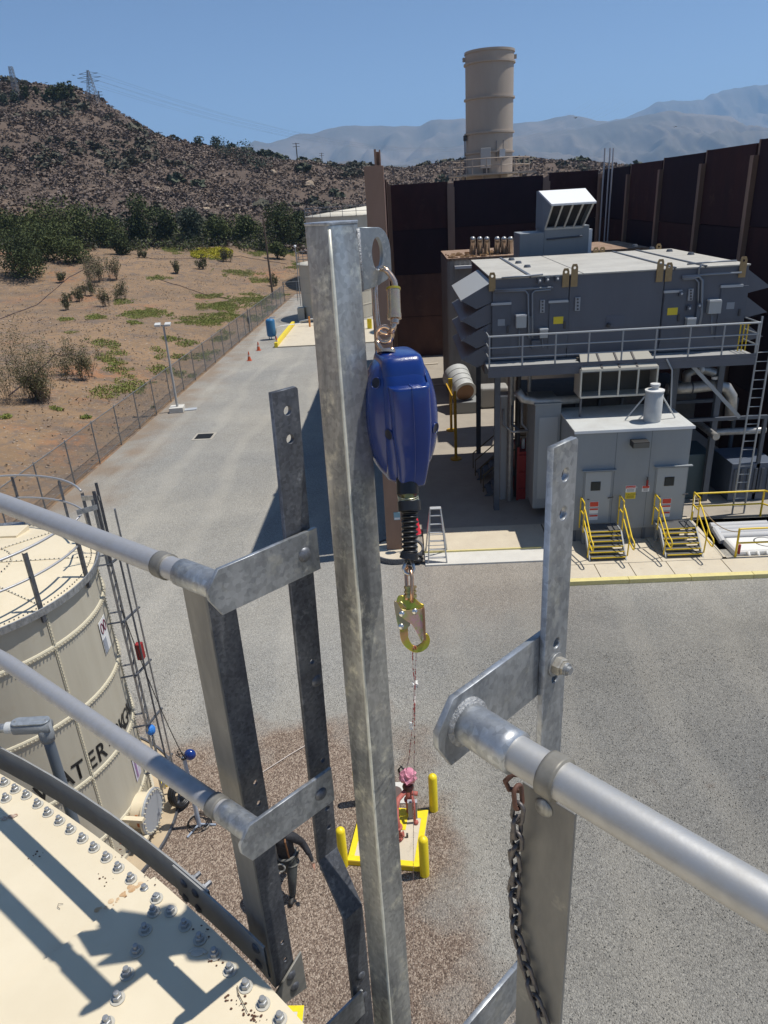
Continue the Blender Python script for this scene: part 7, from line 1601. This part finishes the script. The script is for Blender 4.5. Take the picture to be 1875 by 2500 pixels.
# eye bolt that carries the chain
ey = W(1258, 1912, d=.925); t2 = thing('chain', 'dull steel safety chain hanging from a rusty eye under the right rail stub', 'chain', ey)
MB().tube([ey+Vector((.012,.0,.014)), ey+Vector((-.004,0,.015)), ey+Vector((-.013,0,.004)), ey+Vector((-.008,0,-.010)), ey+Vector((.006,0,-.013)), ey+Vector((.012,0,-.006))], .0036, 8).build('eye_hook', rust_m, t2, smooth='all')
CH = [(1263,1925),(1266,1950),(1268,1982),(1258,2012),(1266,2052),(1254,2090),(1263,2135),(1253,2180),(1262,2226),(1255,2262),(1270,2310),(1282,2352),(1294,2396),(1308,2440),(1324,2484),(1340,2530)]
ds = [.925+.0030*k+ (0 if k < 9 else .004*(k-9)) for k in range(len(CH))]
# depth follows the angle post face
pts = []
for k, (a, b_) in enumerate(CH):
    q = W(a, b_, n=tuple(V_), c=V_.dot(c1)-.012-(.010 if k < 5 else .0)); pts.append(q)
L_ = [0]
for i in range(1, len(pts)): L_.append(L_[-1]+(pts[i]-pts[i-1]).length)
lp_ = .0265; k = 0; s_ = 0
while s_+lp_ < L_[-1]:
    def at_(s):
        i = 0
        while i < len(L_)-2 and L_[i+1] < s: i += 1
        return pts[i].lerp(pts[i+1], (s-L_[i])/(L_[i+1]-L_[i]))
    a, b_ = at_(s_), at_(s_+lp_); c_ = (a+b_)/2; dz = (b_-a).normalized()
    side = (U_ if k % 2 else V_); side = (side-dz*side.dot(dz)).normalized(); hw_, hl_ = .0078, lp_/2+.0036
    loop = []
    for j in range(20):
        an = 2*math.pi*j/20; x = math.cos(an); y_ = math.sin(an); st = hl_-hw_; loop.append(c_+side*hw_*x+dz*(hw_*y_+(st if y_ > 0 else -st)))
    MB().tube(loop, .0031, 8, closed=True).build('link', rust_m if k == 0 else chain_m, t2, smooth='all'); s_ += lp_; k += 1
# ================================================================ GALVANISED POST
w_ = .067; pc = W(802, 545, d=1.17); pcb = W(955, 2500, d=1.66); PA = (pcb-pc).normalized()          # near corner of the square tube
t = thing('steel_post', 'tall galvanised square steel post with a welded anchor plate in the middle of the picture', 'post', (pc.x, pc.y, 7.5))
zt_ = pc.z; PH = zt_-6.9
r_ = .006
prof = []
for (qx, qy, a0) in ((w_-r_, r_, -90), (w_-r_, w_-r_, 0), (r_, w_-r_, 90), (r_, r_, 180)):
    for k in range(7): an = math.radians(a0+k*15); prof.append((qx+r_*math.cos(an), qy+r_*math.sin(an)))
MB().prism([pc-Z_*.004+PA*3.6+U_*a+V_*b_ for a, b_ in prof], -PA*3.6).build('tube', galv_post, t, smooth=True)
MB().prism([Vector((pc.x,pc.y,zt_-.0038))-U_*.001-V_*.001+U_*a*1.03+V_*b_*1.03 for a, b_ in prof], Z_*.005).build('end_cap', galv, t, bev=.0012)
mb = MB(); P = [pc+PA*(.01+3.4*(60-k)/60)+U_*.0014+V_*.0014 for k in range(61)]; mb.tube(P, [.0030+.0012*noise.noise(Vector((k*.7,0,3))) for k in range(61)], 8); mb.build('corner_highlight', mat('corner_highlight_paint', (.80,.78,.66), .5, .35, (.60,.58,.48), 30, 4, .4, .65), t, smooth='all')  # corner strip carries the reflected highlight in its bright cream colour
# anchor plate flush with the right face
ap = pc+V_*(w_-.004)+U_*.006
ph = lambda py: zat(ap.x+V_.x*.03, ap.y+V_.y*.03, py)
zA, zB = ph(552), ph(706)
Lp = .078; out = [(0,zA),(Lp*.62,zA-.003)]
for k in range(1, 9): an = math.pi/2*k/9; out.append((Lp*.62+Lp*.38*math.sin(an), zA-.003-(zA-zB)*.42*(1-math.cos(an))))
out += [(Lp, zA-(zA-zB)*.5),(Lp,zB+(zA-zB)*.28)]
for k in range(1, 7): an = math.pi/2*k/7; out.append((Lp-Lp*.40*(1-math.cos(an)), zB+(zA-zB)*.28-(zA-zB)*.20*math.sin(an)))
out += [(Lp*.5,zB+.003),(0,zB)]
hole = [(Lp*.58+.0165*math.cos(a*math.pi/12)*.78, (zA+zB)/2+.006+.027*math.sin(a*math.pi/12)) for a in range(24)]
plate('anchor_plate', [(a, b_-zB) for a, b_ in out], [[(a, b_-zB) for a, b_ in hole]], (ap.x, ap.y, zB), V_, Z_, .009, mat('bright_galvanised_plate', (.34,.375,.40), .36, .6, (.22,.25,.27), 30, 6, .38, .64, None, (.50,.53,.54), 60, .56, .7), t, .0012)
MB().tube([ap-U_*.006+Z_*0+Vector((0,0,zA-zt_-.002+0)), ap-U_*.006+Vector((0,0,zB-zt_))], .0042, 8).build('weld_bead', mat('weld_bead_steel', (.44,.45,.46)), t, smooth='all')
# ================================================================ CARABINER
ho_ = Vector((ap.x, ap.y, 0))+V_*(Lp*.58)-U_*.002; ho_.z = (zA+zB)/2+.006-.024
def D_(px, py, d_): return W(px, py, d=d_)
dC = float((np.array(ho_)-O3)@(R3@np.array([0,0,-1.0])))
t = thing('carabiner', 'pink and gold zinc plated locking carabiner hanging from the anchor plate', 'carabiner', ho_)
def Cp(zx, zy, dd=0): return W(700+zx/5.53, 500+zy/5.53, d=dC+dd)        # surveyed in the photo's close-up
path = [(1218,915),(1222,880),(1262,858),(1320,868),(1385,930),(1440,1010),(1462,1080),(1470,1180),(1466,1340),(1462,1500),(1450,1600),(1435,1680),(1385,1722),(1330,1730),(1275,1712),(1240,1660),(1222,1560),(1205,1400),(1195,1250),(1195,1120),(1200,1010)]
CR = .0052
P = [Cp(a, b_, (.012 if i < 3 else (-.004 if i < 12 else .010))) for i, (a, b_) in enumerate(path)]
sm = []
for i in range(len(P)):
    p0, p1, p2, p3 = P[i-1], P[i], P[(i+1) % len(P)], P[(i+2) % len(P)]
    for k in range(3):
        f = k/3; sm.append(.5*((2*p1)+(-p0+p2)*f+(2*p0-5*p1+4*p2-p3)*f*f+(-p0+3*p1-3*p2+p3)*f**3))
MB().tube(sm, CR, 12, closed=True).build('body', zinc_p, t, smooth='all')
def cyl2(a, b_, r_, m, name, n=20, dd=-.004): return MB().cyl(Cp(*a, dd), Cp(*b_, dd), r_, n).build(name, m, t, smooth=True, bev=0)
cyl2((1440,1145),(1455,1470), .0118, mat('gold_pink_sleeve', (.60,.42,.30), .25, .85, (.66,.50,.30), 60, 2, .4, .6), 'lock_sleeve'); cyl2((1440,1120),(1441,1148), .0128, zinc_y, 'sleeve_rim'); cyl2((1452,1470),(1455,1540), .0128, MATS['gold_pink_sleeve'], 'gate_collar'); cyl2((1460,1550),(1458,1600), .008, MATS['pink_zinc_plating'], 'gate_end')
mb = MB()
for k in range(46): f = k/45; q = Cp(1196+10*f, 1150+430*f, .006); mb.sphere(q, .0011, 5, 3)
# ================================================================ SELF RETRACTING LIFELINE
t2 = thing('fall_arrest_reel', 'glossy dark blue self retracting lifeline housing hanging beside the steel post', 'lifeline', W(960, 870, d=1.25))
dS = dC+.01
def Sp(zx, zy, dd=0): return W(700+zx/5.53, 500+zy/5.53, d=dS+dd)
rc = Sp(1320, 1750); 
R_ = (Sp(1455,1750)-Sp(1185,1750)).length/2
sight = Vector(R3@np.array([0,0,-1.0])); right = Vector(R3@np.array([1,0,0])); upv = right.cross(-sight)*-1
hr_ = Vector((right.x, right.y, 0)).normalized(); fw = Vector((-hr_.y, hr_.x, 0)); sn = (fw*1.0+hr_*.35).normalized()
MB().torus(rc, R_-.004, .0042, fw*1.0+hr_*.15, 36, 10).build('swivel_ring', zinc_p, t2, smooth='all')
MB().tube([Sp(1205,1830), Sp(1235,1880), Sp(1262,1925), Sp(1285,1985), Sp(1345,2000), Sp(1415,1980), Sp(1432,1935)], .0050, 10).build('swivel_yoke', zinc_p, t2, smooth='all')
MB().cyl(Sp(1345,2005), Sp(1345,1965), .017, 16).build('swivel_base', zinc_p, t2, smooth=True)
# housing: local frame. x across, y away from camera, z up
bc = W(978, 1017, d=dS+.035); yaw = math.radians(13)
HX = (hr_*math.cos(yaw)+fw*math.sin(yaw)).normalized(); HYv = Vector((-HX.y, HX.x, 0))
z_top = zat(bc.x, bc.y, 872)-bc.z+.008; z_bot = zat(bc.x, bc.y, 1168)-bc.z+.004
def loft(secs, m, name, n=40, pw=2.6, smooth='all'):
    mb = MB(); k0 = 0
    for (z_, ax_, ay_, cx_, cy_) in secs:
        for j in range(n):
            an = 2*math.pi*j/n; c_, s_ = math.cos(an), math.sin(an)
            x = math.copysign(abs(c_)**(2/pw), c_)*ax_+cx_; y_ = math.copysign(abs(s_)**(2/pw), s_)*ay_+cy_
            mb.v.append(tuple(bc+HX*x+HYv*y_+Z_*z_))
    for i in range(len(secs)-1):
        for j in range(n): j2 = (j+1) % n; mb.f.append((i*n+j, i*n+j2, (i+1)*n+j2, (i+1)*n+j))
    mb.f.append(tuple(reversed(range(n)))); mb.f.append(tuple((len(secs)-1)*n+j for j in range(n)))
    return mb.build(name, m, t2, smooth=smooth)
Hh_ = z_top-z_bot; RY_ = .090
def drum(f, lo_, hi_, p_=2.3):
    g = (f-(lo_+hi_)/2)/((hi_-lo_)/2); return max(0, 1-abs(g)**p_)**(1/p_) if abs(g) < 1 else 0
# wide rounded shell halves, fullest a little below the middle
secs = []
for k in range(41):
    f = .05+.89*k/40; rad = drum(f, .03, .95, 1.9)
    ax_ = .030+.038*rad; ay_ = .022+(RY_-.024-.022)*drum(f, -.02, 1.0, 2.1)
    secs.append((z_bot+Hh_*f, ax_, ay_, .001, .014))
loft(secs, blue_s, 'housing_shell', 52, 2.9)
# stepped rims either side of the band
secs = []
for k in range(41):
    f = .03+.90*k/40; rad = drum(f, .0, .95, 2.0)
    secs.append((z_bot+Hh_*f, .034+.011*rad, .024+(RY_-.010-.024)*drum(f, -.04, .98, 2.2), .002, .013))
loft(secs, blue_s, 'rim_step', 52, 4.5)
# raised centre band, narrowing toward the neck, with a square head block on top
secs = []
for k in range(45):
    f = .0+.80*k/44; w0 = .026+.011*min(1, f/.45)
    secs.append((z_bot+Hh_*f, w0, .030+(RY_+.004-.030)*drum(f, -.10, 1.08, 2.4), .004, .012))
secs.append((z_bot+Hh_*.803, .0365, (.030+(RY_+.004-.030)*drum(.80, -.10, 1.08, 2.4))-.004, .004, .012))
loft(secs, blue_s, 'centre_band', 60, 7.0)
secs = []
for (f, ax_, ay_) in ((.74,.036,.060),(.80,.0385,.0635),(.84,.040,.0625),(.90,.040,.058),(.955,.0375,.053),(.985,.0345,.048),(1.0,.028,.040)): secs.append((z_bot+Hh_*f, ax_, ay_, .003, .012))
loft(secs, blue_s, 'head_block', 60, 5.0)
secs = []
for k in range(45):
    f = .01+.80*k/44; secs.append((z_bot+Hh_*f, .0011, .0318+(RY_+.004-.030)*drum(f, -.10, 1.08, 2.4), .0045, .012))
loft(secs, mat('blue_seam', (.03,.07,.28), .3, coat=.3), 'seam_rib', 16, 4)
for sx_, off in ():
    secs_ = []
    for k in range(21):
        f = k/20; g = (f-.47)/.50; rad = math.sqrt(max(0, 1-min(1, abs(g))**2)); z_ = z_bot+.025+(Hh_-.045)*f
        secs_.append((z_, .0105, .010+(RY_*.90)*rad, off, .012))
    loft(secs_, blue_s, 'side_flange', 28, 4.0)
for (px, py) in [(918,935),(949,1061),(926,1150),(1040,922),(1063,1045)]:
    q = W(px, py, d=dS-.055); r_ = .0125; nr = -sight
    dg = None
    hit = None
    # project onto the housing front
    q = W(px, py, d=1.0); dv = (q-Vector(O3)).normalized(); best = None
    for ob in [o_ for o_ in t2.children if o_.name.startswith(('housing_shell','rim_step','centre_band'))]:
        lo_ = Vector(O3)-ORG[t2]; ok, loc, nn, _i = ob.ray_cast(lo_, dv)
        if ok:
            dd = (loc-lo_).length
            if best is None or dd < best[0]: best = (dd, loc+ORG[t2], nn)
    if best:
        _, loc, nn = best
        if nn.dot(dv) > 0: nn = -nn
        MB().lathe(loc, [(0,.0005),(.0088,.0005),(.0098,.0009),(.0106,-.0004)], 20, ax=nn).build('recess_shade_disc', mat('deep_blue_black', (.004,.006,.02), .35), t2, smooth=True)  # flat disc on the surface, the hole's shade put into its dark colour
        MB().torus(loc+nn*.0006, .0100, .0009, nn, 20, 5).build('recess_lip', blue_s, t2, smooth='all')
# neck, spring, collar, bellows
def Np(px, py, dd=0): return W(px, py, d=dS+.035+dd)
nk = [Np(994,1168), Np(995,1206), Np(998,1222), Np(1000,1247), Np(1000,1350), Np(998,1364)]
MB().cyl(Np(994,1160), nk[1], .0205, 24).build('neck', black_m, t2, smooth=True); MB().cyl(nk[1], nk[2], .0125, 16).build('spring_core', mat('brass_core', (.35,.30,.12), .35, .8), t2, smooth=True)
mb = MB(); P = []
ax_ = (nk[2]-nk[1]); e1 = hr_; e2 = fw
for k in range(100): f = k/99; an = f*2*math.pi*4.2; P.append(nk[1].lerp(nk[2]+ax_*.15, f)+e1*.0185*math.cos(an)+e2*.0185*math.sin(an))
mb.tube(P, .0011, 6); mb.build('spring', mat('pale_brass_wire', (.72,.70,.48), .3, .9), t2, smooth='all')
MB().cyl(nk[2], nk[3], .0215, 26).build('cable_collar', black_m, t2, smooth=True, bev=.001)
mb = MB(); N_ = 96; pp_ = []; rr_ = []
for k in range(N_+1):
    f = k/N_; pp_.append(nk[3].lerp(nk[4], f)); rr_.append(.0135+.0022*math.sin(f*2*math.pi*8.5)+.0012*(1-f))
mb.tube(pp_, rr_, 22); mb.build('bellows', black_m, t2, smooth='all')
MB().tube([nk[4]-(nk[5]-nk[4])*.3, nk[4], nk[5], nk[5]+(nk[5]-nk[4])*.15], [.012,.0165,.0175,.012], 22).build('bellows_flange', black_m, t2, smooth=True)
MB().tube([Np(992,1368), Np(984,1388), Np(988,1398), Np(997,1402), Np(1007,1398), Np(1012,1388), Np(1004,1368)], .0030, 10).build('cable_eye', mat('silver_thimble', (.60,.58,.55), .3, .9), t2, smooth='all')
# snap hook, drawn from the close-up: body, gate, lock plates, swivel
dH = dS+.04
def Hk(zx, zy, dd=0): return W(830+zx/4.023, 1100+zy/4.023, d=dH+dd)
hO = Hk(700, 1700); hU = (Hk(800,1700)-hO); sc_ = hU.length/100; hU.normalize(); hV = (Hk(700,1600)-hO); scv = hV.length/100; hV = (hV-hU*hV.dot(hU)).normalized()
def hp(pts): return [((a-700)*sc_, -(b_-1700)*scv) for a, b_ in pts]
def round_poly(pts, it=2):
    for _ in range(it):
        q = []
        for i in range(len(pts)):
            a, b_ = pts[i], pts[(i+1) % len(pts)]; q += [(a[0]*.75+b_[0]*.25, a[1]*.75+b_[1]*.25), (a[0]*.25+b_[0]*.75, a[1]*.25+b_[1]*.75)]
        pts = q
    return pts
body = [(560,1430),(610,1415),(650,1440),(730,1440),(790,1500),(835,1512),(800,1560),(720,1600),(660,1660),(668,1720),(668,1800),(672,1840),(700,1900),(745,1925),(800,1890),(818,1868),(822,1800),(850,1790),(875,1815),(885,1850),(880,1900),(850,1945),(790,1980),(730,1984),(665,1950),(612,1895),(588,1820),(585,1700),(545,1560)]
MBn = plate('hook_body', round_poly(hp(body)), [], hO, hU, hV, .0075, zinc_y, t2, .0008)
g1 = [(524,1468),(560,1480),(600,1560),(680,1560),(700,1700),(640,1760),(575,1752),(548,1620)]
plate('lock_plate', round_poly(hp(g1), 1), [], hO-sight*.0055, hU, hV, .0022, mat('gold_brown_plating', (.50,.36,.20), .33, .85, (.42,.40,.16), 40, 2, .4, .6), t2, .0004)
g2 = [(600,1570),(660,1560),(790,1550),(812,1540),(812,1800),(808,1872),(795,1870),(760,1790),(700,1690),(640,1660),(600,1620)]
plate('gate', round_poly(hp(g2), 1), [], hO-sight*.0085, hU, hV, .0022, mat('gold_pink_plating', (.70,.46,.22), .32, .8, (.52,.56,.16), 30, 2, .42, .56, None, (.78,.42,.36), 26, .50, .60), t2, .0004)
a, b_ = Hk(818,1540,-.006), Hk(832,1860,-.006); MB().bar(a, b_, .0045, .016, up=-sight).build('gate_side', mat('copper_side', (.42,.22,.12), .35, .85), t2, bev=.0008)
for k in range(7): q = Hk(822+k*1.2, 1600+k*30, -.015); MB().sphere(q, .0009, 5, 4).build('stamp_mark', mat('stamp_dark', (.20,.10,.06), .5, .5), t2)
for (a, b_) in ((607,1603),(735,1580),(600,1728)): q = Hk(a, b_, -.0078); MB().lathe(q, [(.0058,-.002),(.0058,.001),(.0045,.0028),(0,.0036)], 16, ax=-sight).build('rivet', mat('bright_rivet', (.75,.74,.70), .22, .95), t2, smooth='all')
MB().tube([Hk(562,1500,-.002), Hk(600,1490,-.002), Hk(640,1530,-.002), Hk(640,1560,-.002)], .0026, 8).build('lock_lever', MATS['gold_brown_plating'], t2, smooth='all')
for z0_, z1_, r_ in ((1330,1352,.0118),(1356,1372,.0098),(1376,1392,.0118),(1396,1410,.0098),(1412,1445,.0122)): MB().cyl(Hk(690, z0_), Hk(691, z1_), r_, 20).build('swivel_neck', mat('gold_brown_plating', (.5,.4,.2)), t2, smooth=True)
MB().tube([Hk(655,1470,-.004), Hk(655,1330,.002), Hk(650,1180,.004), Hk(668,1135,.004), Hk(690,1150,-.006), Hk(708,1250,-.012), Hk(706,1400,-.014), Hk(705,1490,-.010)], .0035, 10).build('swivel_shackle', mat('copper_rod', (.74,.42,.27), .28, .9, (.60,.40,.25), 50), t2, smooth='all')
# ================================================================ TAG LINE
rl = thing('tag_line', 'thin pale tag line with red flecks hanging from the snap hook to the ground', 'rope', Hk(735,1920))
def strand(P, r_, m, name='strand', nseg=1):
    MB().tube(P, r_, 5).build(name, m, rl)
def spl(C, n=10):
    out = []
    for i in range(len(C)-1):
        p0, p1, p2, p3 = C[max(i-1,0)], C[i], C[i+1], C[min(i+2,len(C)-1)]
        for k in range(n): f = k/n; out.append(.5*((2*p1)+(-p0+p2)*f+(2*p0-5*p1+4*p2-p3)*f*f+(-p0+3*p1-3*p2+p3)*f**3))
    out.append(C[-1]); return out
s1p = [W(1012,1577,d=dH-.01), W(1008,1590,d=dH), W(1008,1620,d=dH+.02), W(1011,1680,d=dH+.06), W(1008,1760,d=dH+.15), W(998,1850,d=dH+.5), W(992,1880,d=dH+.9)]
s2p = [W(1013,1577,d=dH-.008), W(1016,1592,d=dH), W(1014,1640,d=dH+.02), W(1013,1690,d=dH+.05), W(1012,1790,d=dH+.18), W(1010,1950,d=2.6), W(1009,2100,d=3.8), W(1009,2300,d=5.4), W(1008,2560,d=7.4)]
strand(spl(s1p), .0011, rope_m); strand(spl(s2p), .0011, rope_m)
def flecks(P, n, r_):
    Q = spl(P, 24); 
    for k in range(n):
        i = int((k+.5)/n*(len(Q)-2)); MB().tube([Q[i], Q[i].lerp(Q[i+1], .55)], r_, 5).build('fleck', red_m if k % 2 else ink, rl)
flecks(s1p, 22, .00135); flecks(s2p, 40, .0013)
mb = MB(); kc = W(1013, 1672, d=dH+.05); mb.tube([kc+hr_*.006*math.cos(k*1.1)+Z_*.007*math.sin(k*1.7)+fw*.004*math.sin(k*2.3) for k in range(14)], .0016, 6); mb.build('knot', mat('white_string', (.85,.84,.80), .7), rl, smooth='all')
mb = MB(); kc = W(1003, 1772, d=dH+.16); mb.tube([kc+hr_*.003*math.cos(k*1.3)+Z_*.010*math.sin(k*.8) for k in range(10)], .0014, 5); mb.build('knot', MATS['white_string'], rl, smooth='all')
# ================================================================ CONDUIT WITH ELBOW FITTING
dK = 2.38
ks = 1.19
t = thing('conduit_elbow', 'grey electrical conduit with an oval cover elbow fitting at the left edge', 'conduit', W(110, 1790, d=dK))
km = mat('grey_pvc_fitting', (.25,.265,.275), .5, .1, (.20,.21,.22), 30, 4); kl = mat('aluminium_cover', (.40,.43,.45), .4, .5, (.28,.30,.32), 60, 5, .4, .7)
def Kp(zx, zy, dd=0): return W(zx/4.1475, 1700+zy/4.1475, d=dK+dd)
a, b_ = Kp(150,315), Kp(500,300); ho2 = (b_-a); ho2.z = 0; ho2.normalize(); a2 = a; L2 = (b_-a).length; b2 = a2+ho2*L2
MB().tube([a2-ho2*.004, a2, b2-ho2*.01, b2+ho2*.004], [.016*ks,.0205*ks,.0215*ks,.018*ks], 20).build('fitting_body', km, t, smooth='all')
MB().tube([b2-ho2*.018+Z_*.012, b2-ho2*.018-Z_*.040, b2-ho2*.018-Z_*.062], [.0205*ks,.0205*ks,.0185*ks], 20).build('fitting_outlet', km, t, smooth='all')
pf_ = fw if True else fw
capO = a2.lerp(b2, .5)+Z_*.0225; capU = ho2; capV = Vector((-ho2.y, ho2.x, 0)); hl_ = L2/2+.006; hw_ = .0205
plate('cover', [(math.copysign(hl_-hw_, math.cos(a))+hw_*math.cos(a), hw_*math.sin(a)) for a in [2*math.pi*(k+.5)/28 for k in range(28)]], [], capO, capU, capV, .005, kl, t, .0008)
for s_ in (-1, 1): MB().cyl(capO+capU*s_*(hl_-.012)+Z_*.002, capO+capU*s_*(hl_-.012)+Z_*.0045, .0035, 12).build('screw', bolt_m, t, smooth=True)
MB().tube([a2-ho2*.028, a2+ho2*.002], .0165*ks, 16).build('threaded_collar', mat('pale_pvc', (.50,.51,.51), .5), t, smooth=True); MB().tube([a2-ho2*.6, a2-ho2*.03], .0125*ks, 16).build('conduit', galv, t, smooth=True)
dn0 = b2-ho2*.018-Z_*.05; MB().tube([dn0, Vector((dn0.x, dn0.y, 0.3))], .0148*ks, 18).build('riser', mat('blue_grey_conduit_pipe', (.15,.18,.22), .45, .3), t, smooth=True)
# ================================================================ BIRDS
for i, (px, py, d_) in enumerate([(1405,288,140),(1646,310,150),(111,202,170),(179,184,170)]):
    c = W(px, py, d=d_); a = .5+i*.7; f_ = Vector((math.cos(a), math.sin(a), 0)); s_ = Vector((-f_.y, f_.x, 0))
    t = thing('bird', ['dark bird in the sky just right of the stack above the mountains','dark bird low over the mountains near the right edge','dark bird flying over the hilltop trees','higher dark bird left of the pylon'][i], 'bird', c)
    MB().tube([c-f_*.22, c-f_*.1, c+f_*.08, c+f_*.2], [.02,.07,.08,.02], 8).build('body', ink, t, smooth='all')
    for g in (-1, 1): MB().prism([c+f_*.08, c+s_*g*.32+Z_*.12+f_*.06, c+s_*g*.62+Z_*.02-f_*.06, c+s_*g*.3+Z_*.10-f_*.10, c-f_*.06], (0,0,.012)).build('wing', ink, t)
# ================================================================ HAZE
hz_m = bpy.data.materials.new('air_haze'); hz_m.use_nodes = True; N = hz_m.node_tree.nodes; L = hz_m.node_tree.links
N.remove(N['Principled BSDF']); pv = N.new('ShaderNodeVolumePrincipled'); pv.inputs['Color'].default_value = (.40,.66,1,1); pv.inputs['Density'].default_value = 1.25e-4; pv.inputs['Anisotropy'].default_value = .2
L.new(pv.outputs[0], N['Material Output'].inputs['Volume'])
hz = MB().box((-14000, -3200, -90), (14000, 13500, 1080)).build('haze', hz_m, stuff=True)
